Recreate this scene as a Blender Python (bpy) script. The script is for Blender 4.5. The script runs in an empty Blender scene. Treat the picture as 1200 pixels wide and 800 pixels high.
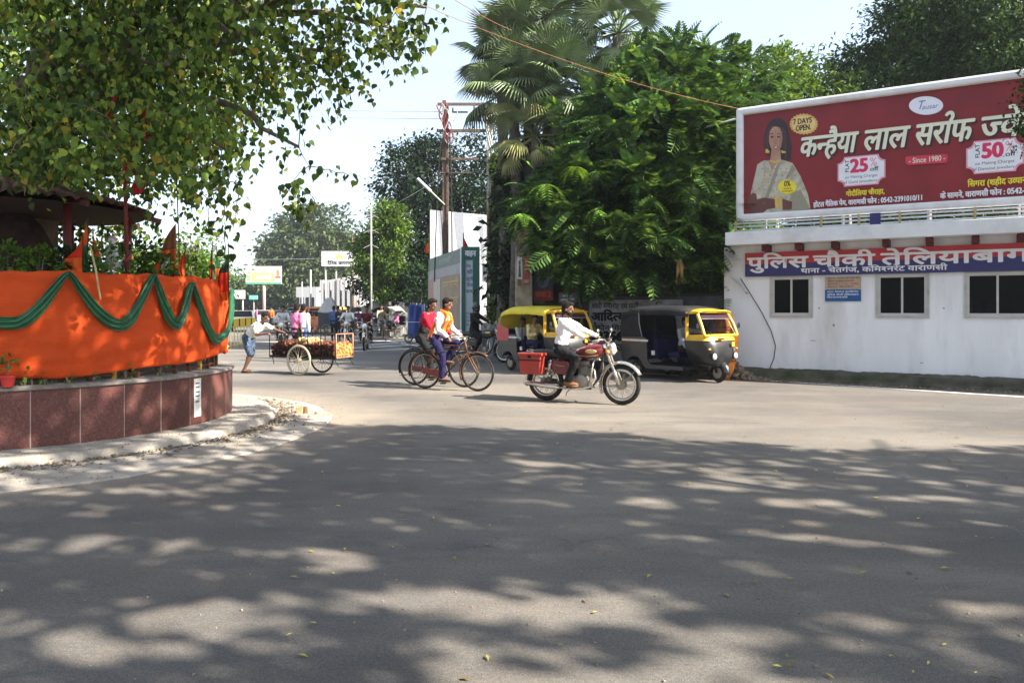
import bpy, bmesh, math, random
import numpy as np
from mathutils import Vector, Matrix, Quaternion, noise as mnoise

random.seed(7)
RNG = np.random.default_rng(7)
PI = math.pi
R = math.radians
SC = bpy.context.scene
COL = SC.collection

# ------------------------------------------------------------------ camera
F, HX, HY, EYE = 870.0, 600.0, 362.0, 1.55
cam_data = bpy.data.cameras.new("camera")
cam = bpy.data.objects.new("camera", cam_data)
COL.objects.link(cam)
cam.location = (0, 0, EYE)
cam.rotation_euler = (R(90), 0, 0)
cam_data.sensor_width = 36.0
cam_data.lens = 36.0 * F / 1200.0
cam_data.shift_y = -38.0 / 1200.0
cam_data.clip_start = 0.1
cam_data.clip_end = 3000.0
SC.camera = cam

# ------------------------------------------------------------------ light
SUN_EL, SUN_AZ = R(38), R(114)          # azimuth measured from +Y towards +X
SUN = Vector((math.sin(SUN_AZ) * math.cos(SUN_EL), math.cos(SUN_AZ) * math.cos(SUN_EL), math.sin(SUN_EL)))
world = bpy.data.worlds.new("World")
SC.world = world
world.use_nodes = True
wn = world.node_tree
bg = wn.nodes["Background"]
sky = wn.nodes.new("ShaderNodeTexSky")
sky.sky_type = 'NISHITA'
sky.sun_disc = False
sky.sun_elevation = SUN_EL
sky.sun_rotation = SUN_AZ
sky.air_density = 1.0
sky.dust_density = 2.5
sky.ozone_density = 1.2
# thin white summer haze over the whole dome
veil = wn.nodes.new("ShaderNodeMixRGB"); veil.inputs[0].default_value = 0.5
veil.inputs[2].default_value = (2.55, 2.85, 3.15, 1)
wn.links.new(sky.outputs[0], veil.inputs[1]); wn.links.new(veil.outputs[0], bg.inputs[0])
bg.inputs[1].default_value = 0.12
sun_data = bpy.data.lights.new("sun", 'SUN')
sun_data.energy = 5.0
sun_data.angle = R(0.6)
sun_data.color = (1.0, 0.91, 0.78)
sun = bpy.data.objects.new("sun", sun_data)
COL.objects.link(sun)
sun.location = SUN * 60
sun.rotation_euler = SUN.to_track_quat('Z', 'Y').to_euler()
SC.view_settings.view_transform = 'Standard'
SC.view_settings.look = 'None'
SC.view_settings.exposure = 1.8
SC.view_settings.gamma = 1.0
SC.cycles.use_denoising = True
SC.cycles.max_bounces = 8
SC.cycles.diffuse_bounces = 3
SC.cycles.transparent_max_bounces = 8
SC.cycles.volume_bounces = 0
SC.cycles.sample_clamp_indirect = 6.0

def at(px, py, y):
    return Vector(((px - HX) / F * y, y, EYE + (HY - py) / F * y))
def gr(px, py):
    y = EYE * F / (py - HY)
    return Vector(((px - HX) / F * y, y, 0))

# ------------------------------------------------------------------ materials
MATS = {}
def M(name, col, rough=0.75, metal=0.0, var=0.15, scale=6.0, bump=0.15, bscale=40.0, dirt=None, dirt_amt=0.3,
      trans=0.0, coat=0.0, objrand=0.0, spec=0.5, stretch=(1, 1, 1)):
    if name in MATS:
        return MATS[name]
    m = bpy.data.materials.new(name)
    m.use_nodes = True
    nt = m.node_tree; N = nt.nodes; L = nt.links
    b = N["Principled BSDF"]
    tc = N.new("ShaderNodeTexCoord")
    mp = N.new("ShaderNodeMapping"); mp.inputs['Scale'].default_value = stretch
    L.new(tc.outputs['Object'], mp.inputs[0])
    n1 = N.new("ShaderNodeTexNoise"); n1.inputs['Scale'].default_value = scale
    n1.inputs['Detail'].default_value = 6
    L.new(mp.outputs[0], n1.inputs['Vector'])
    ramp = N.new("ShaderNodeValToRGB")
    c = col
    ramp.color_ramp.elements[0].position = 0.3
    ramp.color_ramp.elements[1].position = 0.7
    ramp.color_ramp.elements[0].color = tuple(max(0, x * (1 - var)) for x in c) + (1,)
    ramp.color_ramp.elements[1].color = tuple(min(1, x * (1 + var)) for x in c) + (1,)
    L.new(n1.outputs[0], ramp.inputs[0])
    out = ramp.outputs[0]
    if dirt is not None:
        n2 = N.new("ShaderNodeTexNoise"); n2.inputs['Scale'].default_value = scale * 0.37
        n2.inputs['Detail'].default_value = 9; n2.inputs['Roughness'].default_value = 0.68
        L.new(mp.outputs[0], n2.inputs['Vector'])
        r2 = N.new("ShaderNodeValToRGB")
        r2.color_ramp.elements[0].position = 0.5
        r2.color_ramp.elements[1].position = 0.72
        r2.color_ramp.elements[0].color = (0, 0, 0, 1)
        r2.color_ramp.elements[1].color = (dirt_amt * 2.2,) * 3 + (1,)
        L.new(n2.outputs[0], r2.inputs[0])
        mx = N.new("ShaderNodeMixRGB"); mx.inputs[2].default_value = tuple(dirt) + (1,)
        L.new(r2.outputs[0], mx.inputs[0]); L.new(out, mx.inputs[1])
        out = mx.outputs[0]
    if objrand:
        oi = N.new("ShaderNodeObjectInfo")
        hs = N.new("ShaderNodeHueSaturation")
        mr = N.new("ShaderNodeMapRange")
        mr.inputs[3].default_value = 1 - objrand; mr.inputs[4].default_value = 1 + objrand
        L.new(oi.outputs['Random'], mr.inputs[0]); L.new(mr.outputs[0], hs.inputs['Value'])
        L.new(out, hs.inputs['Color']); out = hs.outputs[0]
    L.new(out, b.inputs['Base Color'])
    b.inputs['Roughness'].default_value = rough
    b.inputs['Metallic'].default_value = metal
    if spec == 0.5 and rough >= 0.6: spec = 0.18
    b.inputs['Specular IOR Level'].default_value = spec
    if coat:
        b.inputs['Coat Weight'].default_value = coat
        b.inputs['Coat Roughness'].default_value = 0.12
    if trans:
        b.inputs['Transmission Weight'].default_value = trans
        b.inputs['IOR'].default_value = 1.1
    if bump:
        n3 = N.new("ShaderNodeTexNoise"); n3.inputs['Scale'].default_value = bscale
        n3.inputs['Detail'].default_value = 4
        L.new(mp.outputs[0], n3.inputs['Vector'])
        bp = N.new("ShaderNodeBump"); bp.inputs['Strength'].default_value = bump
        bp.inputs['Distance'].default_value = 0.02
        L.new(n3.outputs[0], bp.inputs['Height']); L.new(bp.outputs[0], b.inputs['Normal'])
    MATS[name] = m
    return m

def leaf_mat(name, dark, light, mid=None, trans=0.3, rough=0.6, extra=None, tip=None):
    if name in MATS:
        return MATS[name]
    m = bpy.data.materials.new(name); m.use_nodes = True
    nt = m.node_tree; N = nt.nodes; L = nt.links
    b = N["Principled BSDF"]; out = N["Material Output"]
    g = N.new("ShaderNodeNewGeometry")
    ramp = N.new("ShaderNodeValToRGB")
    e = ramp.color_ramp.elements
    e[0].color = tuple(dark) + (1,); e[0].position = 0.0
    e[1].color = tuple(light) + (1,); e[1].position = 0.93
    if mid:
        k = e.new(0.55); k.color = tuple(mid) + (1,)
    if extra:
        k = e.new(0.975); k.color = tuple(extra) + (1,)
    L.new(g.outputs['Random Per Island'], ramp.inputs[0])
    # broad clumps of older and younger leaves
    tc = N.new("ShaderNodeTexCoord")
    nz = N.new("ShaderNodeTexNoise"); nz.inputs['Scale'].default_value = 0.9; nz.inputs['Detail'].default_value = 3
    L.new(tc.outputs['Object'], nz.inputs['Vector'])
    mr = N.new("ShaderNodeMapRange"); mr.inputs[1].default_value = 0.35; mr.inputs[2].default_value = 0.65
    mr.inputs[3].default_value = 0.65; mr.inputs[4].default_value = 1.3
    L.new(nz.outputs[0], mr.inputs[0])
    hs = N.new("ShaderNodeHueSaturation")
    L.new(mr.outputs[0], hs.inputs['Value']); L.new(ramp.outputs[0], hs.inputs['Color'])
    L.new(hs.outputs[0], b.inputs['Base Color'])
    b.inputs['Roughness'].default_value = rough
    b.inputs['Specular IOR Level'].default_value = 0.14
    t = N.new("ShaderNodeBsdfTranslucent")
    hs2 = N.new("ShaderNodeHueSaturation"); hs2.inputs['Hue'].default_value = 0.48
    hs2.inputs['Saturation'].default_value = 1.1; hs2.inputs['Value'].default_value = 1.5
    L.new(hs.outputs[0], hs2.inputs['Color']); L.new(hs2.outputs[0], t.inputs[0])
    mx = N.new("ShaderNodeMixShader"); mx.inputs[0].default_value = trans
    L.new(b.outputs[0], mx.inputs[1]); L.new(t.outputs[0], mx.inputs[2]); L.new(mx.outputs[0], out.inputs[0])
    MATS[name] = m
    return m

def glass_mat(name, tint=(0.8, 0.85, 0.85), alpha=0.35, rough=0.05):
    if name in MATS: return MATS[name]
    m = bpy.data.materials.new(name); m.use_nodes = True
    nt = m.node_tree; N = nt.nodes; L = nt.links
    N.remove(N["Principled BSDF"])
    out = N["Material Output"]
    t = N.new("ShaderNodeBsdfTransparent"); t.inputs[0].default_value = tuple(tint) + (1,)
    gl = N.new("ShaderNodeBsdfGlossy"); gl.inputs['Roughness'].default_value = rough
    fr = N.new("ShaderNodeFresnel"); fr.inputs[0].default_value = 1.22
    add = N.new("ShaderNodeMath"); add.operation = 'MULTIPLY'; add.inputs[1].default_value = alpha; add.use_clamp = True
    L.new(fr.outputs[0], add.inputs[0])
    mx = N.new("ShaderNodeMixShader")
    L.new(add.outputs[0], mx.inputs[0]); L.new(t.outputs[0], mx.inputs[1]); L.new(gl.outputs[0], mx.inputs[2])
    L.new(mx.outputs[0], out.inputs[0])
    MATS[name] = m
    return m

# ------------------------------------------------------------------ mesh builder
def frame_for(d):
    d = Vector(d).normalized()
    up = Vector((0, 0, 1)) if abs(d.z) < 0.95 else Vector((1, 0, 0))
    a = d.cross(up).normalized(); b = d.cross(a).normalized()
    return a, b, d

class MB:
    def __init__(s):
        s.v = []; s.f = []; s.m = []; s.cur = 0
    def add(s, vs, fs, mi=None):
        o = len(s.v); s.v.extend([tuple(p) for p in vs])
        for f in fs:
            s.f.append(tuple(i + o for i in f)); s.m.append(s.cur if mi is None else mi)
        return s
    def box(s, c, size, rot=None, mi=None, taper=1.0):
        hx, hy, hz = size[0] / 2, size[1] / 2, size[2] / 2
        vs = []
        for z, k in ((-hz, 1.0), (hz, taper)):
            for x, y in ((-hx, -hy), (hx, -hy), (hx, hy), (-hx, hy)):
                p = Vector((x * k, y * k, z))
                if rot is not None: p = rot @ p
                vs.append(p + Vector(c))
        return s.add(vs, [(3, 2, 1, 0), (4, 5, 6, 7), (0, 1, 5, 4), (1, 2, 6, 5), (2, 3, 7, 6), (3, 0, 4, 7)], mi)
    def beam(s, p0, p1, w, h, mi=None, up=(0, 0, 1)):
        p0 = Vector(p0); p1 = Vector(p1); d = (p1 - p0).normalized()
        u = Vector(up)
        if abs(d.dot(u)) > 0.98: u = Vector((1, 0, 0))
        a = d.cross(u).normalized(); b = a.cross(d).normalized()
        vs = []
        for p in (p0, p1):
            for x, y in ((-w / 2, -h / 2), (w / 2, -h / 2), (w / 2, h / 2), (-w / 2, h / 2)):
                vs.append(p + a * x + b * y)
        return s.add(vs, [(3, 2, 1, 0), (4, 5, 6, 7), (0, 1, 5, 4), (1, 2, 6, 5), (2, 3, 7, 6), (3, 0, 4, 7)], mi)
    def tube(s, pts, r, n=8, closed=False, mi=None, flat=1.0):
        pts = [Vector(p) for p in pts]; k = len(pts)
        rs = r if isinstance(r, (list, tuple)) else [r] * k
        vs = []; fs = []
        prev = None
        for i, p in enumerate(pts):
            if closed: d = pts[(i + 1) % k] - pts[i - 1]
            else: d = pts[min(i + 1, k - 1)] - pts[max(i - 1, 0)]
            if d.length < 1e-9: d = Vector((0, 0, 1))
            d.normalize()
            if prev is None: a, b, _ = frame_for(d)
            else:
                a = prev - d * prev.dot(d)
                if a.length < 1e-6: a, b, _ = frame_for(d)
                a.normalize(); b = d.cross(a).normalized()
            prev = a
            for j in range(n):
                t = 2 * PI * j / n
                vs.append(p + a * math.cos(t) * rs[i] + b * math.sin(t) * rs[i] * flat)
        for i in range(k if closed else k - 1):
            for j in range(n):
                A = i * n + j; B = i * n + (j + 1) % n
                C = ((i + 1) % k) * n + (j + 1) % n; D = ((i + 1) % k) * n + j
                fs.append((A, B, C, D))
        if not closed:
            fs.append(tuple(range(n - 1, -1, -1))); fs.append(tuple(range((k - 1) * n, k * n)))
        return s.add(vs, fs, mi)
    def torus(s, c, R_, r, axis=(0, 1, 0), n=40, m=8, mi=None, sx=1.0):
        a, b, d = frame_for(axis); c = Vector(c); vs = []; fs = []
        for i in range(n):
            t = 2 * PI * i / n; e = a * math.cos(t) + b * math.sin(t)
            for j in range(m):
                u = 2 * PI * j / m
                vs.append(c + e * (R_ + r * math.cos(u)) + d * r * sx * math.sin(u))
        for i in range(n):
            for j in range(m):
                fs.append((i * m + j, ((i + 1) % n) * m + j, ((i + 1) % n) * m + (j + 1) % m, i * m + (j + 1) % m))
        return s.add(vs, fs, mi)
    def arc(s, c, R_, r, a0, a1, axis=(0, 1, 0), n=16, m=8, mi=None, flat=1.0):
        """bar bent round c in the plane x-z, angles from +x towards +z"""
        pts = []
        for i in range(n + 1):
            t = a0 + (a1 - a0) * i / n
            pts.append(Vector(c) + Vector((math.cos(t) * R_, 0, math.sin(t) * R_)))
        return s.tube(pts, r, m, mi=mi, flat=flat)
    def ell(s, c, r, rot=None, nu=16, nv=10, mi=None):
        c = Vector(c); vs = []; fs = []
        for i in range(nv + 1):
            ph = PI * i / nv
            for j in range(nu):
                th = 2 * PI * j / nu
                p = Vector((r[0] * math.sin(ph) * math.cos(th), r[1] * math.sin(ph) * math.sin(th), r[2] * math.cos(ph)))
                if rot is not None: p = rot @ p
                vs.append(p + c)
        for i in range(nv):
            for j in range(nu):
                fs.append((i * nu + j, (i + 1) * nu + j, (i + 1) * nu + (j + 1) % nu, i * nu + (j + 1) % nu))
        return s.add(vs, fs, mi)
    def lathe(s, c, prof, axis=(0, 0, 1), n=20, mi=None):
        a, b, d = frame_for(axis); c = Vector(c); vs = []; fs = []
        for (r, h) in prof:
            for j in range(n):
                t = 2 * PI * j / n
                vs.append(c + (a * math.cos(t) + b * math.sin(t)) * r + d * h)
        k = len(prof)
        for i in range(k - 1):
            for j in range(n):
                fs.append((i * n + j, i * n + (j + 1) % n, (i + 1) * n + (j + 1) % n, (i + 1) * n + j))
        fs.append(tuple(range(n - 1, -1, -1))); fs.append(tuple(range((k - 1) * n, k * n)))
        return s.add(vs, fs, mi)
    def prism(s, poly, o, u, w, d, mi=None):
        """poly in (u, w) axes from o, extruded along d (a vector)"""
        o = Vector(o); u = Vector(u); w = Vector(w); d = Vector(d); n = len(poly)
        vs = [o + u * x + w * y for x, y in poly] + [o + u * x + w * y + d for x, y in poly]
        fs = [tuple(range(n - 1, -1, -1)), tuple(range(n, 2 * n))] + [(i, (i + 1) % n, (i + 1) % n + n, i + n) for i in range(n)]
        return s.add(vs, fs, mi)
    def xz(s, poly, y0, y1, mi=None):
        return s.prism(poly, (0, y0, 0), (1, 0, 0), (0, 0, 1), (0, y1 - y0, 0), mi)
    def quad(s, a, b, c, d, mi=None):
        return s.add([a, b, c, d], [(0, 1, 2, 3)], mi)
    def grid(s, fn, nu, nv, mi=None, closed=False):
        vs = [fn(i / nu, j / nv) for i in range(nu + 1) for j in range(nv + 1)]
        fs = [(i * (nv + 1) + j, (i + 1) * (nv + 1) + j, (i + 1) * (nv + 1) + j + 1, i * (nv + 1) + j + 1)
              for i in range(nu) for j in range(nv)]
        return s.add(vs, fs, mi)
    def rings(s, rings, mi=None, cap=True):
        n = len(rings[0]); vs = [p for r in rings for p in r]; fs = []
        for i in range(len(rings) - 1):
            for j in range(n):
                fs.append((i * n + j, i * n + (j + 1) % n, (i + 1) * n + (j + 1) % n, (i + 1) * n + j))
        if cap:
            fs.append(tuple(range(n - 1, -1, -1))); fs.append(tuple(range((len(rings) - 1) * n, len(rings) * n)))
        return s.add(vs, fs, mi)
    def mesh(s, name, mats, smooth=False, fix=True):
        me = bpy.data.meshes.new(name)
        me.from_pydata(s.v, [], s.f)
        for m in (mats if isinstance(mats, (list, tuple)) else [mats]): me.materials.append(m)
        if any(s.m): me.polygons.foreach_set('material_index', s.m)
        if fix:
            bm = bmesh.new(); bm.from_mesh(me); bmesh.ops.recalc_face_normals(bm, faces=bm.faces)
            bm.to_mesh(me); bm.free()
        if smooth:
            me.polygons.foreach_set('use_smooth', [True] * len(me.polygons))
        me.update()
        return me
    def obj(s, name, mats, parent=None, smooth=False, bevel=0, loc=None, rot=None, auto=None, solid=0, sub=0, fix=True):
        o = bpy.data.objects.new(name, s.mesh(name, mats, smooth or auto is not None, fix))
        COL.objects.link(o)
        if parent is not None: o.parent = parent
        if loc is not None: o.location = loc
        if rot is not None: o.rotation_euler = rot
        if solid:
            md = o.modifiers.new("solid", 'SOLIDIFY'); md.thickness = solid; md.offset = 0
        if bevel:
            md = o.modifiers.new("bevel", 'BEVEL'); md.width = bevel; md.segments = 2; md.limit_method = 'ANGLE'; md.angle_limit = R(35)
        if sub:
            md = o.modifiers.new("sub", 'SUBSURF'); md.levels = sub; md.render_levels = sub
        if auto is not None:
            o.data.set_sharp_from_angle(angle=R(auto))
        return o

def put(name, mesh, parent=None, loc=None, rot=None, scale=None):
    o = bpy.data.objects.new(name, mesh); COL.objects.link(o)
    if parent is not None: o.parent = parent
    if loc is not None: o.location = loc
    if rot is not None: o.rotation_euler = rot
    if scale is not None: o.scale = scale if isinstance(scale, (tuple, list, Vector)) else (scale,) * 3
    return o
def tag(o, label=None, cat=None, group=None, kind=None):
    if label: o['label'] = label
    if cat: o['category'] = cat
    if group: o['group'] = group
    if kind: o['kind'] = kind
    return o
def thing(name, label, cat, loc=(0, 0, 0), rz=0.0, group=None):
    o = bpy.data.objects.new(name, None); COL.objects.link(o)
    o.location = loc; o.rotation_euler = (0, 0, rz); o.empty_display_size = 0.3
    return tag(o, label, cat, group)
KIDS = {}
def kids_of(root):
    out = []
    for o in COL.objects:
        if o.parent is root: out.append(o)
    return out
def copy_tree(o, parent=None):
    c = o.copy(); COL.objects.link(c)
    if parent is not None:
        c.parent = parent
    for ch in kids_of(o):
        copy_tree(ch, c)
    return c
def clone(root, label, loc, rz, group=None):
    c = copy_tree(root)
    c.location = loc; c.rotation_euler = (0, 0, rz)
    c['label'] = label
    if group: c['group'] = group
    elif 'group' in c.keys(): del c['group']
    return c

# ------------------------------------------------------------------ lettering
class Glyphs:
    cache = {}
    @classmethod
    def get(cls, ch, bold):
        k = (ch, bold)
        if k in cls.cache: return cls.cache[k]
        def mk(t):
            c = bpy.data.curves.new('glyph', 'FONT'); c.body = t; c.size = 1; c.offset = bold; c.resolution_u = 3
            o = bpy.data.objects.new('glyph', c); COL.objects.link(o)
            me = bpy.data.meshes.new_from_object(o)
            v = [tuple(p.co) for p in me.vertices]; f = [tuple(p.vertices) for p in me.polygons]
            bpy.data.objects.remove(o); bpy.data.curves.remove(c); bpy.data.meshes.remove(me)
            return v, f
        v, f = mk(ch)
        a = mk(ch + 'ा' * 6)[0]; b = mk('ा' * 6)[0]
        adv = (max(p[0] for p in a) - max(p[0] for p in b)) if ch != ' ' else 0.26
        cls.cache[k] = (v, f, adv)
        return cls.cache[k]

def text_mb(mb, s, origin, u, w, size, bold=0.0, width=None, slant=0.0, mi=None, center=False, stretch=1.0):
    """flat lettering laid along u with height along w. '{x}' = half form of x, '~' = reph over the last letter"""
    pen = 0.0; vs = []; fs = []
    i = 0; thick = bold; bold = 0
    def emit(v, f, ox):
        o = len(vs); vs.extend([(p[0] + ox, p[1]) for p in v]); fs.extend([tuple(k + o for k in q) for q in f])
    last = 0.0
    while i < len(s):
        ch = s[i]
        if ch == '{':
            g = s[i + 1]; i += 3
            v, f, adv = Glyphs.get(g, bold)
            bm = bmesh.new(); bv = [bm.verts.new((p[0], p[1], 0)) for p in v]
            for q in f:
                try: bm.faces.new([bv[k] for k in q])
                except Exception: pass
            cut = adv - 0.185 - bold
            bmesh.ops.bisect_plane(bm, geom=bm.verts[:] + bm.edges[:] + bm.faces[:], plane_co=(cut, 0, 0), plane_no=(1, 0, 0), clear_outer=True)
            bm.verts.index_update()
            emit([tuple(p.co) for p in bm.verts], [tuple(x.index for x in q.verts) for q in bm.faces], pen)
            bm.free(); last = pen; pen += cut; continue
        if ch == '~':
            cx, cy, r = pen - 0.17, 0.76, 0.13
            pts = []
            for t in range(9):
                a = R(-60 + t * 27); pts.append((cx + math.cos(a) * (r + 0.035 + bold), cy + math.sin(a) * (r + 0.035 + bold)))
            for t in range(8, -1, -1):
                a = R(-60 + t * 27); pts.append((cx + math.cos(a) * (r - 0.035 - bold), cy + math.sin(a) * (r - 0.035 - bold)))
            for t in range(8):
                emit([pts[t], pts[t + 1], pts[16 - t], pts[17 - t]], [(0, 1, 2, 3)], 0)
            i += 1; continue
        v, f, adv = Glyphs.get(ch, bold)
        emit(v, f, pen); last = pen; pen += adv; i += 1
    if not vs: return mb
    k = size * stretch
    if width: k = width / pen
    off = -pen * k / 2 if center else 0
    u = Vector(u); w = Vector(w); o = Vector(origin); nn = u.cross(w).normalized()
    sh = [(0, 0)] if not thick else [(0, 0), (-1, 0), (1, 0), (0, 1), (0, -1), (.7, .7), (-.7, .7), (.7, -.7), (-.7, -.7)]
    for i, (dx, dy) in enumerate(sh):
        dx *= thick * size; dy *= thick * size * .8
        mb.add([o + u * (off + x * k + y * slant * size + dx) + w * (y * size + dy) + nn * (i * .00005) for x, y in vs], fs, mi)
    return mb

# ------------------------------------------------------------------ foliage
def big_mesh(name, V, Fq, mats, mi=None, smooth=False):
    """V (n,3) array, Fq (m,k) array of equal-size polygons"""
    me = bpy.data.meshes.new(name)
    n, m, k = len(V), len(Fq), Fq.shape[1]
    me.vertices.add(n); me.vertices.foreach_set('co', np.ascontiguousarray(V, dtype=np.float32).ravel())
    me.loops.add(m * k); me.loops.foreach_set('vertex_index', np.ascontiguousarray(Fq, dtype=np.int32).ravel())
    me.polygons.add(m); me.polygons.foreach_set('loop_start', np.arange(0, m * k, k, dtype=np.int32))
    for x in (mats if isinstance(mats, (list, tuple)) else [mats]): me.materials.append(x)
    if mi is not None: me.polygons.foreach_set('material_index', np.asarray(mi, dtype=np.int32))
    if smooth: me.polygons.foreach_set('use_smooth', np.ones(m, dtype=bool))
    me.update(calc_edges=True)
    return me

def T_heart():
    # pointed heart leaf: stem at origin, tip at x=1.25, folded along the midrib
    half = [(0.0, 0.0), (-0.06, 0.2), (0.08, 0.42), (0.32, 0.5), (0.62, 0.36), (0.86, 0.12), (1.25, 0.0)]
    v = [(x, y, 0.10 * y - 0.12 * x * x) for x, y in half] + [(x, -y, 0.10 * y - 0.12 * x * x) for x, y in half[1:-1]]
    v.append((0.4, 0, -0.05)); c = len(v) - 1
    f = []
    up = [0, 1, 2, 3, 4, 5, 6]; dn = [0, 7, 8, 9, 10, 11, 6]
    for a, b in zip(up, up[1:]): f.append((c, b, a))
    for a, b in zip(dn, dn[1:]): f.append((c, a, b))
    return np.array(v), np.array(f)
def T_oval(w=0.36, fold=0.12):
    v = [(0, 0, 0), (0.45, w / 2, fold * w), (1, 0, -0.08), (0.45, -w / 2, fold * w)]
    return np.array(v, float), np.array([(0, 2, 1), (0, 3, 2)])
def T_pinnate(pairs=9, ll=0.30, lw=0.105, droop=0.35):
    v = []; f = []
    def q(a, b, c, d):
        o = len(v); v.extend([a, b, c, d]); f.extend([(o, o + 1, o + 2), (o, o + 2, o + 3)])
    def spine(t): return np.array([t * (1 - 0.12 * t), 0, -droop * t * t])
    for i in range(pairs):
        t = 0.12 + 0.86 * i / (pairs - 1)
        k = math.sin(PI * (0.22 + 0.68 * t)) * 0.9 + 0.1
        p = spine(t)
        for sgn in (1, -1):
            d = np.array([0.55, 0.83 * sgn, -0.22]); d /= np.linalg.norm(d)
            side = np.array([0.83, -0.55 * sgn, 0.1]); L = ll * k
            q(p, p + d * L * 0.5 + side * lw * k * 0.5, p + d * L, p + d * L * 0.5 - side * lw * k * 0.5)
    for i in range(4):
        a, b = spine(i / 4), spine((i + 1) / 4); wv = np.array([0, 0.008, 0])
        q(a - wv, b - wv, b + wv, a + wv)
    return np.array(v, float), np.array(f)

def scatter(P, D, S, tmpl, roll=None, rng=RNG):
    """copies of tmpl at P pointing along D with size S -> V, F arrays"""
    tv, tf = tmpl; n = len(P)
    D = D / np.maximum(np.linalg.norm(D, axis=1, keepdims=True), 1e-6)
    up = np.tile(np.array([0, 0, 1.0]), (n, 1)); bad = np.abs(D[:, 2]) > 0.97; up[bad] = (1, 0, 0)
    Y = np.cross(up, D); Y /= np.linalg.norm(Y, axis=1, keepdims=True); Z = np.cross(D, Y)
    if roll is None: roll = rng.normal(0, 0.7, n)
    c, s = np.cos(roll)[:, None], np.sin(roll)[:, None]
    Y2 = Y * c + Z * s; Z2 = -Y * s + Z * c
    V = P[:, None, :] + S[:, None, None] * (tv[None, :, 0:1] * D[:, None, :] + tv[None, :, 1:2] * Y2[:, None, :] + tv[None, :, 2:3] * Z2[:, None, :])
    Fs = tf[None] + (np.arange(n) * len(tv))[:, None, None]
    return V.reshape(-1, 3), Fs.reshape(-1, 3)

def clump_points(lobes, clumps, per, spread, rng=RNG, surf=0.75):
    """lobes: (cx,cy,cz,rx,ry,rz). Clump centres lie near the lobe surface. Returns P, outward directions"""
    L = np.array(lobes, float)
    wgt = (L[:, 3] * L[:, 4] * L[:, 5]) ** (2 / 3); wgt /= wgt.sum()
    idx = rng.choice(len(L), clumps, p=wgt)
    d = rng.normal(size=(clumps, 3)); d /= np.linalg.norm(d, axis=1, keepdims=True)
    r = surf + (1 - surf) * rng.random(clumps) ** 0.5
    r *= rng.uniform(0.8, 1.12, clumps)
    inner = rng.random(clumps) < 0.22
    r[inner] *= rng.uniform(0.3, 0.8, inner.sum())
    C = L[idx, :3] + d * r[:, None] * L[idx, 3:6]
    P = np.repeat(C, per, 0) + rng.normal(size=(clumps * per, 3)) * spread * np.array([1, 1, 0.7])
    O = np.repeat(d, per, 0)
    return P, O, C

def limbs(mb, base, tips, r0, rng=random, seg=6, sag=0.0):
    """tapered limbs from base to each tip with a little wander"""
    base = Vector(base)
    for t in tips:
        t = Vector(t); pts = []; n = seg
        bend = Vector((rng.uniform(-1, 1), rng.uniform(-1, 1), rng.uniform(0, 1))) * (t - base).length * 0.12
        for i in range(n + 1):
            k = i / n
            pts.append(base.lerp(t, k) + bend * math.sin(PI * k) + Vector((rng.uniform(-1, 1), rng.uniform(-1, 1), rng.uniform(-1, 1))) * 0.03 * (t - base).length * (0 < i < n))
        mb.tube(pts, [r0 * (1 - 0.85 * i / n) for i in range(n + 1)], 7)

BARK = M("bark", (0.16, 0.13, 0.10), 0.95, var=0.4, scale=7, bump=0.8, bscale=18, stretch=(1, 1, 0.25))
def tree(name, label, cat, base, trunk_top, r0, lobes, clumps, per, spread, size, tmpl, mat, droop=0.3, limb_n=10, group=None, seed=1, surf=0.75, bark=None):
    rng = np.random.default_rng(seed); random.seed(seed)
    root = thing(name, label, cat, base, 0, group)
    b = Vector(base)
    P, O, C = clump_points(lobes, clumps, per, spread, rng, surf)
    n = len(P)
    D = O * 0.9 + rng.normal(size=(n, 3)) * 0.7; D[:, 2] -= droop
    S = rng.uniform(size * 0.7, size * 1.3, n)
    V, Fs = scatter(P - np.array(b), D, S, tmpl, rng=rng)
    put('crown', big_mesh('crown', V, Fs, mat), root)
    mb = MB()
    tt = Vector(trunk_top) - b
    mb.tube([(0, 0, -0.1), tt * 0.3 + Vector((0.05, 0.03, 0)), tt * 0.65, tt], [r0 * 1.25, r0, r0 * 0.85, r0 * 0.7], 10)
    sel = rng.choice(len(C), min(limb_n, len(C)), replace=False)
    for i, l in enumerate(lobes):
        c = Vector(l[:3]) - b
        limbs(mb, tt * (0.6 + 0.4 * random.random()), [c], r0 * 0.5)
    limbs(mb, tt, [Vector(C[i]) - b for i in sel], r0 * 0.28)
    mb.obj('trunk', bark or BARK, root, smooth=True)
    return root
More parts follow.
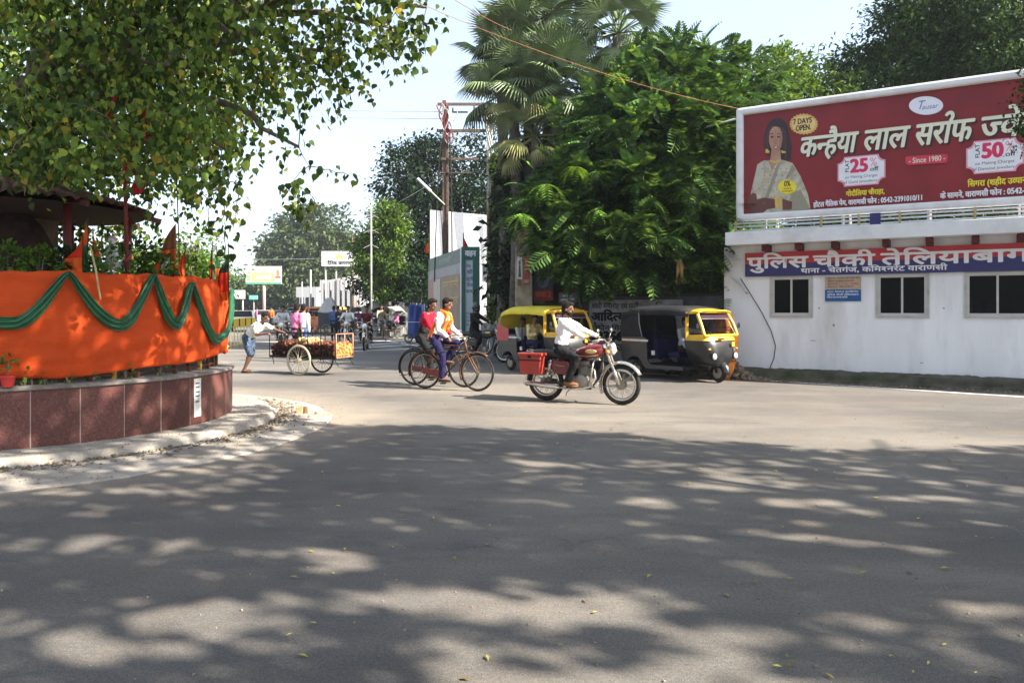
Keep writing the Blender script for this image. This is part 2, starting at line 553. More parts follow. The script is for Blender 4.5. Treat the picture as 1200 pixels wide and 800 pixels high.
# ================================================================== ground
def ground_material():
    m = bpy.data.materials.new("asphalt"); m.use_nodes = True
    nt = m.node_tree; N = nt.nodes; L = nt.links; b = N["Principled BSDF"]
    g = N.new("ShaderNodeNewGeometry")
    def noise(scale, detail=5, rough=0.6, stretch=None):
        n = N.new("ShaderNodeTexNoise"); n.inputs['Scale'].default_value = scale
        n.inputs['Detail'].default_value = detail; n.inputs['Roughness'].default_value = rough
        if stretch:
            mp = N.new("ShaderNodeMapping"); mp.inputs['Scale'].default_value = stretch
            mp.inputs['Rotation'].default_value = (0, 0, R(25))
            L.new(g.outputs['Position'], mp.inputs[0]); L.new(mp.outputs[0], n.inputs['Vector'])
        else: L.new(g.outputs['Position'], n.inputs['Vector'])
        return n.outputs[0]
    def ramp(src, p0, c0, p1, c1):
        r = N.new("ShaderNodeValToRGB"); r.color_ramp.elements[0].position = p0; r.color_ramp.elements[1].position = p1
        r.color_ramp.elements[0].color = tuple(c0) + (1,); r.color_ramp.elements[1].color = tuple(c1) + (1,)
        L.new(src, r.inputs[0]); return r.outputs[0]
    def mix(f, a, b_, mode='MIX'):
        x = N.new("ShaderNodeMixRGB"); x.blend_type = mode
        if isinstance(f, float): x.inputs[0].default_value = f
        else: L.new(f, x.inputs[0])
        for s, k in ((a, 1), (b_, 2)):
            if isinstance(s, tuple): x.inputs[k].default_value = s + (1,)
            else: L.new(s, x.inputs[k])
        return x.outputs[0]
    base = ramp(noise(0.35, 6, 0.65), 0.3, (0.102, 0.096, 0.088), 0.7, (0.155, 0.146, 0.133))
    dust = ramp(noise(0.22, 8, 0.7, (1, 3.0, 1)), 0.46, (0, 0, 0), 0.60, (0.85,) * 3)
    c = mix(dust, base, (0.178, 0.162, 0.142))
    # brown earth washed over the carriageway
    earth = ramp(noise(0.6, 9, 0.72), 0.50, (0, 0, 0), 0.62, (0.45,) * 3)
    c = mix(earth, c, (0.15, 0.122, 0.10))
    dv = N.new('ShaderNodeVectorMath'); dv.operation = 'DISTANCE'; dv.inputs[1].default_value = (-6.52, 9.88, 0); L.new(g.outputs['Position'], dv.inputs[0])
    ds = N.new('ShaderNodeMath'); ds.operation = 'MULTIPLY_ADD'; ds.inputs[1].default_value = 1.6; L.new(noise(1.6, 8, 0.72), ds.inputs[0]); L.new(dv.outputs['Value'], ds.inputs[2])
    dm = N.new('ShaderNodeMapRange'); dm.inputs[1].default_value = 4.9; dm.inputs[2].default_value = 6.1; dm.inputs[3].default_value = .85; dm.inputs[4].default_value = 0; L.new(ds.outputs[0], dm.inputs[0])
    c = mix(dm.outputs[0], c, (0.27, 0.235, 0.19))
    oil = ramp(noise(0.9, 7, 0.7, (1, 2.2, 1)), 0.6, (1, 1, 1), 0.72, (0.7, 0.7, 0.72))
    c = mix(1.0, c, oil, 'MULTIPLY')
    big = ramp(noise(0.13, 5, 0.6), 0.42, (0.80, 0.80, 0.82), 0.58, (1.12, 1.10, 1.06))
    c = mix(1.0, c, big, 'MULTIPLY')
    sp = ramp(noise(48, 3, 0.75), 0.35, (0.78,) * 3, 0.65, (1.22,) * 3)
    c = mix(0.85, c, sp, 'MULTIPLY')
    sp2 = ramp(noise(150, 2, 0.8), 0.36, (0.55,) * 3, 0.64, (1.45,) * 3)
    c = mix(0.8, c, sp2, 'MULTIPLY')
    v = N.new("ShaderNodeTexVoronoi"); v.inputs['Scale'].default_value = 70
    L.new(g.outputs['Position'], v.inputs['Vector'])
    st = ramp(v.outputs['Distance'], 0.05, (1.9, 1.8, 1.65), 0.17, (1, 1, 1))
    c = mix(0.6, c, st, 'MULTIPLY')
    vc = N.new("ShaderNodeTexVoronoi"); vc.feature = 'DISTANCE_TO_EDGE'; vc.inputs['Scale'].default_value = 0.33
    wv = N.new("ShaderNodeVectorMath"); wv.operation = 'ADD'
    nn = N.new("ShaderNodeTexNoise"); nn.inputs['Scale'].default_value = 1.7; nn.inputs['Detail'].default_value = 7
    L.new(g.outputs['Position'], nn.inputs['Vector']); L.new(g.outputs['Position'], wv.inputs[0]); L.new(nn.outputs[1], wv.inputs[1])
    L.new(wv.outputs[0], vc.inputs['Vector'])
    cr = ramp(vc.outputs['Distance'], 0.0, (0.55,) * 3, 0.006, (1, 1, 1))
    gate = ramp(noise(0.15, 3), 0.52, (0, 0, 0), 0.6, (1, 1, 1))
    c = mix(gate, c, mix(1.0, c, cr, 'MULTIPLY'))
    L.new(c, b.inputs['Base Color'])
    b.inputs['Roughness'].default_value = 0.9; b.inputs['Specular IOR Level'].default_value = 0.25
    add = N.new("ShaderNodeMath"); add.operation = 'ADD'
    L.new(noise(110, 3, 0.7), add.inputs[0])
    mul = N.new("ShaderNodeMath"); mul.operation = 'MULTIPLY'; mul.inputs[1].default_value = 3.0
    L.new(noise(3.0, 3), mul.inputs[0]); L.new(mul.outputs[0], add.inputs[1])
    bp = N.new("ShaderNodeBump"); bp.inputs['Strength'].default_value = 0.3; bp.inputs['Distance'].default_value = 0.012
    L.new(add.outputs[0], bp.inputs['Height']); L.new(bp.outputs[0], b.inputs['Normal'])
    return m
asphalt = ground_material()
mb = MB(); mb.quad((-700, -60, 0), (700, -60, 0), (700, 1200, 0), (-700, 1200, 0))
tag(mb.obj("road", asphalt), kind='structure')

WHITE_PAINT = M("road_paint", (0.62, 0.62, 0.60), 0.8, var=0.12, scale=3, dirt=(0.2, 0.19, 0.18), dirt_amt=0.42, bump=0.1)
# painted bars and lines across the street mouth
def stripe(pts, w, name="road_marking"):
    mb = MB()
    for (a, b) in pts:
        a = Vector(a); b = Vector(b); n = 10
        d = (b - a).normalized(); s = Vector((-d.y, d.x, 0)) * w / 2
        for i in range(n):
            p, q = a.lerp(b, i / n), a.lerp(b, (i + 1) / n)
            j = [Vector((0, 0, 0.004))] * 4
            mb.quad(p - s + j[0], q - s + j[0], q + s + j[0], p + s + j[0])
    return tag(mb.obj(name, WHITE_PAINT), kind='structure')
stripe([(gr(404, 412), gr(520, 407))], 0.34)
stripe([(gr(398, 408.5), gr(500, 403))], 0.32)
stripe([(gr(432, 404), gr(500, 400))], 0.32)
stripe([(gr(428, 400), gr(495, 397.5))], 0.3)
stripe([(gr(452, 399), gr(520, 411))], 0.14)
stripe([(gr(300, 401), gr(345, 400))], 0.3)
stripe([(gr(470, 395), gr(560, 402))], 0.16)
stripe([(gr(862, 443.5), gr(1010, 453)), (gr(1010, 453), gr(1290, 471))], 0.13)
stripe([(gr(862, 443.5), gr(640, 431))], 0.12)

# ================================================================== traffic island
IC = Vector((-6.52, 9.88, 0)); IR = 2.62
def ipt(th, r, z=0.0): return Vector((IC.x + math.cos(th) * r, IC.y + math.sin(th) * r, z))
def th_of(px, r=IR):
    d = Vector(((px - HX) / F, 1.0)); c = Vector((IC.x, IC.y))
    a = d.dot(d); b = -2 * d.dot(c); q = c.dot(c) - r * r
    disc = b * b - 4 * a * q
    if disc < 0: disc = 0
    t = (-b - math.sqrt(disc)) / (2 * a)
    p = d * t
    return math.atan2(p.y - c.y, p.x - c.x), t
CONC = M("island_concrete", (0.34, 0.31, 0.27), 0.95, var=0.2, scale=2.2, dirt=(0.18, 0.155, 0.125), dirt_amt=0.42, bump=0.7, bscale=45)
def pave_h(th, r):
    n = mnoise.noise(Vector((math.cos(th) * 7, math.sin(th) * 7, r * 2.5)))
    n2 = mnoise.noise(Vector((math.cos(th) * 26, math.sin(th) * 26, r * 9)))
    edge = 3.17 + 0.07 * n + 0.05 * n2
    out = 4.2 + 0.13 * math.cos(th + 1.2) + 0.06 * n
    if r < edge: return 0.105 + 0.006 * n2
    k = min(1, (r - edge) / 0.045)
    low = 0.035 * max(0, 1 - (r - edge) / (out - edge)) + 0.008 + 0.007 * n2
    # a hollow where earth has washed out along the broken kerb
    low -= 0.012 * math.exp(-((r - edge - 0.12) / 0.08) ** 2)
    return 0.105 * (1 - k) + k * low
mb = MB()
NT, NR = 420, 60
def pv(u, v):
    th = 2 * PI * u
    n = mnoise.noise(Vector((math.cos(th) * 5, math.sin(th) * 5, 3.3)))
    n3 = mnoise.noise(Vector((math.cos(th) * 30, math.sin(th) * 30, 8.3)))
    rmax = 4.03 + 0.26 * math.cos(th + 1.4) + 0.08 * n + 0.035 * n3
    r = 2.55 + (rmax - 2.55) * v
    z = pave_h(th, r)
    if v > 0.97: z = -0.01 if v > 0.99 else 0.004
    return ipt(th, r, z)
mb.grid(pv, NT, NR)
tag(mb.obj("island_pavement", CONC, smooth=True), kind='structure')

# washed earth lying along the broken kerb, and grit
EARTH = M("washed_earth", (0.19, 0.155, 0.115), 1.0, var=0.35, scale=9, bump=0.9, bscale=60)
STONE = M("grit", (0.24, 0.21, 0.17), 0.95, var=0.45, scale=20, bump=0.2)
def chips(name, fn, n, s0, s1, mat, label, cat, seed=3):
    rng = np.random.default_rng(seed)
    tv = np.array([(1, 0, 0), (-.5, .8, 0), (-.5, -.9, 0), (0.1, 0.1, .8), (0, -0.1, -.4)], float)
    tf = np.array([(0, 1, 3), (1, 2, 3), (2, 0, 3), (1, 0, 4), (2, 1, 4), (0, 2, 4)])
    P = np.array([fn(rng) for _ in range(n)])
    a = rng.uniform(0, 2 * PI, n); D = np.stack([np.cos(a), np.sin(a), rng.normal(0, .15, n)], 1)
    S = rng.uniform(s0, s1, n) * rng.uniform(0.5, 1.3, n)
    V, Fs = scatter(P, D, S, (tv, tf), roll=rng.normal(0, .3, n), rng=rng)
    return tag(put(name, big_mesh(name, V, Fs, mat)), label, cat, kind='stuff')
def f_edge(rng):
    th = rng.uniform(-2.6, 0.9); r = 3.25 + abs(rng.normal(0, 0.16)); return (*ipt(th, r).xy, pave_h(th, r) + 0.004)
def f_pave(rng):
    th = rng.uniform(-2.6, 0.9); r = rng.uniform(2.65, 4.25); return (*ipt(th, r).xy, pave_h(th, r) + 0.003)
def f_road(rng):
    return (rng.uniform(-7, 9), rng.uniform(2.6, 16), 0.002)
chips("kerb_rubble", f_edge, 1500, 0.008, 0.035, EARTH, "dark earth and rubble strewn along the broken kerb of the round island", "rubble")
chips("gravel", f_pave, 1100, 0.004, 0.016, STONE, "small dark grit scattered over the pale island pavement", "gravel", 4)
chips("road_grit", f_road, 2600, 0.003, 0.011, STONE, "fine grit and pebbles scattered over the asphalt", "grit", 5)

GRAN = M("red_granite", (0.088, 0.034, 0.030), 0.42, var=0.45, scale=90, bump=0.05, bscale=30, objrand=0.45, dirt=(0.22, 0.13, 0.11), dirt_amt=0.2, spec=0.25)
GREY = M("grey_stone", (0.19, 0.175, 0.16), 0.8, var=0.25, scale=14, bump=0.4, dirt=(0.12, 0.10, 0.09), dirt_amt=0.4)
MORTAR = M("mortar", (0.34, 0.27, 0.25), 0.9)
isl = thing("round_planter", "round raised traffic island faced with polished red granite panels", "traffic island", IC)
mb = MB()
mb.lathe((0, 0, 0), [(IR - 0.003, 0.0), (IR - 0.003, 0.70)], n=72)
mb.obj("core", MORTAR, isl)
NP = 36
pm = MB(); step = 2 * PI / NP; g = 0.0022
pts_o = []; k = 6
vs = []
for i in range(k + 1):
    a = -step / 2 + g + (step - 2 * g) * i / k
    for (rr, z) in ((IR - 0.028, 0.06), (IR, 0.06), (IR, 0.698), (IR - 0.028, 0.698)):
        vs.append((math.cos(a) * rr, math.sin(a) * rr, z))
fs = []
for i in range(k):
    for j in range(4): fs.append((i * 4 + j, i * 4 + (j + 1) % 4, (i + 1) * 4 + (j + 1) % 4, (i + 1) * 4 + j))
fs += [(0, 3, 2, 1), (k * 4, k * 4 + 1, k * 4 + 2, k * 4 + 3)]
pm.add(vs, fs); pmesh = pm.mesh("granite_panel", GRAN)
for i in range(NP):
    put("granite_panel", pmesh, isl, rot=(0, 0, i * step))
mb = MB()
mb.lathe((0, 0, 0), [(IR - 0.25, 0.69), (IR + 0.02, 0.701), (IR + 0.03, 0.71), (IR + 0.03, 0.735), (IR + 0.015, 0.745), (IR - 0.25, 0.75)], n=90)
mb.obj("coping", GREY, isl, smooth=False, auto=40)
PLQ = M("plaque_white", (0.62, 0.63, 0.63), 0.5, var=0.2, scale=16)
th, t = th_of(231)
mb = MB(); c = ipt(th, IR + 0.006) - IC
for i in range(4):
    a0 = th - 0.026 + 0.013 * i; a1 = a0 + 0.013
    mb.quad(ipt(a0, IR + .006, .2) - IC, ipt(a1, IR + .006, .2) - IC, ipt(a1, IR + .006, .68) - IC, ipt(a0, IR + .006, .68) - IC)
pl = mb.obj("plaque", PLQ, isl, solid=0.006)
mb = MB(); INK = M("ink_grey", (0.12, 0.12, 0.13), 0.7)
for zz in (0.61, 0.56, 0.50, 0.45, 0.38):
    a0 = th - 0.018; a1 = th + 0.012
    mb.quad(ipt(a0, IR + .0115, zz) - IC, ipt(a1, IR + .0115, zz) - IC, ipt(a1, IR + .0115, zz + .02) - IC, ipt(a0, IR + .0115, zz + .02) - IC)
mb.obj("lettering", INK, pl)
# soil in the island
SOIL = M("soil", (0.12, 0.09, 0.065), 1.0, var=0.3, bump=0.8, bscale=30)
mb = MB(); mb.grid(lambda u, v: ipt(2 * PI * u, 2.5 * v, 0.74 + 0.1 * (1 - v) + 0.02 * mnoise.noise(Vector((u * 30, v * 9, 0)))), 60, 10)
o = mb.obj("island_soil", SOIL, smooth=True); tag(o, kind='structure')

# low iron railing behind the cloth
RUST = M("rusty_iron", (0.13, 0.065, 0.045), 0.75, metal=0.3, var=0.4, scale=20)
YELP = M("yellow_peeling", (0.55, 0.36, 0.06), 0.7, var=0.2)
rl = thing("railing", "low iron railing standing on the island rim behind the orange cloth", "railing", IC)
for i in range(40):
    a = R(-200 + i * 6.6)
    mb = MB(); mb.beam(ipt(a, 2.40, 0.73) - IC, ipt(a, 2.40, 1.88) - IC, 0.04, 0.04); mb.obj("post", YELP if i % 5 == 0 else RUST, rl)
for z in (0.8, 1.35, 1.86):
    mb = MB(); mb.tube([ipt(R(-200 + i * 4.3), 2.40, z) - IC for i in range(62)], 0.016, 6); mb.obj("rail", RUST, rl, smooth=True)

ORANGE = M("orange_cloth", (0.50, 0.062, 0.010), 0.8, var=0.10, scale=3, bump=0.35, bscale=25, dirt=(0.30, 0.03, 0.01), dirt_amt=0.2, stretch=(1, 1, 2))
GREEN = M("green_satin", (0.006, 0.085, 0.032), 0.42, var=0.18, scale=8, bump=0.15, bscale=40, spec=0.6)
TH0, TH1 = R(-205), R(52)
posts = [th_of(p, 2.5)[0] for p in (79, 178, 222)] + [R(21)]
posts = sorted(posts + [posts[0] - 0.55, posts[0] - 1.1, posts[0] - 1.65])
def near_post(th): return min(abs(th - q) for q in posts)
def cloth(u, v):
    th = TH0 + (TH1 - TH0) * u
    s = math.sin(PI * min(1, max(0, v)))
    fold = 0.014 * math.sin(th * 55 + 2.2 * mnoise.noise(Vector((th * 5, v * 1.2, 1)))) * (0.35 + 0.65 * math.exp(-(near_post(th) / 0.09) ** 2))
    broad = 0.06 * mnoise.noise(Vector((th * 4.5, v * 0.9, 5))) + 0.03 * mnoise.noise(Vector((th * 11, v * 3, 9)))
    wr = 0.022 * mnoise.noise(Vector((th * 3, v * 11 + 2.0 * math.sin(th * 2), 2)))
    r = 2.47 + 0.05 * s + fold * (0.4 + v) + broad + wr + (0.06 * v if v > 0.7 else 0.042)
    top = 1.955 + 0.012 * math.exp(-(near_post(th) / 0.06) ** 2) - 0.014 * (1 - math.exp(-(near_post(th) / 0.12) ** 2)) + 0.006 * math.sin(th * 60)
    bot = 0.875 + 0.05 * math.sin(th * 3.1 + 1.0) + 0.02 * math.sin(th * 9) + 0.012 * mnoise.noise(Vector((th * 9, 0, 0)))
    return ipt(th, r, top + (bot - top) * v)
mb = MB(); mb.grid(cloth, 520, 34)
o = mb.obj("orange_cloth", ORANGE, smooth=True, solid=0.006)
tag(o, "long bright orange cloth stretched round the railing of the round island", "cloth")

# one long green swag pinned up at intervals
pins = [(-96, 318), (79, 319), (178, 322), (222, 331), (266, 343)]
lows = [(15, 379), (140, 381), (206, 380), (252, 398)]
def z_at(px, py, r=2.58):
    th, t = th_of(px, r); return th, EYE + (HY - py) / F * t
pin3 = [z_at(*p) for p in pins]; pin3[0] = (pin3[1][0] - 0.62, 1.93); pin3[-1] = (R(27), 1.84)
low3 = [z_at(*p) for p in lows]
path = []
for i, (tl, zl) in enumerate(low3):
    (ta, za), (tb, zb) = pin3[i], pin3[i + 1]
    if i == 3: tl = min(tl, tb - 0.08)
    for k in range(24):
        u = k / 24
        # two-piece sag: straightish sides falling to a rounded bottom
        if u < 0.5:
            w = u * 2; th = ta + (tl - ta) * w; z = za + (zl - za) * (math.sin(w * PI / 2) ** 1.15)
        else:
            w = (u - 0.5) * 2; th = tl + (tb - tl) * w; z = zl + (zb - zl) * (1 - math.cos(w * PI / 2) ** 1.15)
        path.append((th, z, abs(math.sin(PI * u)) ** 0.6))
path.append((pin3[-1][0], pin3[-1][1], 0.0))
for k in range(1, 9): path.append((pin3[-1][0] + 0.03 * k, pin3[-1][1] - 0.07 * k, 0.5))
def swag(u, v):
    f = u * (len(path) - 1); i = min(int(f), len(path) - 2); w = f - i
    a, b = path[i], path[i + 1]
    th = a[0] + (b[0] - a[0]) * w; z = a[1] + (b[1] - a[1]) * w; k = a[2] + (b[2] - a[2]) * w
    dz = (b[1] - a[1]); dt = (b[0] - a[0]) * 2.58; n = math.hypot(dz, dt) or 1
    wd = 0.020 + 0.046 * k
    x = (v - 0.5) * 2
    pl = 0.017 * math.sin(x * 8 + 2.5 * math.sin(u * 30)) + .008 * mnoise.noise(Vector((u * 120, v * 3, 0))) + 0.03 * math.cos(x * PI / 2)
    return ipt(th - (dz / n) * x * wd / 2.58 * 1.0, 2.60 + pl + 0.02 * math.exp(-k * 8), z + (dt / n) * x * wd)
mb = MB(); mb.grid(swag, 420, 16)
tag(mb.obj("green_swag", GREEN, smooth=True, solid=0.005), "dark green satin swag pinned in loops along the orange cloth", "drapery")

# bamboo stick leaning out over the cloth
BAMBOO = M("bamboo", (0.48, 0.36, 0.18), 0.6, var=0.2)
mb = MB(); a = z_at(112, 315, 2.6); b = z_at(116, 351, 2.62)
mb.tube([ipt(a[0], 2.45, a[1] + .25), ipt(a[0], 2.6, a[1]), ipt(b[0], 2.66, b[1])], 0.011, 7)
tag(mb.obj("bamboo_stick", BAMBOO, smooth=True), "thin pale bamboo stick hanging over the orange cloth", "stick")

# brick lump on the pavement
BRK = M("broken_brick", (0.38, 0.25, 0.13), 0.9, var=0.3, scale=15, bump=0.5)
g0 = gr(353, 486)
bk = thing("brick_lump", "lone tan brick lump on the pale tip of the island pavement", "brick", (g0.x, g0.y, 0.02), R(15))
mb = MB(); mb.box((-0.025, 0, 0.055), (0.1, 0.09, 0.11), taper=.95); mb.obj("brick", BRK, bk, bevel=0.008)
mb = MB(); mb.box((0.06, 0.01, 0.048), (0.05, 0.08, 0.10), rot=Matrix.Rotation(.2, 3, 'Z')); mb.obj("brick", M("dark_brick", (.16, .09, .05), .9), bk, bevel=0.006)

# ------------------------------------------------------------------ tiled shelter on the island
TILE = M("clay_tile", (0.21, 0.12, 0.085), 0.9, var=0.4, scale=7, objrand=0.4, bump=0.5, dirt=(0.07, 0.06, 0.05), dirt_amt=0.42)
MAROON = M("maroon_paint", (0.10, 0.018, 0.016), 0.5, var=0.2)
SHC = Vector((-6.75, 9.9, 0))
sh = thing("shelter", "small shelter with a conical brown tiled roof under the peepal tree", "shelter", SHC)
eave_r, eave_z, apex_z = 1.78, 2.84, 3.32
tmb = MB()
def tl(u, v):
    x = (u - 0.5)
    return Vector((-0.30 * v, x * 0.17 * (1 - 0.12 * v), 0.045 * math.cos(x * PI) + 0.10 * v))
tmb.grid(tl, 5, 1)
tmesh = tmb.mesh("roof_tile", TILE, smooth=True)
slope = math.atan2(apex_z - eave_z, eave_r)
cnt = 0
for row in range(8):
    rr = eave_r - row * 0.24
    n = max(6, int(2 * PI * rr / 0.155))
    for j in range(n):
        a = 2 * PI * (j + 0.5 * (row % 2)) / n
        if math.sin(a) > 0.55: continue      # far side, never seen
        if cnt > 290: break
        z = eave_z + (eave_r - rr) / eave_r * (apex_z - eave_z)
        q = Matrix.Rotation(a, 4, 'Z') @ Matrix.Rotation(random.uniform(-.06, .06), 4, 'Y') @ Matrix.Rotation(random.uniform(-.05, .05), 4, 'Z')
        o = put("roof_tile", tmesh, sh)
        o.matrix_local = Matrix.Translation((math.cos(a) * rr, math.sin(a) * rr, z + 0.02)) @ q
        cnt += 1
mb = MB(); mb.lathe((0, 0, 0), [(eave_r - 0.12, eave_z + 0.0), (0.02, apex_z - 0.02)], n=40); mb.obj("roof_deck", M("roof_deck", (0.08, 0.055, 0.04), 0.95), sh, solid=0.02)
for k in range(6):
    a = R(-150 + 60 * k); mb = MB(); mb.tube([(math.cos(a) * 1.45, math.sin(a) * 1.45, 0.7), (math.cos(a) * 1.45, math.sin(a) * 1.45, 3.0)], 0.05, 10)
    mb.obj("post", MAROON, sh, smooth=True)
for k in range(12):
    a = R(30 * k); mb = MB(); mb.beam((math.cos(a) * .1, math.sin(a) * .1, apex_z - .08), (math.cos(a) * 1.88, math.sin(a) * 1.88, eave_z - .02), 0.05, 0.07)
    mb.obj("rafter", MAROON, sh)
# small shrine block in the shade under the roof
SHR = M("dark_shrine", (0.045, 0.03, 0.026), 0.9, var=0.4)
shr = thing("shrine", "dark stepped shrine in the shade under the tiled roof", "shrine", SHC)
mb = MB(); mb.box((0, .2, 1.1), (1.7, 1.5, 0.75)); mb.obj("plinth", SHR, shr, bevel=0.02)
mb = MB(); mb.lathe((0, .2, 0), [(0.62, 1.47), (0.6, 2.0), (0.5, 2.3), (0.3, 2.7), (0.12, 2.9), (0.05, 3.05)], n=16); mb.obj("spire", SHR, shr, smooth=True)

# ------------------------------------------------------------------ pole wound with ribbon and flags
REDC = M("red_ribbon", (0.42, 0.008, 0.02), 0.6, var=0.25, scale=10)
DKRED = M("dark_red_pole", (0.13, 0.02, 0.018), 0.55, var=0.3, scale=12)
p = at(153, 320, 8.9); q = at(146, 200, 9.0)
pole = thing("ribbon_pole", "thin dark red pole wound with red ribbon beside the shelter roof", "pole", (p.x, p.y, 0.74))
mb = MB(); mb.tube([(0, 0, 0), (q.x - p.x, q.y - p.y, q.z - .74), (q.x - p.x - .03, q.y - p.y, q.z + .9)], 0.022, 8); mb.obj("shaft", DKRED, pole, smooth=True)
mb = MB()
for i in range(80):
    t = i / 80; z = 0.3 + t * 2.6; a = i * 0.9; b = (i + 1) * .9; dz = 2.6 / 80
    c0 = Vector(((q.x - p.x) * z / 2.6, (q.y - p.y) * z / 2.6, z))
    r = 0.028
    mb.quad(c0 + Vector((math.cos(a) * r, math.sin(a) * r, 0)), c0 + Vector((math.cos(b) * r, math.sin(b) * r, dz)),
            c0 + Vector((math.cos(b) * r, math.sin(b) * r, dz + .03)), c0 + Vector((math.cos(a) * r, math.sin(a) * r, .03)))
mb.obj("ribbon", REDC, pole)
def hang(px, py0, py1, y, w, label, mat=None, cat="ribbon", group=None):
    a = at(px, py0, y); L_ = (py1 - py0) / F * y; sd = random.random() * 9
    def fn(u, v):
        x = (v - .5); ww = w * (0.35 + 0.65 * u) * (1 if u < .93 else .8)
        return Vector((x * ww * math.cos(u * 5 + sd) + 0.02 * math.sin(u * 7 + sd), x * ww * math.sin(u * 5 + sd) + 0.02 * math.cos(u * 6 + sd) + .012 * math.sin(x * 14), -L_ * u))
    mb = MB(); mb.grid(fn, 24, 6)
    o = mb.obj("ribbon", mat or REDC, smooth=True, solid=0.003, loc=a)
    return tag(o, label, cat, group)
gR = "red ribbons hanging in the peepal tree"
hang(134, 110, 178, 8.2, 0.16, "broad red ribbon bunched highest among the peepal leaves", group=gR)
hang(144, 165, 205, 8.3, 0.06, "narrow pinkish red ribbon strip hanging above the shelter roof tip", M("pink_ribbon", (0.5, 0.05, 0.06), .6), group=gR)
hang(160, 180, 228, 8.3, 0.14, "broad crimson ribbon hanging lowest, just above the tiled roof", group=gR)
hang(172, 130, 165, 8.4, 0.08, "short red ribbon in the leaves right of the broad bunch", group=gR)
hang(124, 165, 190, 8.6, 0.08, "dull dark red ribbon in the shade left of the pink strip", DKRED, group=gR)

FO = M("flag_orange", (0.62, 0.10, 0.015), 0.75, var=0.15)
FR = M("flag_red", (0.55, 0.03, 0.012), 0.75, var=0.15)
FG = M("flag_green", (0.02, 0.16, 0.07), 0.7, var=0.25)
FK = M("flag_dark", (0.025, 0.05, 0.035), 0.8, var=0.3)
FW = M("flag_pale", (0.42, 0.45, 0.44), 0.8, var=0.4, scale=30)
STK = M("dark_stick", (0.06, 0.045, 0.03), 0.8)
gF = "small flags standing along the orange cloth"
def flag(px, py_top, py_bot, y, w, bands, label, lean=0.0, side=1, stick_up=8, base_py=335, group=gF):
    """drooping pennant: bands = list of (mat, fraction)"""
    b = at(px, base_py, y); t = at(px + lean, py_top - stick_up, y)
    f = thing("flag", label, "flag", b, 0, group)
    mb = MB(); mb.tube([(0, 0, -0.25), t - b], 0.007, 6); mb.obj("stick", STK, f, smooth=True)
    top = at(px + lean, py_top, y) - b; L_ = (py_bot - py_top) / F * y; sd = random.random() * 9
    u0 = 0.0
    for mat, u1 in bands:
        def fn(u, v, u0=u0, u1=u1):
            g = u0 + (u1 - u0) * u
            ww = 1.5 * w * (0.12 + 0.88 * math.sin(min(1, g * 1.15) * PI * .5)) * (1 if g < .8 else 1 - (g - .8) * 2.2)
            fold = 0.022 * math.sin(v * 13 + sd + g * 3) * g
            return top + Vector((side * ww * v * (0.85 + .12 * math.sin(g * 6 + sd)), fold + .03 * g * math.sin(sd), -L_ * g - 0.10 * v * w * (1.5 - g)))
        mb = MB(); mb.grid(fn, 12, 12); mb.obj("pennant", mat, f, smooth=True, solid=0.003)
        u0 = u1
    return f
flag(103, 262, 318, 8.9, 0.20, [(FO, .45), (FG, 1)], "pointed orange and green pennant tallest left of the bamboo stick", side=-.6)
flag(97, 284, 319, 8.8, 0.17, [(FR, .5), (FO, 1)], "orange red pennant drooping at the left of the tall green pennant", side=-1)
flag(109, 275, 319, 8.95, 0.10, [(FO, .6), (FG, 1)], "narrow green pennant folded against the tall pennant", side=.8)
flag(212, 262, 326, 9.8, 0.34, [(M("flag_brown", (.22, .09, .04), .8), .45), (FO, 1)], "large ragged brown and orange flag on a long dark leaning stick", lean=-6, side=-.7, stick_up=85)
flag(217, 292, 324, 9.7, 0.20, [(FR, .5), (FO, 1)], "orange cloth corner bunched right of the long leaning stick", side=-.35)
flag(188, 305, 324, 9.6, 0.08, [(FO, 1)], "tiny orange pennant left of the netted flag", side=-1)
flag(200, 300, 324, 9.75, 0.18, [(FW, 1)], "pale netted flag hanging beside the ragged brown flag", side=-.9)
flag(249, 290, 330, 10.3, 0.09, [(FK, .4), (FR, 1)], "small dark and red pennant left of the drooping big flag", side=-.5)
flag(254, 297, 332, 10.5, 0.07, [(FG, .5), (FO, 1)], "thin green and orange pennant between two drooping flags", side=.6)
flag(268, 300, 352, 10.1, 0.20, [(FK, .36), (FR, .8), (FO, 1)], "large drooping flag with black top and red skirt at the right end of the cloth", side=-.8, stick_up=14)

# plants on the island rim
G_BRIGHT = leaf_mat("leaf_bright", (0.05, 0.11, 0.018), (0.17, 0.27, 0.045), (0.09, 0.17, 0.03))
G_DARK = leaf_mat("leaf_dark", (0.012, 0.028, 0.008), (0.05, 0.085, 0.02), (0.028, 0.055, 0.014))
def bush(name, label, cat, c, r, n, size, mat, tmpl=None, seed=0, group=None, stems=5, droop=0.1):
    rng = np.random.default_rng(seed + 100)
    root = thing(name, label, cat, (c[0], c[1], c[2] - r[2]), 0, group)
    d = rng.normal(size=(n, 3)); d /= np.linalg.norm(d, axis=1, keepdims=True)
    P = d * rng.uniform(0.35, 1, n)[:, None] ** .6 * np.array(r) + np.array([0, 0, r[2]])
    D = d * .8 + rng.normal(size=(n, 3)) * .5; D[:, 2] -= droop
    V, Fs = scatter(P, D, rng.uniform(.6, 1.3, n) * size, tmpl or T_oval(.5), rng=rng)
    put('foliage', big_mesh('foliage', V, Fs, mat), root)
    mb = MB()
    for i in range(stems):
        k = rng.normal(size=3) * np.array(r) * .5; mb.tube([(0, 0, -.02), (k[0] * .5, k[1] * .5, r[2] * .7), (k[0], k[1], r[2] * 1.3)], [.014, .01, .005], 5)
    mb.obj('stem', BARK, root, smooth=True)
    return root
RP = M("red_pot", (0.48, 0.03, 0.025), 0.45, var=0.1)
p = at(9, 450, 7.62)
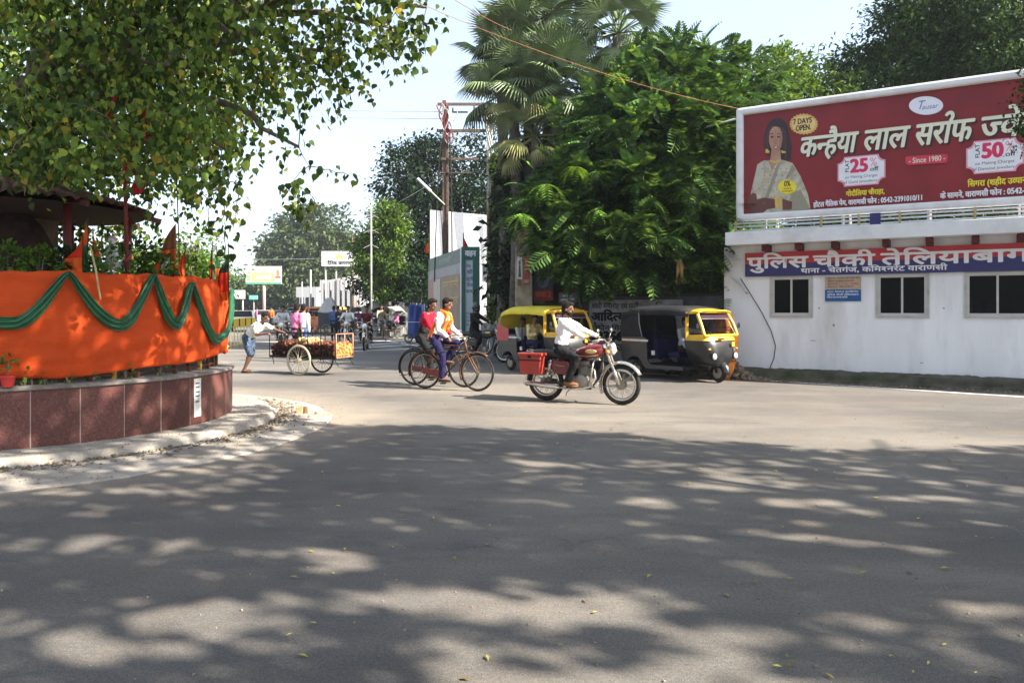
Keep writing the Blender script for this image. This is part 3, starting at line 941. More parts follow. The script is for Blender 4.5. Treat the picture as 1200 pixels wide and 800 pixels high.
pt = thing("potted_plant", "small green plant in a red plastic pot on the island rim", "plant", (p.x, p.y, 0.75))
mb = MB(); mb.lathe((0, 0, 0), [(0.05, 0), (0.07, 0.10), (0.078, 0.10), (0.078, 0.12), (0.06, 0.12)], n=16); mb.obj("pot", RP, pt, auto=40)
rng = np.random.default_rng(3); n = 26
P = rng.normal(size=(n, 3)) * [.06, .05, .06] + [0, 0, .24]; V, Fs = scatter(P, rng.normal(size=(n, 3)), np.full(n, .07), T_oval(.6), rng=rng)
put("leaves", big_mesh("leaves", V, Fs, G_BRIGHT), pt)
mb = MB(); mb.tube([(0, 0, .1), (0.01, 0, .26)], .006, 5); mb.obj("stem", BARK, pt)
gp = "low plants peeping out under the orange cloth"
for i, (px, s, nm) in enumerate([(28, .10, "broad leaved seedling right of the red pot"), (38, .08, "yellowish sprig under the cloth next to the seedling"), (53, .07, "thin sprig in the gap under the cloth left of the white leaf"),
                                 (80, .07, "pale leaved sprig in the gap under the cloth"), (148, .09, "dark leaved sprig under the sagging middle of the cloth"), (187, .09, "upright sprig beside the yellow railing post under the cloth"), (110, .05, "faint sprig under the lowest sag of the cloth")]):
    th, t = th_of(px, 2.5)
    c = ipt(th, 2.5, 0.75 + s)
    bush("sprig", nm, "plant", c, (s, s * .7, s), 22, .055, G_BRIGHT, seed=i, group=gp, stems=2)
# shrubs growing behind the cloth
gs = "shrubs growing on the island behind the orange cloth"
for i, (px, py, y, r, nm, mt) in enumerate([
    (10, 308, 8.6, .26, "low green shrub at the left edge above the orange cloth", G_BRIGHT), (48, 312, 8.7, .25, "rounded green shrub under the shelter near the maroon post", G_BRIGHT),
    (78, 310, 8.9, .22, "dark shrub left of the orange pennants above the cloth", G_DARK), (128, 308, 9.0, .30, "yellow green shrub right of the green pennant", G_BRIGHT),
    (165, 305, 9.8, .35, "shaded shrub behind the ribbon pole", G_DARK), (186, 312, 9.7, .2, "light green shrub left of the ragged flag", G_BRIGHT),
    (230, 288, 10.9, .38, "tall sparse shrub between the ragged flag and the far trees", G_BRIGHT), (226, 318, 10.4, .22, "low yellowish shrub behind the green swag knot", G_BRIGHT)]):
    c = at(px, py, y)
    bush("shrub", nm, "shrub", c, (r, r * .8, r * .9), 260, .085, mt, T_oval(.6), seed=20 + i, group=gs)
PKP = M("pink_paper", (0.5, 0.25, 0.28), .7, var=.3, scale=30); WHP = M("white_paper", (0.6, 0.62, 0.66), .7, var=.2, scale=25)
p = at(131, 316, 9.3); fg = thing("cutout_figure", "small pink and white cut-out figure standing among the shrubs", "figure", p)
mb = MB(); mb.ell((0, 0, .36), (.045, .03, .055)); mb.lathe((0, 0, 0), [(.09, 0), (.07, .15), (.075, .28), (.03, .32)], n=12); mb.obj("body", WHP, fg, smooth=True)
mb = MB(); mb.ell((0, .01, .385), (.052, .034, .045)); mb.obj("hood", PKP, fg, smooth=True)
hang(143, 298, 318, 9.2, .09, "short white paper streamer dangling beside the cut-out figure", WHP, "streamer")
hang(66, 290, 316, 9.2, .09, "pale blue streamer hanging under the shelter", M("blue_paper", (.3, .5, .55), .7), "streamer")
# ================================================================== peepal tree on the island
PEEP = leaf_mat("peepal_leaf", (0.03, 0.055, 0.014), (0.30, 0.38, 0.07), (0.08, 0.145, 0.028), trans=0.27, rough=0.5, extra=(0.38, 0.30, 0.05))
def in_poly(x, y, poly):
    c = np.zeros(len(x), bool); n = len(poly)
    for i in range(n):
        x0, y0 = poly[i]; x1, y1 = poly[(i + 1) % n]
        if y0 == y1: continue
        k = ((y0 > y) != (y1 > y)) & (x < (x1 - x0) * (y - y0) / (y1 - y0) + x0)
        c ^= k
    return c
OUT = [(-90, -140), (520, -140), (500, -5), (478, 8), (512, 26), (505, 52), (470, 66), (445, 62), (436, 92), (404, 100), (378, 112), (352, 130), (336, 180),
       (330, 215), (300, 205), (262, 205), (232, 250), (205, 215), (178, 205), (165, 222), (120, 208), (60, 200), (-90, 200)]
rng = np.random.default_rng(11)
base = Vector((-7.05, 10.95, 0.7))
root = thing("peepal_tree", "large peepal tree with drooping heart shaped leaves over the round island", "tree", base)
N0 = 5200
cx = rng.uniform(-90, 520, N0); cy = rng.uniform(-140, 250, N0)
ok = in_poly(cx, cy, OUT)
cx, cy = cx[ok], cy[ok]
# keep fewer clumps toward the outer right so the sky shows through
dens = np.clip(1.12 - (cx - 230) / 330.0, 0.30, 1.0) * np.where((cx > 290) & (cy > 100), 0.38, 1)
holes = np.array([mnoise.noise(Vector((a / 34, b / 28, 0.3))) for a, b in zip(cx, cy)])
dens = np.where(holes > 0.12, dens * 0.10, dens)
gapx = [(36, 88, 15), (55, 130, 14), (62, 110, 10), (183, 128, 8), (290, 52, 10), (152, 208, 9), (232, 175, 12), (305, 130, 16), (20, 168, 10), (318, 196, 16)]
for gx, gy, gr_ in gapx:
    dens = np.where((cx - gx) ** 2 + (cy - gy) ** 2 < gr_ ** 2, 0.02, dens)
ok = rng.random(len(cx)) < dens * np.where(cx < 240, .66, .52)
cx, cy = cx[ok], cy[ok]
yd = rng.uniform(7.4, 11.0, len(cx)); yd = np.where(cx > 380, rng.uniform(7.6, 9.2, len(cx)), yd)
C = np.stack([(cx - HX) / F * yd, yd, EYE + (HY - cy) / F * yd], 1)
extra = []
def strand(px0, py0, px1, py1, y, n=7):
    for i in range(n):
        t = i / (n - 1); a = at(px0 + (px1 - px0) * t + rng.normal(0, 3), py0 + (py1 - py0) * t, y + rng.normal(0, .05)); extra.append((a.x, a.y, a.z, .25 + .0 * t))
strand(258, 205, 270, 300, 8.4, 9); strand(236, 200, 244, 268, 8.6, 6); strand(214, 190, 222, 250, 8.8, 6); strand(280, 215, 276, 268, 8.3, 5)
strand(340, 215, 358, 262, 8.0, 7); strand(352, 222, 366, 240, 8.1, 3); strand(335, 225, 345, 245, 8.0, 3)
strand(398, 100, 396, 140, 8.0, 4); strand(470, 30, 512, 28, 8.6, 4); strand(450, 50, 498, 60, 8.5, 5); strand(360, 195, 408, 206, 8.3, 4); strand(170, 215, 178, 260, 9.6, 5)
strand(385, 60, 300, 120, 8.2, 5)
EX = np.array(extra)
per = 16
P1 = np.repeat(C, per, 0) + rng.normal(size=(len(C) * per, 3)) * np.array([.15, .15, .15])
P2 = np.repeat(EX[:, :3], 5, 0) + rng.normal(size=(len(EX) * 5, 3)) * np.array([.05, .05, .05])
# shaded fill low behind the shelter and behind the crown at the left
nb = 1000
bx = rng.uniform(-40, 290, nb); by = rng.uniform(-60, 322, nb); bd = rng.uniform(11.0, 12.6, nb)
okb = ~((bx > 165) & (by > 225)) & ~((bx > 205) & (by > 180))
bx, by, bd = bx[okb], by[okb], bd[okb]
CB = np.stack([(bx - HX) / F * bd, bd, EYE + (HY - by) / F * bd], 1)
P3 = np.repeat(CB, 12, 0) + rng.normal(size=(len(CB) * 12, 3)) * .2
P = np.concatenate([P1, P2, P3])
n = len(P)
D = rng.normal(size=(n, 3)) * np.array([.42, .42, .25]); D[:, 2] -= 0.85
S = rng.uniform(.040, .096, n)
roll = rng.uniform(-PI, PI, n)
# young leaves with their own object: the nearest ones inside the frame
px_ = HX + P[:, 0] / P[:, 1] * F; py_ = HY - (P[:, 2] - EYE) / P[:, 1] * F
vis = (px_ > 0) & (px_ < 1200) & (py_ > 0)
order = np.argsort(np.where(vis, P[:, 1], 99))[:290]
mask = np.ones(n, bool); mask[order] = False
V, Fs = scatter(P[mask] - np.array(base), D[mask], S[mask], T_heart(), roll=roll[mask], rng=rng)
put("crown", big_mesh("crown", V, Fs, PEEP, smooth=False), root)
tv, tf = T_heart()
lm = big_mesh("leaf", tv, tf, PEEP)
for i in order:
    d = Vector(D[i]).normalized()
    q = d.to_track_quat('X', 'Z') @ Quaternion((1, 0, 0), float(roll[i]))
    o = put("leaf", lm, root, loc=Vector(P[i]) - base, scale=float(S[i]))
    o.rotation_mode = 'QUATERNION'; o.rotation_quaternion = q
# trunk, limbs and twigs
mb = MB()
mb.tube([(0, 0, -.1), (.05, 0, .8), (0.0, -.1, 1.8), (.15, -.25, 2.8), (.3, -.5, 3.8)], [.5, .4, .36, .32, .26], 14)
mb.tube([(0.1, .1, .3), (-.3, .05, 1.4), (-.7, -.3, 2.6), (-1.2, -.8, 3.8)], [.3, .26, .22, .15], 10)
tips = [at(500, 40, 8.6), at(440, 20, 8.4), at(400, 90, 8.2), at(350, 200, 8.1), at(270, 200, 8.5), at(300, 60, 8), at(200, 100, 7.8), at(90, 60, 7.8), at(20, 120, 8), at(210, -60, 8), at(400, -60, 8.5), at(160, 180, 9.2), at(60, -60, 9), at(380, 100, 9.5), at(460, 60, 9)]
LP = []
for t in tips:
    t = t - base; s = Vector((.2, -.35, 3.1)); pts = []
    bend = Vector((0, 0, 1)) * (t - s).length * .16
    for i in range(13):
        k = i / 12; pts.append(s.lerp(t, k) + bend * math.sin(PI * k * .9) + Vector(rng.normal(size=3)) * .05 * (0 < i < 12))
    mb.tube(pts, [.15 * (1 - .93 * (i / 12) ** .8) + .006 for i in range(13)], 7); LP += pts[3:]
mb.obj("trunk", BARK, root, smooth=True)
NODE = [np.array(tuple(p)) for p in LP]
mb = MB()
allc = np.concatenate([C[::2], EX[:, :3]]) - np.array(base)
LPa = np.array(NODE)
near = np.array([np.min(np.linalg.norm(LPa - c, axis=1)) for c in allc])
for j in np.argsort(near):
    c = allc[j]; arr = np.array(NODE); d = np.linalg.norm(arr - c, axis=1) + .35 * np.maximum(0, c[2] - arr[:, 2])
    k = int(np.argmin(d)); dist = float(np.linalg.norm(arr[k] - c))
    if dist > 1.6 or dist < .03: continue
    a = Vector(arr[k]); b = Vector(c); m_ = a.lerp(b, .55) + Vector((rng.normal() * .06, rng.normal() * .06, .10)) * dist
    mb.tube([a, m_, b], [.0065, .005, .003], 4); NODE.append(c); NODE.append(np.array(tuple(m_)))
TWIG = M("twig", (.20, .17, .12), .9, var=.3)
tag(mb.obj("twigs", TWIG, root, fix=False), kind='stuff')
# ================================================================== police post (right)
B0 = Vector((5.178, 17.0, 0)); BA = math.atan2(-2.8, 4.61); CU, SU = math.cos(BA), math.sin(BA)
def s_of(px):
    r = (px - HX) / F
    return (B0.y * r - B0.x) / (CU - r * SU)
def sz(px, py):
    s = s_of(px); y = B0.y + s * SU
    return s, EYE + (HY - py) / F * y
WALLW = M("white_wall_paint", (0.76, 0.77, 0.80), 0.85, var=0.05, scale=2.2, dirt=(0.46, 0.45, 0.43), dirt_amt=0.32, bump=0.25, bscale=18, stretch=(1, 1, .22))
TRIM = M("trim_grey", (0.42, 0.41, 0.40), 0.6, var=0.12, dirt=(.2, .18, .16), dirt_amt=.3)
ALU = M("aluminium", (0.5, 0.49, 0.46), 0.45, metal=0.4, var=0.1)
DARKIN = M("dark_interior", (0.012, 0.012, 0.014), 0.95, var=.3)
BPX = thing("police_post", "white single storey building with sliding windows and a projecting roof slab beside the road", "building", B0, BA)
S0, S1, TH_ = -0.32, 9.5, 0.23
wins = [(s_of(905), s_of(950)), (s_of(1029), s_of(1086)), (s_of(1133), s_of(1133) + 1.02), (7.4, 8.4)]
Z0, Z1 = 1.42, 2.245
mb = MB()
def wbox(a, b, z0, z1): mb.box(((a + b) / 2, TH_ / 2, (z0 + z1) / 2), (b - a, TH_, z1 - z0))
wbox(S0, S1, -0.1, Z0); wbox(S0, S1, Z1, 2.97)
e = S0
for a, b in wins: wbox(e, a, Z0, Z1); e = b
wbox(e, S1, Z0, Z1)
mb.box((S0 + TH_ / 2, 2.6 + TH_ / 2, 1.43), (TH_, 4.8, 3.06)); mb.box((S1 - TH_ / 2, 2.6 + TH_ / 2, 1.43), (TH_, 4.8, 3.06))
mb.box(((S0 + S1) / 2, 5.1, 1.43), (S1 - S0, .2, 3.06))
mb.obj("wall", WALLW, BPX)
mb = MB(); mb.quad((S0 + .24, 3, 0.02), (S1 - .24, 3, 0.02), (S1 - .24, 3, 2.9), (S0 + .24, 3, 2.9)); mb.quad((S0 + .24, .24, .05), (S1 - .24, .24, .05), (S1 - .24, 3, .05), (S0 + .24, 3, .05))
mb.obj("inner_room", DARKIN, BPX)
GL = glass_mat("window_glass", (0.30, 0.33, 0.35), 0.6)
for a, b in wins:
    w = MB(); y = 0.045; t = 0.045
    for (x0, x1, z0, z1) in ((a, b, Z0, Z0 + t), (a, b, Z1 - t, Z1), (a, a + t, Z0 + t, Z1 - t), (b - t, b, Z0 + t, Z1 - t), ((a + b) / 2 - .02, (a + b) / 2 + .02, Z0 + t, Z1 - t)):
        w.box(((x0 + x1) / 2, y, (z0 + z1) / 2), (x1 - x0, .07, z1 - z0))
    wo = w.obj("window", ALU, BPX, bevel=.004)
    for k in (0, 1):
        x0 = a + t if k == 0 else (a + b) / 2 + .02; x1 = (a + b) / 2 - .02 if k == 0 else b - t
        g_ = MB(); g_.box(((x0 + x1) / 2, y + (.012 if k else -.012), (Z0 + Z1) / 2), (x1 - x0, .005, Z1 - Z0 - 2 * t)); g_.obj("pane", GL, wo)
    s_ = MB(); s_.box(((a + b) / 2, -0.012, Z0 - .028), (b - a + .10, .05, .045)); s_.box(((a + b) / 2, -0.008, Z1 + .03), (b - a + .10, .035, .045))
    s_.box((a - .025, -.006, (Z0 + Z1) / 2), (.05, .03, Z1 - Z0)); s_.box((b + .025, -.006, (Z0 + Z1) / 2), (.05, .03, Z1 - Z0))
    s_.obj("sill", TRIM, wo, bevel=.004)
# curtain and figures seen dimly behind the third window
cu = MB(); a, b = wins[2]; cu.grid(lambda u, v: Vector((a + .08 + .3 * u, .5 + .03 * math.sin(u * 20), 1.3 + .5 * v * (1 - .3 * u))), 14, 4)
cu.obj("curtain", M("grey_cloth", (.35, .36, .4), .8), BPX, solid=.01)
cu = MB(); cu.box((b - .1, .6, 1.5), (.3, .2, .4)); cu.obj("red_cabinet", M("cab_red", (.3, .03, .04), .6), BPX, bevel=.02)
# slab
mb = MB(); mb.box(((S0 + S1) / 2 + .12, 2.2, 3.115), (S1 - S0 - .1, 5.5, .29)); mb.obj("roof_slab", M("slab_white", (.66, .68, .71), .85, var=.1, scale=2, dirt=(.35, .34, .33), dirt_amt=.3, bump=.3), BPX, bevel=.012)
MAR = M("bracket_red", (.09, .02, .022), .7, var=.3)
s = 0.05; bs = [s_of(x) for x in (901, 939, 981, 1040, 1090, 1143, 1196)] + [6.2, 7.0, 7.8]
for x in bs:
    mb = MB(); mb.box((x, -.21, 2.895), (.13, .42, .146)); mb.obj("bracket", MAR, BPX, bevel=.006)
# mossy drain plinth
MOSS = M("mossy_concrete", (0.075, 0.072, 0.055), 1.0, var=.55, scale=3, bump=1.0, bscale=16, dirt=(.035, .05, .02), dirt_amt=.4)
def pl_(u, v):
    x = -1.2 + 10.6 * u; n = mnoise.noise(Vector((x * 2.2, v * 3, 0))); n2 = mnoise.noise(Vector((x * 9, v * 5, 4)))
    prof = [(-.52, -.02), (-.50, .05), (-.42, .06), (-.40, .17), (-.37, .205), (-.2, .215), (0.0, .235)]
    k = v * 6; i = min(int(k), 5); w = k - i
    y = prof[i][0] + (prof[i + 1][0] - prof[i][0]) * w; z = prof[i][1] + (prof[i + 1][1] - prof[i][1]) * w
    return Vector((x, y + .03 * n + .012 * n2, z + (.03 * n + .016 * n2) * (v > .1)))
mb = MB(); mb.grid(pl_, 300, 12); 
dr = mb.obj("drain_edge", MOSS, smooth=True, loc=B0, rot=(0, 0, BA)); tag(dr, "dark mossy concrete drain edge running along the foot of the white building", "drain edge")
def f_drain(rng):
    x = rng.uniform(-1.5, 6.5); y = -.55 - abs(rng.normal(0, .13)); return (B0.x + CU * x - SU * y, B0.y + SU * x + CU * y, .004)
chips("drain_rubble", f_drain, 700, .008, .04, EARTH, "crumbled earth and rubble at the foot of the mossy drain edge", "rubble", 8)
def f_mound(rng):
    x = rng.normal(-.1, .35); y = rng.normal(-.45, .12); z = max(0, .42 * math.exp(-(((x + .1) / .4) ** 2 + ((y + .45) / .2) ** 2)) * rng.uniform(.6, 1)); return (B0.x + CU * x - SU * y, B0.y + SU * x + CU * y, z)
chips("earth_mound", f_mound, 900, .03, .09, EARTH, "small brown mound of earth and broken brick at the left end of the white building", "mound", 9)
# loose cable on the wall
CAB = M("black_cable", (.02, .02, .02), .6)
mb = MB(); pts = []
for (px, py) in ((868, 326), (880, 345), (893, 366), (904, 388), (909, 405), (907, 420), (902, 432), (890, 437)):
    s, z = sz(px, py); pts.append((s, -.02, z))
mb.tube(pts, .009, 6)
mb.obj("loose_cable", CAB, smooth=True, loc=B0, rot=(0, 0, BA)); tag(bpy.data.objects['loose_cable'], "thin black cable hanging loose down the white wall left of the first window", "cable")
# small blemishes on the paint: bits of old tape and chips
mb = MB()
for (px, py, w, h) in ((960, 361, .03, .03), (977, 381, .035, .05), (953, 399, .12, .012), (1106, 361, .03, .03), (1134, 440, .1, .03), (1080, 425, .05, .015)):
    s, z = sz(px, py); mb.box((s, -.003, z), (w, .004, h))
mb.obj("paint_chip", M("chip_dark", (.2, .2, .21), .9), BPX)

# ------------------------------------------------------------------ sign board
RED = M("sign_red", (0.42, 0.018, 0.028), 0.5, var=0.06, scale=2); NAVY = M("sign_navy", (0.018, 0.018, 0.12), 0.5, var=0.08, scale=2)
LET = M("letter_white", (0.72, 0.72, 0.76), 0.55, var=0.04)
sg = thing("police_sign", "long red and navy sign board with white Hindi lettering above the windows", "sign", B0, BA)
sx0, sx1 = s_of(874), 7.6
mb = MB(); mb.box(((sx0 + sx1) / 2, -.035, (2.56 + 2.815) / 2), (sx1 - sx0, .06, .255)); mb.obj("red_band", RED, sg)
mb = MB(); mb.box(((sx0 + sx1) / 2, -.036, (2.28 + 2.56) / 2), (sx1 - sx0, .062, .28)); mb.obj("navy_band", NAVY, sg)
X, Zv = (1, 0, 0), (0, 0, 1)
def lettering(s, px0, px1, zb, size, mat, parent, y=-.071, bold=.03, slant=0, name="lettering", solid=.0):
    a, b = s_of(px0), s_of(px1); mb = MB()
    text_mb(mb, s, (a, y, zb), X, Zv, size, bold, width=b - a, slant=slant)
    return mb.obj(name, mat, parent, fix=False, solid=solid)
for (t, a, b) in (("पुिलस", 877, 947), ("चौकी", 954, 1025), ("तेिलयाबाग", 1033, 1207)):
    lettering(t, a, b, 2.465, .37, LET, sg, bold=.036, solid=.02)
lettering("थाना - चेतगंज, कमि{श}नरेट वाराणसी".replace("कमि", "किम"), 939, 1110, 2.335, .15, LET, sg, bold=.03)

# notice boards between the windows
nb = thing("notice_board", "small notice with beige text sheet above and blue painted panel below, between two windows", "notice", B0, BA)
a, b = s_of(967), s_of(1009)
mb = MB(); mb.box(((a + b) / 2, -.012, 2.11), (b - a, .02, .25)); o1 = mb.obj("beige_sheet", M("beige_sheet", (.42, .30, .22), .8, var=.15), nb)
mb = MB(); mb.box(((a + b) / 2, -.012, 1.84), (b - a, .022, .25)); o2 = mb.obj("blue_panel", M("blue_panel", (.02, .09, .27), .6, var=.15), nb)
mb = MB()
for i, z in enumerate((2.19, 2.13, 2.07, 2.01)):
    text_mb(mb, ["सूचना - जनता की सेवा में", "पुिलस आयु{क}त वाराणसी", "दूरभाष - 112, 1090", "थाना चेतगंज"][i], (a + .05, -.0235, z), X, Zv, .05, .01, width=(b - a) * (.85 - .12 * (i % 2)))
mb.obj("lettering", M("ink_brown", (.14, .06, .05), .8), nb, fix=False)
mb = MB()
for i, z in enumerate((1.90, 1.84, 1.785)):
    text_mb(mb, ["थाना चेतगंज क{म}िश{न}रेट", "पुिलस चौकी तेिलयाबाग", "वाराणसी"][i], (a + .04, -.0245, z), X, Zv, .05, .015, width=(b - a) * (.88 - .3 * (i == 2)))
mb.obj("lettering", LET, nb, fix=False)

# ------------------------------------------------------------------ billboard
BW = M("billboard_frame", (0.66, 0.67, 0.69), 0.5, var=0.08, scale=3, dirt=(.32, .22, .14), dirt_amt=.22)
BRED = M("billboard_red", (0.20, 0.008, 0.014), 0.5, var=0.18, scale=1.3, bump=.05)
bb = thing("billboard", "large crimson jewellery billboard in a thick white tube frame on the roof edge", "billboard", B0, BA)
BS1 = 7.5; YB = -.06
for (p, q, nm) in (((-.02, YB, 6.03), (BS1, YB, 6.03), "frame_tube"), ((-.02, YB, 3.62), (BS1, YB, 3.62), "frame_tube"), ((.06, YB, 3.62), (.06, YB, 6.03), "frame_tube"), ((BS1, YB, 3.62), (BS1, YB, 6.03), "frame_tube")):
    mb = MB(); mb.beam(p, q, .16, .17, up=(0, 1, 0)); mb.obj(nm, BW, bb, bevel=.05)
mb = MB(); mb.box((BS1 / 2, YB + .03, 4.825), (BS1 - .1, .03, 2.3)); mb.obj("face", BRED, bb)
mb = MB()
for x in (.6, 2.2, 3.8, 5.4, 7.0):
    mb.beam((x, .05, 3.2), (x, .05, 6.0), .05, .05); mb.beam((x, .06, 5.6), (x, 1.5, 3.27), .04, .04)
mb.obj("brace", TRIM, bb)
YF = YB + .0125
lay = [0]
def flat(mb, poly_px, org=(865, 110), sc=5.16):
    pts = []
    for x, y in poly_px:
        s, z = sz(org[0] + x / sc, org[1] + y / sc); pts.append((s, z))
    return pts
def shape(name, polys, mat, org=(865, 110), sc=5.16):
    """printed shape on the billboard: outline polygons laid on its face"""
    lay[0] += 1; y = YF - .0006 * lay[0] - .002
    sets = [polys] if name == "printed_pattern" else [[P_] for P_ in polys]
    for g_ in sets:
        mb = MB()
        for P_ in g_:
            pts = flat(mb, P_, org, sc); mb.add([(s, y, z) for s, z in pts], [tuple(range(len(pts)))])
        o = mb.obj(name, mat, bb, fix=False)
    if len(sets) == 1 and len(polys) > 1: o['kind'] = 'stuff'
    return o
def oval(cx, cy, rx, ry, n=28, wob=0, wn=16):
    return [(cx + rx * (1 + wob * math.cos(wn * t)) * math.cos(t), cy + ry * (1 + wob * math.cos(wn * t)) * math.sin(t)) for t in [2 * PI * i / n for i in range(n)]]
def PM(name, c): return M("print_" + name, c, .5, var=.05, bump=0)
SKIN = M("print_skin", (.40, .22, .15), .5, var=.22, scale=3.2, bump=0); HAIRP = PM("hair", (.03, .015, .02)); SARI = M("print_sari", (.42, .40, .32), .5, var=.32, scale=7, bump=0); SARI2 = PM("sari_shade", (.27, .25, .19)); GOLD = PM("gold", (.62, .40, .10)); YEL = PM("yellow", (.75, .62, .03)); CREAM = PM("cream", (.70, .70, .55)); BLK = PM("black", (.02, .01, .015)); WHP2 = PM("white", (.72, .74, .8)); PINK = PM("pink", (.62, .02, .10)); LIP = PM("lip", (.3, .01, .03)); MEH = PM("henna", (.12, .04, .035)); PALEP = PM("pale_pink", (.7, .3, .4)); INKB = PM("ink_blue", (.06, .10, .42)); PILL = PM("pill", (.55, .03, .07))
shape("printed_hair", [[(165, 365), (158, 300), (165, 240), (185, 180), (220, 152), (262, 150), (295, 180), (312, 240), (326, 320), (322, 400), (280, 412), (250, 385), (200, 385), (178, 378)]], HAIRP)
shape("printed_neck", [[(205, 340), (258, 340), (262, 400), (300, 420), (200, 480), (160, 420), (198, 400)]], SKIN)
shape("printed_sari", [[(120, 430), (160, 405), (190, 408), (205, 470), (240, 420), (272, 402), (330, 420), (380, 500), (425, 610), (440, 700), (250, 716), (88, 726), (80, 600), (100, 520)]], SARI)
shape("printed_fold", [[(240, 425), (262, 410), (215, 560), (180, 640), (160, 640)], [(330, 600), (380, 580), (440, 700), (300, 712), (310, 650)], [(330, 430), (352, 460), (300, 520), (290, 510)], [(120, 560), (135, 480), (145, 480), (130, 590)]], SARI2)
shape("printed_face", [[(190, 262), (196, 228), (212, 205), (232, 200), (254, 208), (268, 236), (272, 275), (264, 322), (248, 350), (230, 362), (212, 350), (198, 322), (190, 290)]], SKIN)
shape("printed_arm", [[(62, 640), (90, 600), (112, 605), (118, 640), (160, 628), (232, 640), (240, 690), (180, 700), (150, 724), (78, 728), (60, 690)], [(270, 636), (330, 655), (326, 700), (272, 705)]], MEH)
shape("printed_features", [[(198, 262), (216, 258), (216, 268), (200, 270)], [(240, 258), (258, 260), (256, 269), (240, 268)], [(197, 246), (216, 240), (216, 245), (198, 251)], [(240, 240), (260, 244), (259, 249), (240, 245)], [(226, 300), (236, 300), (234, 304), (228, 304)]], BLK)
shape("printed_shade", [[(250, 208), (268, 236), (272, 275), (264, 322), (248, 350), (236, 360), (250, 320), (256, 270)]], PM("skin_shade", (.30, .15, .10)))
shape("printed_parting", [[(178, 378), (165, 300), (175, 240), (195, 200), (230, 172), (200, 215), (186, 270), (190, 330), (196, 380)], [(262, 200), (290, 230), (296, 300), (300, 400), (285, 405), (276, 320), (274, 250)]], PM("hair_brown", (.055, .028, .025)))
shape("printed_blouse", [[(120, 430), (150, 410), (160, 470), (140, 560), (100, 590), (90, 560), (104, 500)]], PM("blouse", (.46, .43, .36)))
shape("printed_pattern", [oval(150 + 37 * (k % 7) + 11 * (k // 7 % 2), 455 + 42 * (k // 7), 4, 4, 8) for k in range(36) if 105 < 150 + 37 * (k % 7) < 330 + 14 * (k // 7)], PM("motif", (.22, .17, .12)))
shape("printed_lips", [[(214, 322), (230, 318), (246, 322), (238, 336), (222, 336)], [(228, 228), (233, 228), (233, 234), (228, 234)]], LIP)
shape("printed_teeth", [[(219, 324), (241, 324), (234, 330), (225, 330)]], WHP2)
shape("printed_jewellery", [[(168, 340), (180, 336), (196, 358), (170, 362)], [(262, 345), (290, 352), (292, 360), (268, 362)], [(196, 402), (230, 412), (260, 400), (262, 408), (230, 422), (196, 412)], [(224, 620), (246, 620), (248, 690), (228, 692)], [(252, 625), (268, 625), (268, 690), (254, 690)], [(168, 480), (174, 478), (160, 560), (154, 560)]], GOLD)
shape("printed_badge", [oval(400, 187, 84, 62, 96, .05, 24)], GOLD)
shape("printed_badge_inner", [oval(400, 187, 70, 50, 40)], PM("gold_light", (.72, .52, .20)))
shape("printed_oval", [oval(300, 565, 56, 44)], YEL)
def words(s, px0, px1, py_base, size_px, mat, bold=.02, slant=0, px_ref=None, name="printed_words"):
    """words on the billboard from px0 to px1; size in photo pixels at their place"""
    lay[0] += 1
    a, b = s_of(px0), s_of(px1); mid = (px0 + px1) / 2
    _, zb = sz(mid, py_base); y = B0.y + (a + b) / 2 * SU
    mb = MB(); text_mb(mb, s, (a, YF - .0006 * lay[0] - .002, zb), X, Zv, size_px / F * y, bold, width=b - a, slant=slant)
    return mb.obj(name, mat, bb, fix=False)
words("7 DAYS", 930, 952, 110 + 184 / 5.16, 9, BLK, .03)
words("OPEN.", 933, 951, 110 + 224 / 5.16, 9, BLK, .03)
words("0%", 919.5, 927, 110 + 560 / 5.16, 9, BLK, .02)
words("making", 919, 928, 110 + 578 / 5.16, 3, BLK, .0)
words("charges", 917, 930, 110 + 594 / 5.16, 3, BLK, .0)
def title(mat, dx, dz, ex):
    lay[0] += 1
    for (t, a, b) in (("क{न}हैया", 937, 1002), ("लाल", 1011, 1062), ("सरा~फ", 1071, 1137), ("{ज}वेल~स", 1147, 1262)):
        a, b = s_of(a), s_of(b) if b < 1210 else s_of(1147) + 1.42
        mb = MB(); text_mb(mb, t, (a + dx, YF - .0006 * lay[0] - .002, 4.87 + dz), X, Zv, .66, .023 + ex, width=b - a, slant=.16)
        mb.obj("printed_title", mat, bb, fix=False)
title(BLK, .035, -.035, 0); title(CREAM, 0, 0, .0)
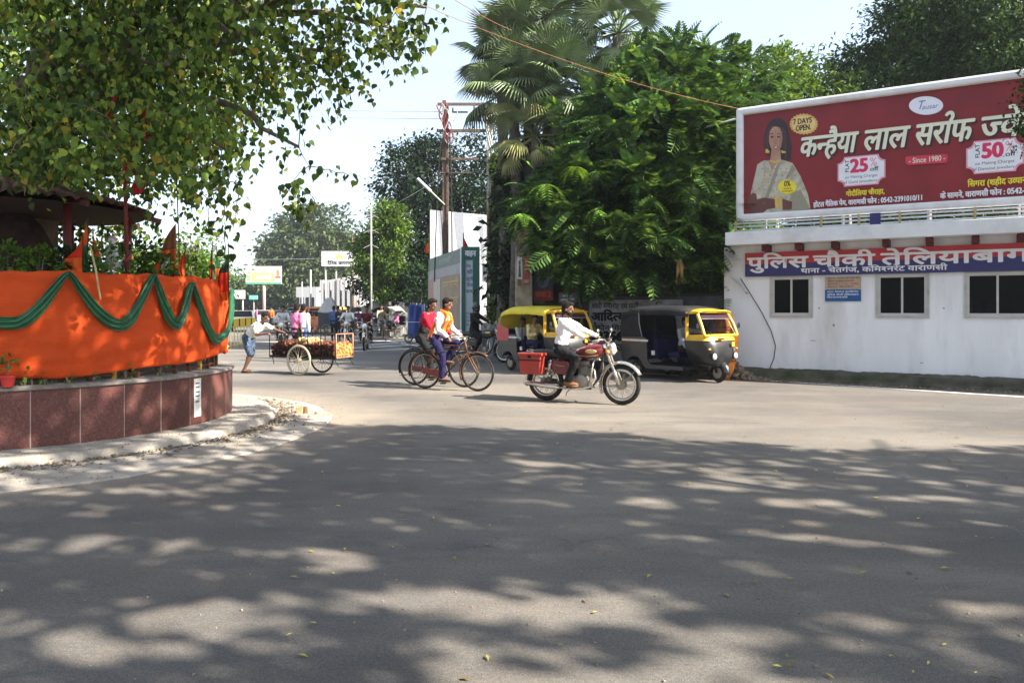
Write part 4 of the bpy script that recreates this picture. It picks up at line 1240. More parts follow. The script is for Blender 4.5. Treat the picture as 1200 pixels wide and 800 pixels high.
def plate(px0, px1, py0, py1, big, l1, l2):
    lay[0] += 1
    a, b = s_of(px0), s_of(px1); _, zt = sz((px0 + px1) / 2, py0); _, zb = sz((px0 + px1) / 2, py1); h = zt - zb; w = b - a
    n = .1 * h
    def rr(ins):
        x0, x1, z0, z1 = a + ins, b - ins, zb + ins, zt - ins; k = h * .2
        P_ = []
        for (cx, cz, t0) in ((x0, z0, 90), (x1, z0, 180), (x1, z1, 270), (x0, z1, 0)):
            for j in range(6):
                t = R(t0 - 18 * j) ; P_.append((cx + k * math.cos(t), cz + k * math.sin(t)))
        return P_
    for ins, mt in ((0, PALEP), (.03 * w, WHP2)):
        lay[0] += 1; mb = MB(); P_ = rr(ins); mb.add([(x, YF - .0006 * lay[0] - .002, z) for x, z in P_], [tuple(range(len(P_)))]); mb.obj("printed_plate", mt, bb, fix=False)
    lay[0] += 1; y = YF - .0006 * lay[0] - .002
    def t_(s, x, z, sc, mat, bold, wd):
        mb = MB(); text_mb(mb, s, (a + x * w, y, zb + z * h), X, Zv, sc * h, bold, width=wd * w); mb.obj("printed_words", mat, bb, fix=False)
    t_(big, .27, .47, .62, PINK, .05, .38); t_("%", .68, .62, .42, PALEP, .01, .15); t_("off", .68, .46, .2, BLK, .02, .17)
    t_(l1, .16, .27, .13, BLK, .0, .68); t_(l2, .12, .10, .13, BLK, .0, .72)
    mb = MB(); text_mb(mb, "FLAT", (a + .24 * w, y, zb + .48 * h), (0, 0, 1), (-1, 0, 0), .16 * h, .02, width=.42 * h); mb.obj("printed_words", BLK, bb, fix=False)
plate(982, 1038, 183, 218, "25", "on Making Charges", "of Gold Jewellery")
plate(1132, 1200, 164, 203, "50", "on Making Charges", "of Diamond Jewellery")
shape("printed_pill", [[(155, 480), (165, 470), (395, 455), (405, 468), (400, 500), (390, 508), (170, 522), (158, 510)]], PILL, (1030, 90), 5.0)
words("- Since 1980 -", 1065, 1108, 190.5, 9, CREAM, .01)
shape("printed_logo_oval", [oval(277, 174, 100, 54, 36)], WHP2, (1030, 90), 5.0)
words("T", 1074, 1082, 129, 14, INKB, .0, .3); words("ausar", 1080, 1099, 128.5, 8, INKB, -.0, .3)
words("गोदौिलया चौराहा,", 992, 1037, 229, 8.5, YEL, .03)
words("होटल गैिलक प्रेम, वाराणसी फोन : 0542-2391010/11".replace("प्र", "प"), 954, 1082, 239, 8.5, WHP2, .03)
words("िसगरा (शहीद उ{द}यान", 1134, 1203, 217, 10, YEL, .03)
words("के सामने, वाराणसी फोन : 0542-2221010", 1102, 1232, 229, 9.5, WHP2, .03)
# railing of thin white pipes under the billboard
rg = thing("roof_railing", "low railing of thin white pipes on the roof edge under the billboard", "railing", B0, BA)
for z in (3.315, 3.40, 3.475):
    mb = MB(); mb.tube([(-.05, -.2, z), (BS1, -.2, z)], .018, 8); mb.obj("rail", BW, rg, smooth=True)
for x in (.0, s_of(964), s_of(1008), 3.3, 4.6, 5.9, 7.3):
    mb = MB(); mb.box((x, -.2, 3.4), (.045, .045, .26)); mb.obj("post", M("rust_post", (.38, .28, .14), .7, var=.3), rg)
mb = MB(); mb.box((s_of(1027), -.225, 3.41), (.2, .03, .24)); mb.obj("blue_plate", NAVY, rg, bevel=.004)

# ------------------------------------------------------------------ dark painted boundary wall with lettering
BLKW = M("black_wall", (0.05, 0.052, 0.06), 0.8, var=.3, scale=3, dirt=(.12, .11, .10), dirt_amt=.3, bump=.4)
bw = thing("boundary_wall", "dark grey painted boundary wall with black Hindi lettering behind the rickshaws", "wall", B0, BA)
wl = s_of(688)
mb = MB(); mb.box(((wl - .34) / 2, .12, .93), (-.34 - wl, .22, 1.86)); mb.obj("wall", BLKW, bw, bevel=.01)
mb = MB(); mb.box(((wl - .34) / 2, .115, 1.89), (-.34 - wl, .27, .07)); mb.obj("coping", M("dk", (.02, .02, .02), .8), bw, bevel=.01)
PANEL = M("grey_panel", (0.27, 0.275, 0.29), 0.8, var=.25, scale=4, dirt=(.05, .05, .05), dirt_amt=.4, bump=.2)
mb = MB(); mb.box(((wl + .06 + s_of(800)) / 2, -.002, 1.0), (s_of(800) - wl - .06, .012, 1.55)); mb.obj("painted_panel", PANEL, bw)
LB = M("letter_black", (.008, .008, .012), .7)
def wl_text(t, px0, px1, pyb, size, bold=.05):
    a, b = s_of(px0), s_of(px1); _, z = sz((px0 + px1) / 2, pyb); mb = MB(); text_mb(mb, t, (a, -.0125, z), X, Zv, size, bold, width=b - a); mb.obj("lettering", LB, bw, fix=False)
wl_text("शादी समारोह एवं पाटी~", 694, 748, 361, .17, .02)
wl_text("आिद{त}य टेंट", 693, 752, 375.5, .30, .06)
wl_text("- फोन िमलाएं", 692, 742, 387, .18, .03)
wl_text("92356 80", 692, 750, 398.5, .30, .09)
wl_text("टेंट हाउस", 694, 740, 410, .22, .03)

# ------------------------------------------------------------------ shabby poster building behind the yellow rickshaw
CRW = M("cream_wall", (.42, .36, .27), .95, var=.25, scale=3, dirt=(.10, .08, .06), dirt_amt=.6, bump=.5)
DKW = M("dark_wall", (.05, .035, .028), .95, var=.5, scale=2, bump=.4)
ph = thing("poster_house", "shabby dark house with a cream corner pillar and posters, half hidden by branches", "building", (0, 0, 0))
Y_ = 21.0
p0, p1 = at(604, 262, Y_), at(624, 262, Y_)
mb = MB(); mb.box(((p0.x + p1.x) / 2, Y_ + .3, 1.95), (p1.x - p0.x, .6, 3.9)); mb.obj("pillar", CRW, ph, bevel=.02)
p2 = at(700, 262, Y_)
mb = MB(); mb.box(((p1.x + 6.6) / 2, Y_ + 2.6, 2.0), (6.6 - p1.x - .01, 4.4, 4.0)); mb.obj("wall", DKW, ph)
mb = MB(); mb.box(((p0.x + 6.6) / 2, Y_ + 2.2, 4.08), (6.9 - p0.x, 5.4, .14)); mb.obj("roof_slab", DKW, ph, bevel=.01)
q0, q1 = at(624.5, 357, Y_ + .3), at(700, 357, Y_ + .3)
mb = MB(); mb.box(((q0.x + q1.x) / 2, Y_ + .38, .85), (q1.x - q0.x, .15, 1.7)); mb.obj("low_wall", M("brownish", (.09, .06, .05), .9, var=.4), ph)
mb = MB(); a = at(633, 300, Y_ + .3); mb.beam((a.x - .03, Y_ + .4, 1.7), (a.x, Y_ + .4, 4.0), .32, .1, up=(0, 1, 0)); mb.obj("pilaster", M("pilaster", (.14, .11, .075), .95, var=.5), ph)
def poster(name, label, px0, px1, py0, py1, y, parts, group="posters pasted on the shabby house"):
    a, b = at(px0, py0, y), at(px1, py1, y); t = thing(name, label, "poster", ((a.x + b.x) / 2, y, b.z), 0, group)
    w, h = b.x - a.x, a.z - b.z
    mb = MB(); mb.box((0, 0, h / 2), (w, .02, h)); mb.obj("sheet", parts[0], t)
    for i, (polys, mat) in enumerate(parts[1:]):
        mb = MB()
        for P_ in polys: mb.add([((x - .5) * w, -.012 - .002 * i, z * h) for x, z in P_], [tuple(range(len(P_)))])
        mb.obj("print", mat, t, fix=False)
    return t
def ov(cx, cy, rx, ry): return oval(cx, cy, rx, ry, 18)
PB = PM("night_blue", (.04, .05, .10)); PBF = PM("blue_face", (.14, .16, .26)); PR = PM("deep_red", (.30, .02, .02)); PO = PM("orange_red", (.65, .12, .03))
mp_ = poster("film_poster", "dark film poster with a blue lit face over red lettering", 625, 648, 316, 352, Y_ + .27,
       [PB, ([ov(.5, .66, .30, .26)], PBF), ([[(0, 0), (1, 0), (1, .3), (.6, .36), (0, .3)]], PR), ([ov(.38, .70, .07, .03), ov(.62, .70, .07, .03), [(.42, .52), (.58, .52), (.56, .55), (.44, .55)]], BLK)])
mb = MB(); text_mb(mb, "कथा 2", (-.22, -.02, .10), X, Zv, .22, .03, width=.44); mb.obj("lettering", PO, mp_, fix=False)
poster("wall_poster", "narrow green and white poster of a standing figure at the left of the cream pillar", 606, 612, 301, 335, Y_ - .012, [WHP2, ([ov(.5, .8, .2, .08), [(.2, .3), (.8, .3), (.65, .72), (.35, .72)]], PM("teal", (.05, .14, .14))), ([[(.05, 0), (.95, 0), (.95, .22), (.05, .25)]], PM("olive", (.2, .12, .05)))])
poster("wall_poster", "narrow faded red poster at the right of the cream pillar", 613, 620.5, 300, 333, Y_ - .012, [PM("faded_red", (.42, .08, .08)), ([[(.1, .05), (.9, .05), (.9, .16), (.1, .16)], [(.1, .5), (.9, .5), (.9, .56), (.1, .56)], ov(.5, .8, .25, .1)], PM("pale_print", (.5, .35, .32)))])
poster("wall_poster", "torn pale poster low on the house wall under the branches", 655, 676, 343, 355, Y_ + .28, [PM("grey_paper", (.2, .18, .2)), ([[(.1, .2), (.9, .3), (.8, .5), (.1, .4)], [(.2, .6), (.7, .6), (.7, .8), (.2, .8)]], WHP2)])
# pale low wall behind the motorcycle with the black clad rider
lw = MB(); a, b = at(563, 378, 24), at(606, 378, 24); lw.box(((a.x + b.x) / 2, 24, (a.z) / 2), (b.x - a.x, .2, a.z)); tag(lw.obj("low_wall", M("pale_wall", (.33, .34, .35), .9, var=.2, dirt=(.1, .1, .1), dirt_amt=.5), bevel=.01), "low pale grey wall behind the black clad rider", "wall")
# dark canopy wall filling under the trees further along
# ================================================================== trees
LEG = leaf_mat("pinnate_leaf", (0.015, 0.042, 0.012), (0.085, 0.152, 0.032), (0.032, 0.076, 0.019), trans=0.24, extra=(0.17, 0.29, 0.045))
TIPY = leaf_mat("lit_tip_leaf", (0.06, 0.14, 0.02), (0.19, 0.32, 0.045), (0.11, 0.21, 0.03), trans=0.3)
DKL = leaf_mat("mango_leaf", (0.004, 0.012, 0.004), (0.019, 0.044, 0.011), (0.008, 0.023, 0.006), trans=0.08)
YGL = leaf_mat("vine_leaf", (0.03, 0.07, 0.012), (0.14, 0.22, 0.035), (0.07, 0.13, 0.022), trans=0.3)
FARL = leaf_mat("far_leaf", (0.025, 0.045, 0.018), (0.085, 0.115, 0.04), (0.05, 0.075, 0.026), trans=0.15)
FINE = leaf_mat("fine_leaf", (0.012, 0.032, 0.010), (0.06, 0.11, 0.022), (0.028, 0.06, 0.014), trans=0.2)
def lobe(px, py, y, rx, rz, ry=None):
    c = at(px, py, y); return (c.x, c.y, c.z, rx, ry or rx, rz)

# big drooping leguminous tree in front of the boundary wall
lobes = [lobe(775, 125, 22, 2.0, 1.3), lobe(835, 108, 22, 1.7, 1.0), lobe(722, 165, 21.5, 1.4, 1.3), lobe(770, 180, 19.6, 2.0, 1.5), lobe(840, 170, 20, 1.3, 1.8, 1.5),
         lobe(662, 240, 20.2, 1.2, 1.1), lobe(720, 260, 18.8, 1.6, 1.3), lobe(800, 265, 18.6, 1.35, 1.7, 1.2), lobe(745, 288, 18.3, 1.6, .75, 1.0), lobe(690, 292, 18.6, 1.1, .7), lobe(832, 300, 17.9, .6, .85, .7), lobe(800, 72, 23, 1.5, .5), lobe(672, 212, 21.5, .9, .8)]
base = Vector((3.6, 20.4, 0))
root = thing("gulmohar_tree", "broad drooping feathery leaved tree overhanging the dark lettered wall", "tree", base)
rng = np.random.default_rng(5)
P, O, C = clump_points(lobes, 820, 5, .10, rng, .8)
D = O * np.array([.9, .9, .25]) + rng.normal(size=P.shape) * .55; D[:, 1] -= .25; D[:, 2] -= .18
V, Fs = scatter(P - np.array(base), D, rng.uniform(.65, 1.05, len(P)), T_pinnate(9, .30, .13), roll=rng.normal(0, .35, len(P)), rng=rng)
put("crown", big_mesh("crown", V, Fs, LEG), root)
# the nearest big compound leaves as pieces of their own
tv, tf = T_pinnate(9, .32, .13); lm2 = big_mesh("leaf", tv, tf, LEG)
cand = [i for i in range(len(P)) if i % 3 == 0 and O[i, 1] < 0]; cand.sort(key=lambda i: P[i, 1])
for i in cand[:240]:
    q = Vector(D[i]).normalized().to_track_quat('X', 'Z') @ Quaternion((1, 0, 0), float(rng.normal(0, .3)))
    o = put("leaf", lm2, root, loc=Vector(P[i]) - base + Vector((0, -.12, 0)), scale=float(rng.uniform(.7, 1.0)))
    o.rotation_mode = 'QUATERNION'; o.rotation_quaternion = q
# light-catching tips: their brightness is put into a paler leaf colour
tipsp = [(757, 123), (700, 245), (735, 250), (775, 252), (722, 300), (733, 318), (690, 316), (765, 235), (812, 260), (838, 95), (690, 288), (818, 305), (745, 215), (640, 215), (800, 222), (745, 110), (720, 85), (790, 95), (855, 130), (870, 118), (675, 195), (700, 200), (850, 345), (612, 250)]
for i, (px, py) in enumerate(tipsp):
    y = 17.4 if py > 180 else 20.0
    c = at(px, py, y); n = 7
    a = rng.uniform(0, 2 * PI) + np.arange(n) * 2 * PI / n
    D = np.stack([np.cos(a), np.sin(a) * .7, rng.uniform(-.55, .05, n)], 1)
    Pp = np.tile(np.array(c) - np.array(base), (n, 1))
    V, Fs = scatter(Pp, D, rng.uniform(.38, .62, n), T_pinnate(8, .34, .15, .55), roll=rng.normal(0, .2, n), rng=rng)
    put("leaf_spray", big_mesh("leaf_spray", V, Fs, TIPY if i % 3 else LEG), root)
# dense interior
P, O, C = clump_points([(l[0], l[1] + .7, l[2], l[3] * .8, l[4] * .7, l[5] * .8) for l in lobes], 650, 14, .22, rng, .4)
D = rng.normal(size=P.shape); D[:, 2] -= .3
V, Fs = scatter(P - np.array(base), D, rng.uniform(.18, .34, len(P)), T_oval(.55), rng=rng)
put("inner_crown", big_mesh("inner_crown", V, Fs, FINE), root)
mb = MB(); mb.tube([(0, 0, -.1), (.1, .1, 1.5), (-.1, 0, 3.2), (0, .2, 5)], [.3, .24, .2, .16], 10)
limbs(mb, (-.1, 0, 2.8), [Vector(l[:3]) - base for l in lobes], .12)
mb.obj("trunk", BARK, root, smooth=True)
c0 = at(797, 316, 17.2)
mb = MB()
for i in range(6): mb.tube([(0, 0, .0), (.05 * math.sin(i * 2), .03 * i - .08, -.18), (.09 * math.sin(i * 2 + 1), .0, -.42 - .03 * i)], [.03, .045, .01], 5)
tag(mb.obj("dry_leaf_bunch", M("dry_leaf", (.42, .28, .12), .8, var=.3), loc=c0 + Vector((0, 0, .25)), smooth=True), "pale dry leaf bunch hanging alone in the feathery tree", "dead leaves")

# fan palms ----------------------------------------------------------
PALMG = M("palm_green", (0.12, 0.175, 0.07), 0.5, var=.3, scale=2.5, bump=0, objrand=.35)
PALMD = M("palm_dry", (0.26, 0.26, 0.10), 0.8, var=.25, scale=3, bump=0)
def frond_mesh(name, mat, seg=30, spread=R(235), Rr=1.0, droop=.25):
    mb = MB(); pet = 1.1
    mb.tube([(0, 0, 0), (.4, 0, .03), (.8, 0, .03), (pet, 0, 0)], [.035, .026, .02, .014], 5)
    for i in range(seg):
        a = -spread / 2 + spread * (i + .5) / seg; da = spread / seg * .46
        L_ = Rr * (.72 + .28 * math.cos(a * .62)) * random.uniform(.93, 1.03)
        def pt(ang, r, up): return Vector((pet + math.cos(ang) * r, math.sin(ang) * r, up - droop * (r / Rr) ** 2.2 * .8 - .10 * abs(math.sin(ang)) * r))
        c0 = pt(a, .02, 0); m0 = pt(a, L_ * .6, .0); l0 = pt(a - da, L_ * .6, .035); r0 = pt(a + da, L_ * .6, .035); tip = pt(a + random.uniform(-.02, .02), L_, -.06)
        mb.add([c0, l0, m0, r0, tip], [(0, 1, 2), (0, 2, 3), (1, 4, 2), (2, 4, 3)])
    return mb.mesh(name, mat, fix=False)
random.seed(12)
FM = [frond_mesh("frond", PALMG, droop=d) for d in (.15, .35, .6)]; FD = frond_mesh("frond", PALMD, seg=20, spread=R(150), droop=.5, Rr=.85)
def palm(c, label, n, seed, h_tr, dead=3, sc=1.25, up=.25):
    random.seed(seed); base = Vector((c.x, c.y, 0)); root = thing("fan_palm", label, "palm tree", base, 0, "fan palms behind the feathery tree")
    mb = MB(); mb.tube([(0, 0, -.1), (.1, 0, c.z * .4), (0, 0, c.z - .1)], [.24, .2, .19], 10); mb.obj("trunk", M("palm_trunk", (.14, .12, .10), .95, var=.4, bump=1, bscale=12), root, smooth=True)
    for i in range(n):
        az = i * 2.39996 + random.uniform(-.3, .3); t = i / n
        el = 1.35 - 2.1 * t + random.uniform(-.15, .15)
        m_ = FM[min(2, int(t * 3))] if i < n - dead else FD
        o = put("frond", m_, root, loc=(0, 0, c.z), scale=sc * random.uniform(.85, 1.1))
        q = Matrix.Rotation(az, 4, 'Z') @ Matrix.Rotation(-el, 4, 'Y') @ Matrix.Rotation(random.uniform(-.5, .5), 4, 'X')
        o.matrix_local = Matrix.Translation((0, 0, c.z)) @ q @ Matrix.Scale(sc * random.uniform(.85, 1.1), 4)
    return root
palm(at(618, 45, 26.5), "tallest fan palm with its crown touching the top edge of the photo", 36, 3, 0, 2, 1.1)
palm(at(652, 100, 25.4), "fan palm with broad pale fronds in front of the tallest palm", 36, 5, 0, 4, 1.05)
palm(at(640, 20, 27), "fan palm crowded between the tallest palm and the right hand palm", 28, 23, 0, 1, 1.05)
palm(at(588, 75, 26.8), "slender fan palm at the far left of the palm group", 26, 29, 0, 2, 1.0)
palm(at(602, 105, 26), "fan palm leaning out at the left of the group beside the pole", 30, 9, 0, 3, 1.05)
palm(at(724, 40, 25.6), "right hand fan palm rising behind the feathery tree", 30, 13, 0, 0, 1.1)
palm(at(628, 160, 25.6), "lowest fan palm with dry yellow fronds above the roadside tree", 26, 17, 0, 6, 1.0)

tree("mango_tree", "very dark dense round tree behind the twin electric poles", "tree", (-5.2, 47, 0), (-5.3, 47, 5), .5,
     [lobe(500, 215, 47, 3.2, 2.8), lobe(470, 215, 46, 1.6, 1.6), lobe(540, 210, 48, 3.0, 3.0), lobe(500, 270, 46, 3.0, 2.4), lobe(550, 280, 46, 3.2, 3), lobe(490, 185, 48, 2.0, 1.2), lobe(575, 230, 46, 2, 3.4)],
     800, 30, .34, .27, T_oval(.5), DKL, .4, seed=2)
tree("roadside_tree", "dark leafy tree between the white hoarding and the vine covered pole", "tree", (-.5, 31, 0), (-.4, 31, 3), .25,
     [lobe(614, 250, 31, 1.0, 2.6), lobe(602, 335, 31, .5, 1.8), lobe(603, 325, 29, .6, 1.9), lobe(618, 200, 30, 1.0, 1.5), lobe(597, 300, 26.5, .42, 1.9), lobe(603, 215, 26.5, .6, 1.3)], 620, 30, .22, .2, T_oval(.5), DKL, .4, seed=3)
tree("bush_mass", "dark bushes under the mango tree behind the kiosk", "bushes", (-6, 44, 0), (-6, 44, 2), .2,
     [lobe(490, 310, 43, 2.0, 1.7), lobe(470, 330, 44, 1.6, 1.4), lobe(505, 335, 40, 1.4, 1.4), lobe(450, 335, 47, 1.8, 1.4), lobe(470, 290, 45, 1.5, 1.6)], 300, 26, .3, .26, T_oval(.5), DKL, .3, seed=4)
tree("vine_covered_tree", "bright green tree smothered in creeper beside the tall pale pole", "tree", (-7.4, 42.5, 0), (-7.4, 42.5, 5), .3,
     [lobe(452, 270, 42, 1.2, 1.7), lobe(438, 300, 42, .9, 1.7), lobe(462, 262, 42, .9, 1.1), lobe(446, 330, 42, .8, 1.2), lobe(426, 300, 42.5, .7, 1.2), lobe(450, 250, 42, .6, .6), lobe(460, 305, 41.5, .7, 1.1)],
     380, 30, .2, .2, T_oval(.55), YGL, .5, seed=6)
tree("far_tree", "large pale grey green tree in the haze beyond the left billboard", "tree", (-27, 105, 0), (-26, 105, 9), .7,
     [lobe(350, 290, 105, 5.5, 4.8), lobe(375, 270, 106, 4.2, 3.6), lobe(335, 300, 104, 3.0, 3.0), lobe(365, 320, 105, 5.5, 4.5), lobe(395, 300, 106, 3.0, 3.2), lobe(330, 325, 103, 3.5, 3.5), lobe(352, 258, 106, 3, 2)],
     620, 26, .75, .62, T_oval(.6), FARL, .3, seed=7)
tree("far_tree", "pale hazy tree behind the white sign with the yellow sun", "tree", (-25, 125, 0), (-25, 125, 8), .6,
     [lobe(405, 290, 125, 4.2, 3.0), lobe(420, 300, 124, 4.2, 3.0), lobe(400, 320, 122, 5, 4), lobe(425, 330, 118, 4, 4), lobe(390, 285, 126, 2, 1.6)], 330, 24, .8, .65, T_oval(.6), FARL, .3, seed=8)
tree("far_tree", "hazy low tree under the left billboard at the end of the street", "tree", (-41, 120, 0), (-41, 120, 5), .5,
     [lobe(300, 345, 120, 6, 3.2), lobe(275, 345, 118, 5, 2.6), lobe(325, 350, 119, 5, 3.2), lobe(255, 345, 115, 4, 3)], 330, 24, .8, .65, T_oval(.6), FARL, .3, seed=9)
tree("street_tree", "mid green tree left of the street, seen between the flags and the billboards", "tree", (-29, 62, 0), (-29, 62, 4), .4,
     [lobe(228, 312, 62, 2.3, 1.8), lobe(240, 325, 61, 2.5, 1.8), lobe(205, 320, 62, 3.2, 2.2), lobe(180, 318, 62, 3, 2.2), lobe(150, 320, 62, 3, 2), lobe(250, 335, 60, 1.5, 1.2)], 400, 26, .4, .36, T_oval(.55), YGL, .3, seed=10)
tree("rain_tree", "tall fine leaved dark tree rising behind the right end of the billboard", "tree", (14.5, 26, 0), (14.3, 26, 6), .4,
     [lobe(1110, 30, 25, 2.6, 1.5), lobe(1190, 20, 25, 3.0, 2.2), lobe(1160, 70, 24.5, 2.6, 1.4), lobe(1060, 70, 26, 1.5, 1.0), lobe(1010, 75, 26, 1.2, .6), lobe(1200, 80, 24, 2.5, 1.5), lobe(1085, 5, 25, 1.5, .9), lobe(1020, 110, 25, 1.4, .7), lobe(1100, 95, 25, 1.8, .8), lobe(1000, 245, 24, 2.5, 1.3), lobe(1100, 240, 24, 2.5, 1.3), lobe(1190, 235, 24, 2.0, 1.3)],
     2300, 36, .24, .17, T_oval(.45), FINE, .25, seed=11, surf=.45)
tree("neem_tree", "yellow green bushy tree directly behind the left end of the billboard", "tree", (8.6, 25, 0), (8.6, 25, 5), .3,
     [lobe(905, 100, 25, 1.6, 1.1), lobe(940, 112, 25, 1.4, .9), lobe(975, 118, 25, 1.2, .7), lobe(880, 130, 24, 1.4, 1.4), lobe(925, 80, 26, .9, .5), lobe(1000, 115, 26, 1.2, .7), lobe(865, 200, 22.5, 1.2, 2.0), lobe(860, 290, 21.5, 1.2, 1.8)],
     520, 26, .22, .2, T_oval(.45), YGL, .3, seed=12)
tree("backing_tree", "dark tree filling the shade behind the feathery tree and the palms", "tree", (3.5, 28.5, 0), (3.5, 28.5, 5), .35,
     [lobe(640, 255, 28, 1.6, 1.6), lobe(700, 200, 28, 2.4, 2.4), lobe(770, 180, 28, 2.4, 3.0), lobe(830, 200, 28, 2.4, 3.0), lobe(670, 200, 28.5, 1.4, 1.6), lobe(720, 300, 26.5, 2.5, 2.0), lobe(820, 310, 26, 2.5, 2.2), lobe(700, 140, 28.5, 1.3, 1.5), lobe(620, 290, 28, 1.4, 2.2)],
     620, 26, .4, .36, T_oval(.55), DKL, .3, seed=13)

# shade tree standing just outside the frame to the right: its leaves are placed where their shade falls on the road
rng = np.random.default_rng(21)
root_b = Vector((10.5, 1.2, 0))
st = thing("shade_tree", "big roadside tree just right of the camera whose branch tip shows over the billboard", "tree", root_b)
kx, ky = -SUN.x / SUN.z, -SUN.y / SUN.z        # shade shift per metre of height
NS = 44000
gx = rng.uniform(-9.5, 10.5, NS); gy = rng.uniform(1.6, 11.2, NS)
ppx = HX + gx / gy * F; ppy = HY + EYE / gy * F
edge = np.interp(ppx, [-200, 270, 380, 420, 520, 640, 800, 1000, 1200, 1500], [430, 470, 500, 497, 500, 504, 516, 528, 524, 515])
edge = edge + 5 * np.array([mnoise.noise(Vector((a * 1.3, 2, 5))) for a in gx])
ok = ppy > edge
lit = [(600, 702, 150, 20), (650, 716, 120, 26), (690, 796, 190, 34), (880, 742, 95, 13), (215, 714, 85, 20), (110, 756, 120, 18), (215, 752, 60, 13), (300, 730, 60, 14), (1130, 715, 110, 9), (430, 692, 50, 10), (400, 645, 45, 7), (365, 664, 40, 7), (862, 568, 95, 7), (740, 585, 60, 4), (910, 586, 60, 4), (1085, 583, 70, 5), (1120, 566, 60, 4), (890, 630, 120, 4), (540, 784, 90, 14), (210, 676, 30, 5), (860, 615, 90, 3), (960, 592, 50, 3), (60, 632, 40, 6), (380, 638, 60, 5), (1150, 610, 50, 3), (1010, 600, 40, 3), (700, 545, 70, 4), (830, 552, 60, 3), (1080, 545, 50, 3), (940, 540, 60, 3), (30, 645, 30, 5), (520, 760, 60, 8), (1180, 770, 50, 10), (820, 780, 60, 14), (950, 800, 120, 16)]
keep = np.ones(NS)
for (a, b, c, d) in lit:
    q = ((ppx - a) / c) ** 2 + ((ppy - b) / d) ** 2
    keep = np.where(q < 1.0, np.minimum(keep, 0.03), np.where(q < 1.9, np.minimum(keep, .5), keep))
nz = np.array([mnoise.noise(Vector((a * 2.0, b * 3.0, 7.7))) for a, b in zip(gx, gy)])
thr = np.where((ppx > 330) & (ppx < 720) & (ppy < 645), .5, .29)
keep = np.where(nz > thr, keep * .2, keep)
keep = np.where((gx < -2.4) & (gy > 6.2), keep * .4, keep)
ok &= rng.random(NS) < keep
gx, gy = gx[ok], gy[ok]
h = rng.uniform(6.2, 8.6, len(gx)) + .3 * np.sin(gx * .9)
P = np.stack([gx - kx * h, gy - ky * h, h], 1)
# keep only what lies clear of the view
vy = np.maximum(P[:, 1], .01)
inside = (P[:, 1] > .5) & (np.abs(P[:, 0] / vy * F) < 610) & ((HY - (P[:, 2] - EYE) / vy * F) > -6)
P = P[~inside]
# unseen leaves added to its crown to shade the peepal leaves at the left
n2 = 6500
tx = rng.uniform(-8.5, -2.2, n2); ty = rng.uniform(7.0, 10.5, n2); tz = rng.uniform(0.2, 5.0, n2)
tpx = HX + tx / ty * F
nz2 = np.array([mnoise.noise(Vector((a * 2.0, b * 2.0, c * 2.0))) for a, b, c in zip(tx, ty, tz)])
ok2 = (tpx < 250) & (nz2 < .05)
tx, ty, tz = tx[ok2], ty[ok2], tz[ok2]; hh = rng.uniform(7.6, 9.0, len(tx)) - tz
Q = np.stack([tx - kx * hh, ty - ky * hh, tz + hh], 1)
vy = np.maximum(Q[:, 1], .01)
ins2 = (Q[:, 1] > .5) & (np.abs(Q[:, 0] / vy * F) < 610) & ((HY - (Q[:, 2] - EYE) / vy * F) > -6)
P = np.concatenate([P, Q[~ins2]])
D = rng.normal(size=P.shape); D[:, 2] -= .4
V, Fs = scatter(P - np.array(root_b), D, rng.uniform(.17, .33, len(P)), T_oval(.62), rng=rng)
put("crown", big_mesh("crown", V, Fs, FINE), st)
# the branch that reaches into the picture at the right edge
lb = [lobe(1220, 120, 6, .13, .28, .2), lobe(1215, 150, 6, .17, .25, .25), lobe(1212, 95, 6, .14, .16, .2)]
P, O, C = clump_points(lb, 60, 24, .045, rng, .4)
D = rng.normal(size=P.shape); D[:, 2] -= .5
V, Fs = scatter(P - np.array(root_b), D, rng.uniform(.025, .05, len(P)), T_oval(.45), rng=rng)
put("branch_leaves", big_mesh("branch_leaves", V, Fs, FINE), st)
mb = MB(); mb.tube([(0, 0, -.1), (.1, 0, 1.5), (0, .1, 3), (.2, .1, 4.6)], [.5, .42, .36, .3], 12)
tp = [Vector((kk[0], kk[1], kk[2])) - root_b for kk in ((3, 1, 7), (5, 4, 7), (8, 5.2, 7), (13, 5, 7.4), (16, 4, 7.5), (8, -1, 7.5), (13, -1.5, 7.5), (5, -1, 7.2), (1.5, 2.5, 6.9), (10, 3, 7.6))]
limbs(mb, (.2, .1, 4.4), tp, .14)
e1 = at(1250, 60, 6) - root_b; e2 = at(1204, 120, 6) - root_b
mb.tube([(.2, .1, 4.2), Vector((.2, .1, 4.4)).lerp(e1, .5) + Vector((.5, 0, .4)), e1, e2], [.14, .06, .014, .006], 7)
mb.obj("trunk", BARK, st, smooth=True)

# fallen leaves on the road
rng = np.random.default_rng(31)
FALL = leaf_mat("fallen_leaf", (0.20, 0.15, 0.04), (0.50, 0.47, 0.10), (.35, .32, .07), trans=.0)
n = 130; y = rng.uniform(2.9, 9, n) ** 1.0; x = rng.uniform(-.3, .7, n) * y
P = np.stack([x, y, np.full(n, .012)], 1); a = rng.uniform(0, 2 * PI, n); D = np.stack([np.cos(a), np.sin(a), rng.normal(0, .06, n)], 1)
V, Fs = scatter(P, D, rng.uniform(.02, .075, n), T_oval(.35), roll=rng.normal(0, .2, n), rng=rng)
tag(put("fallen_leaves", big_mesh("fallen_leaves", V, Fs, FALL)), "yellow fallen leaves scattered over the near asphalt", "leaves", kind='stuff')
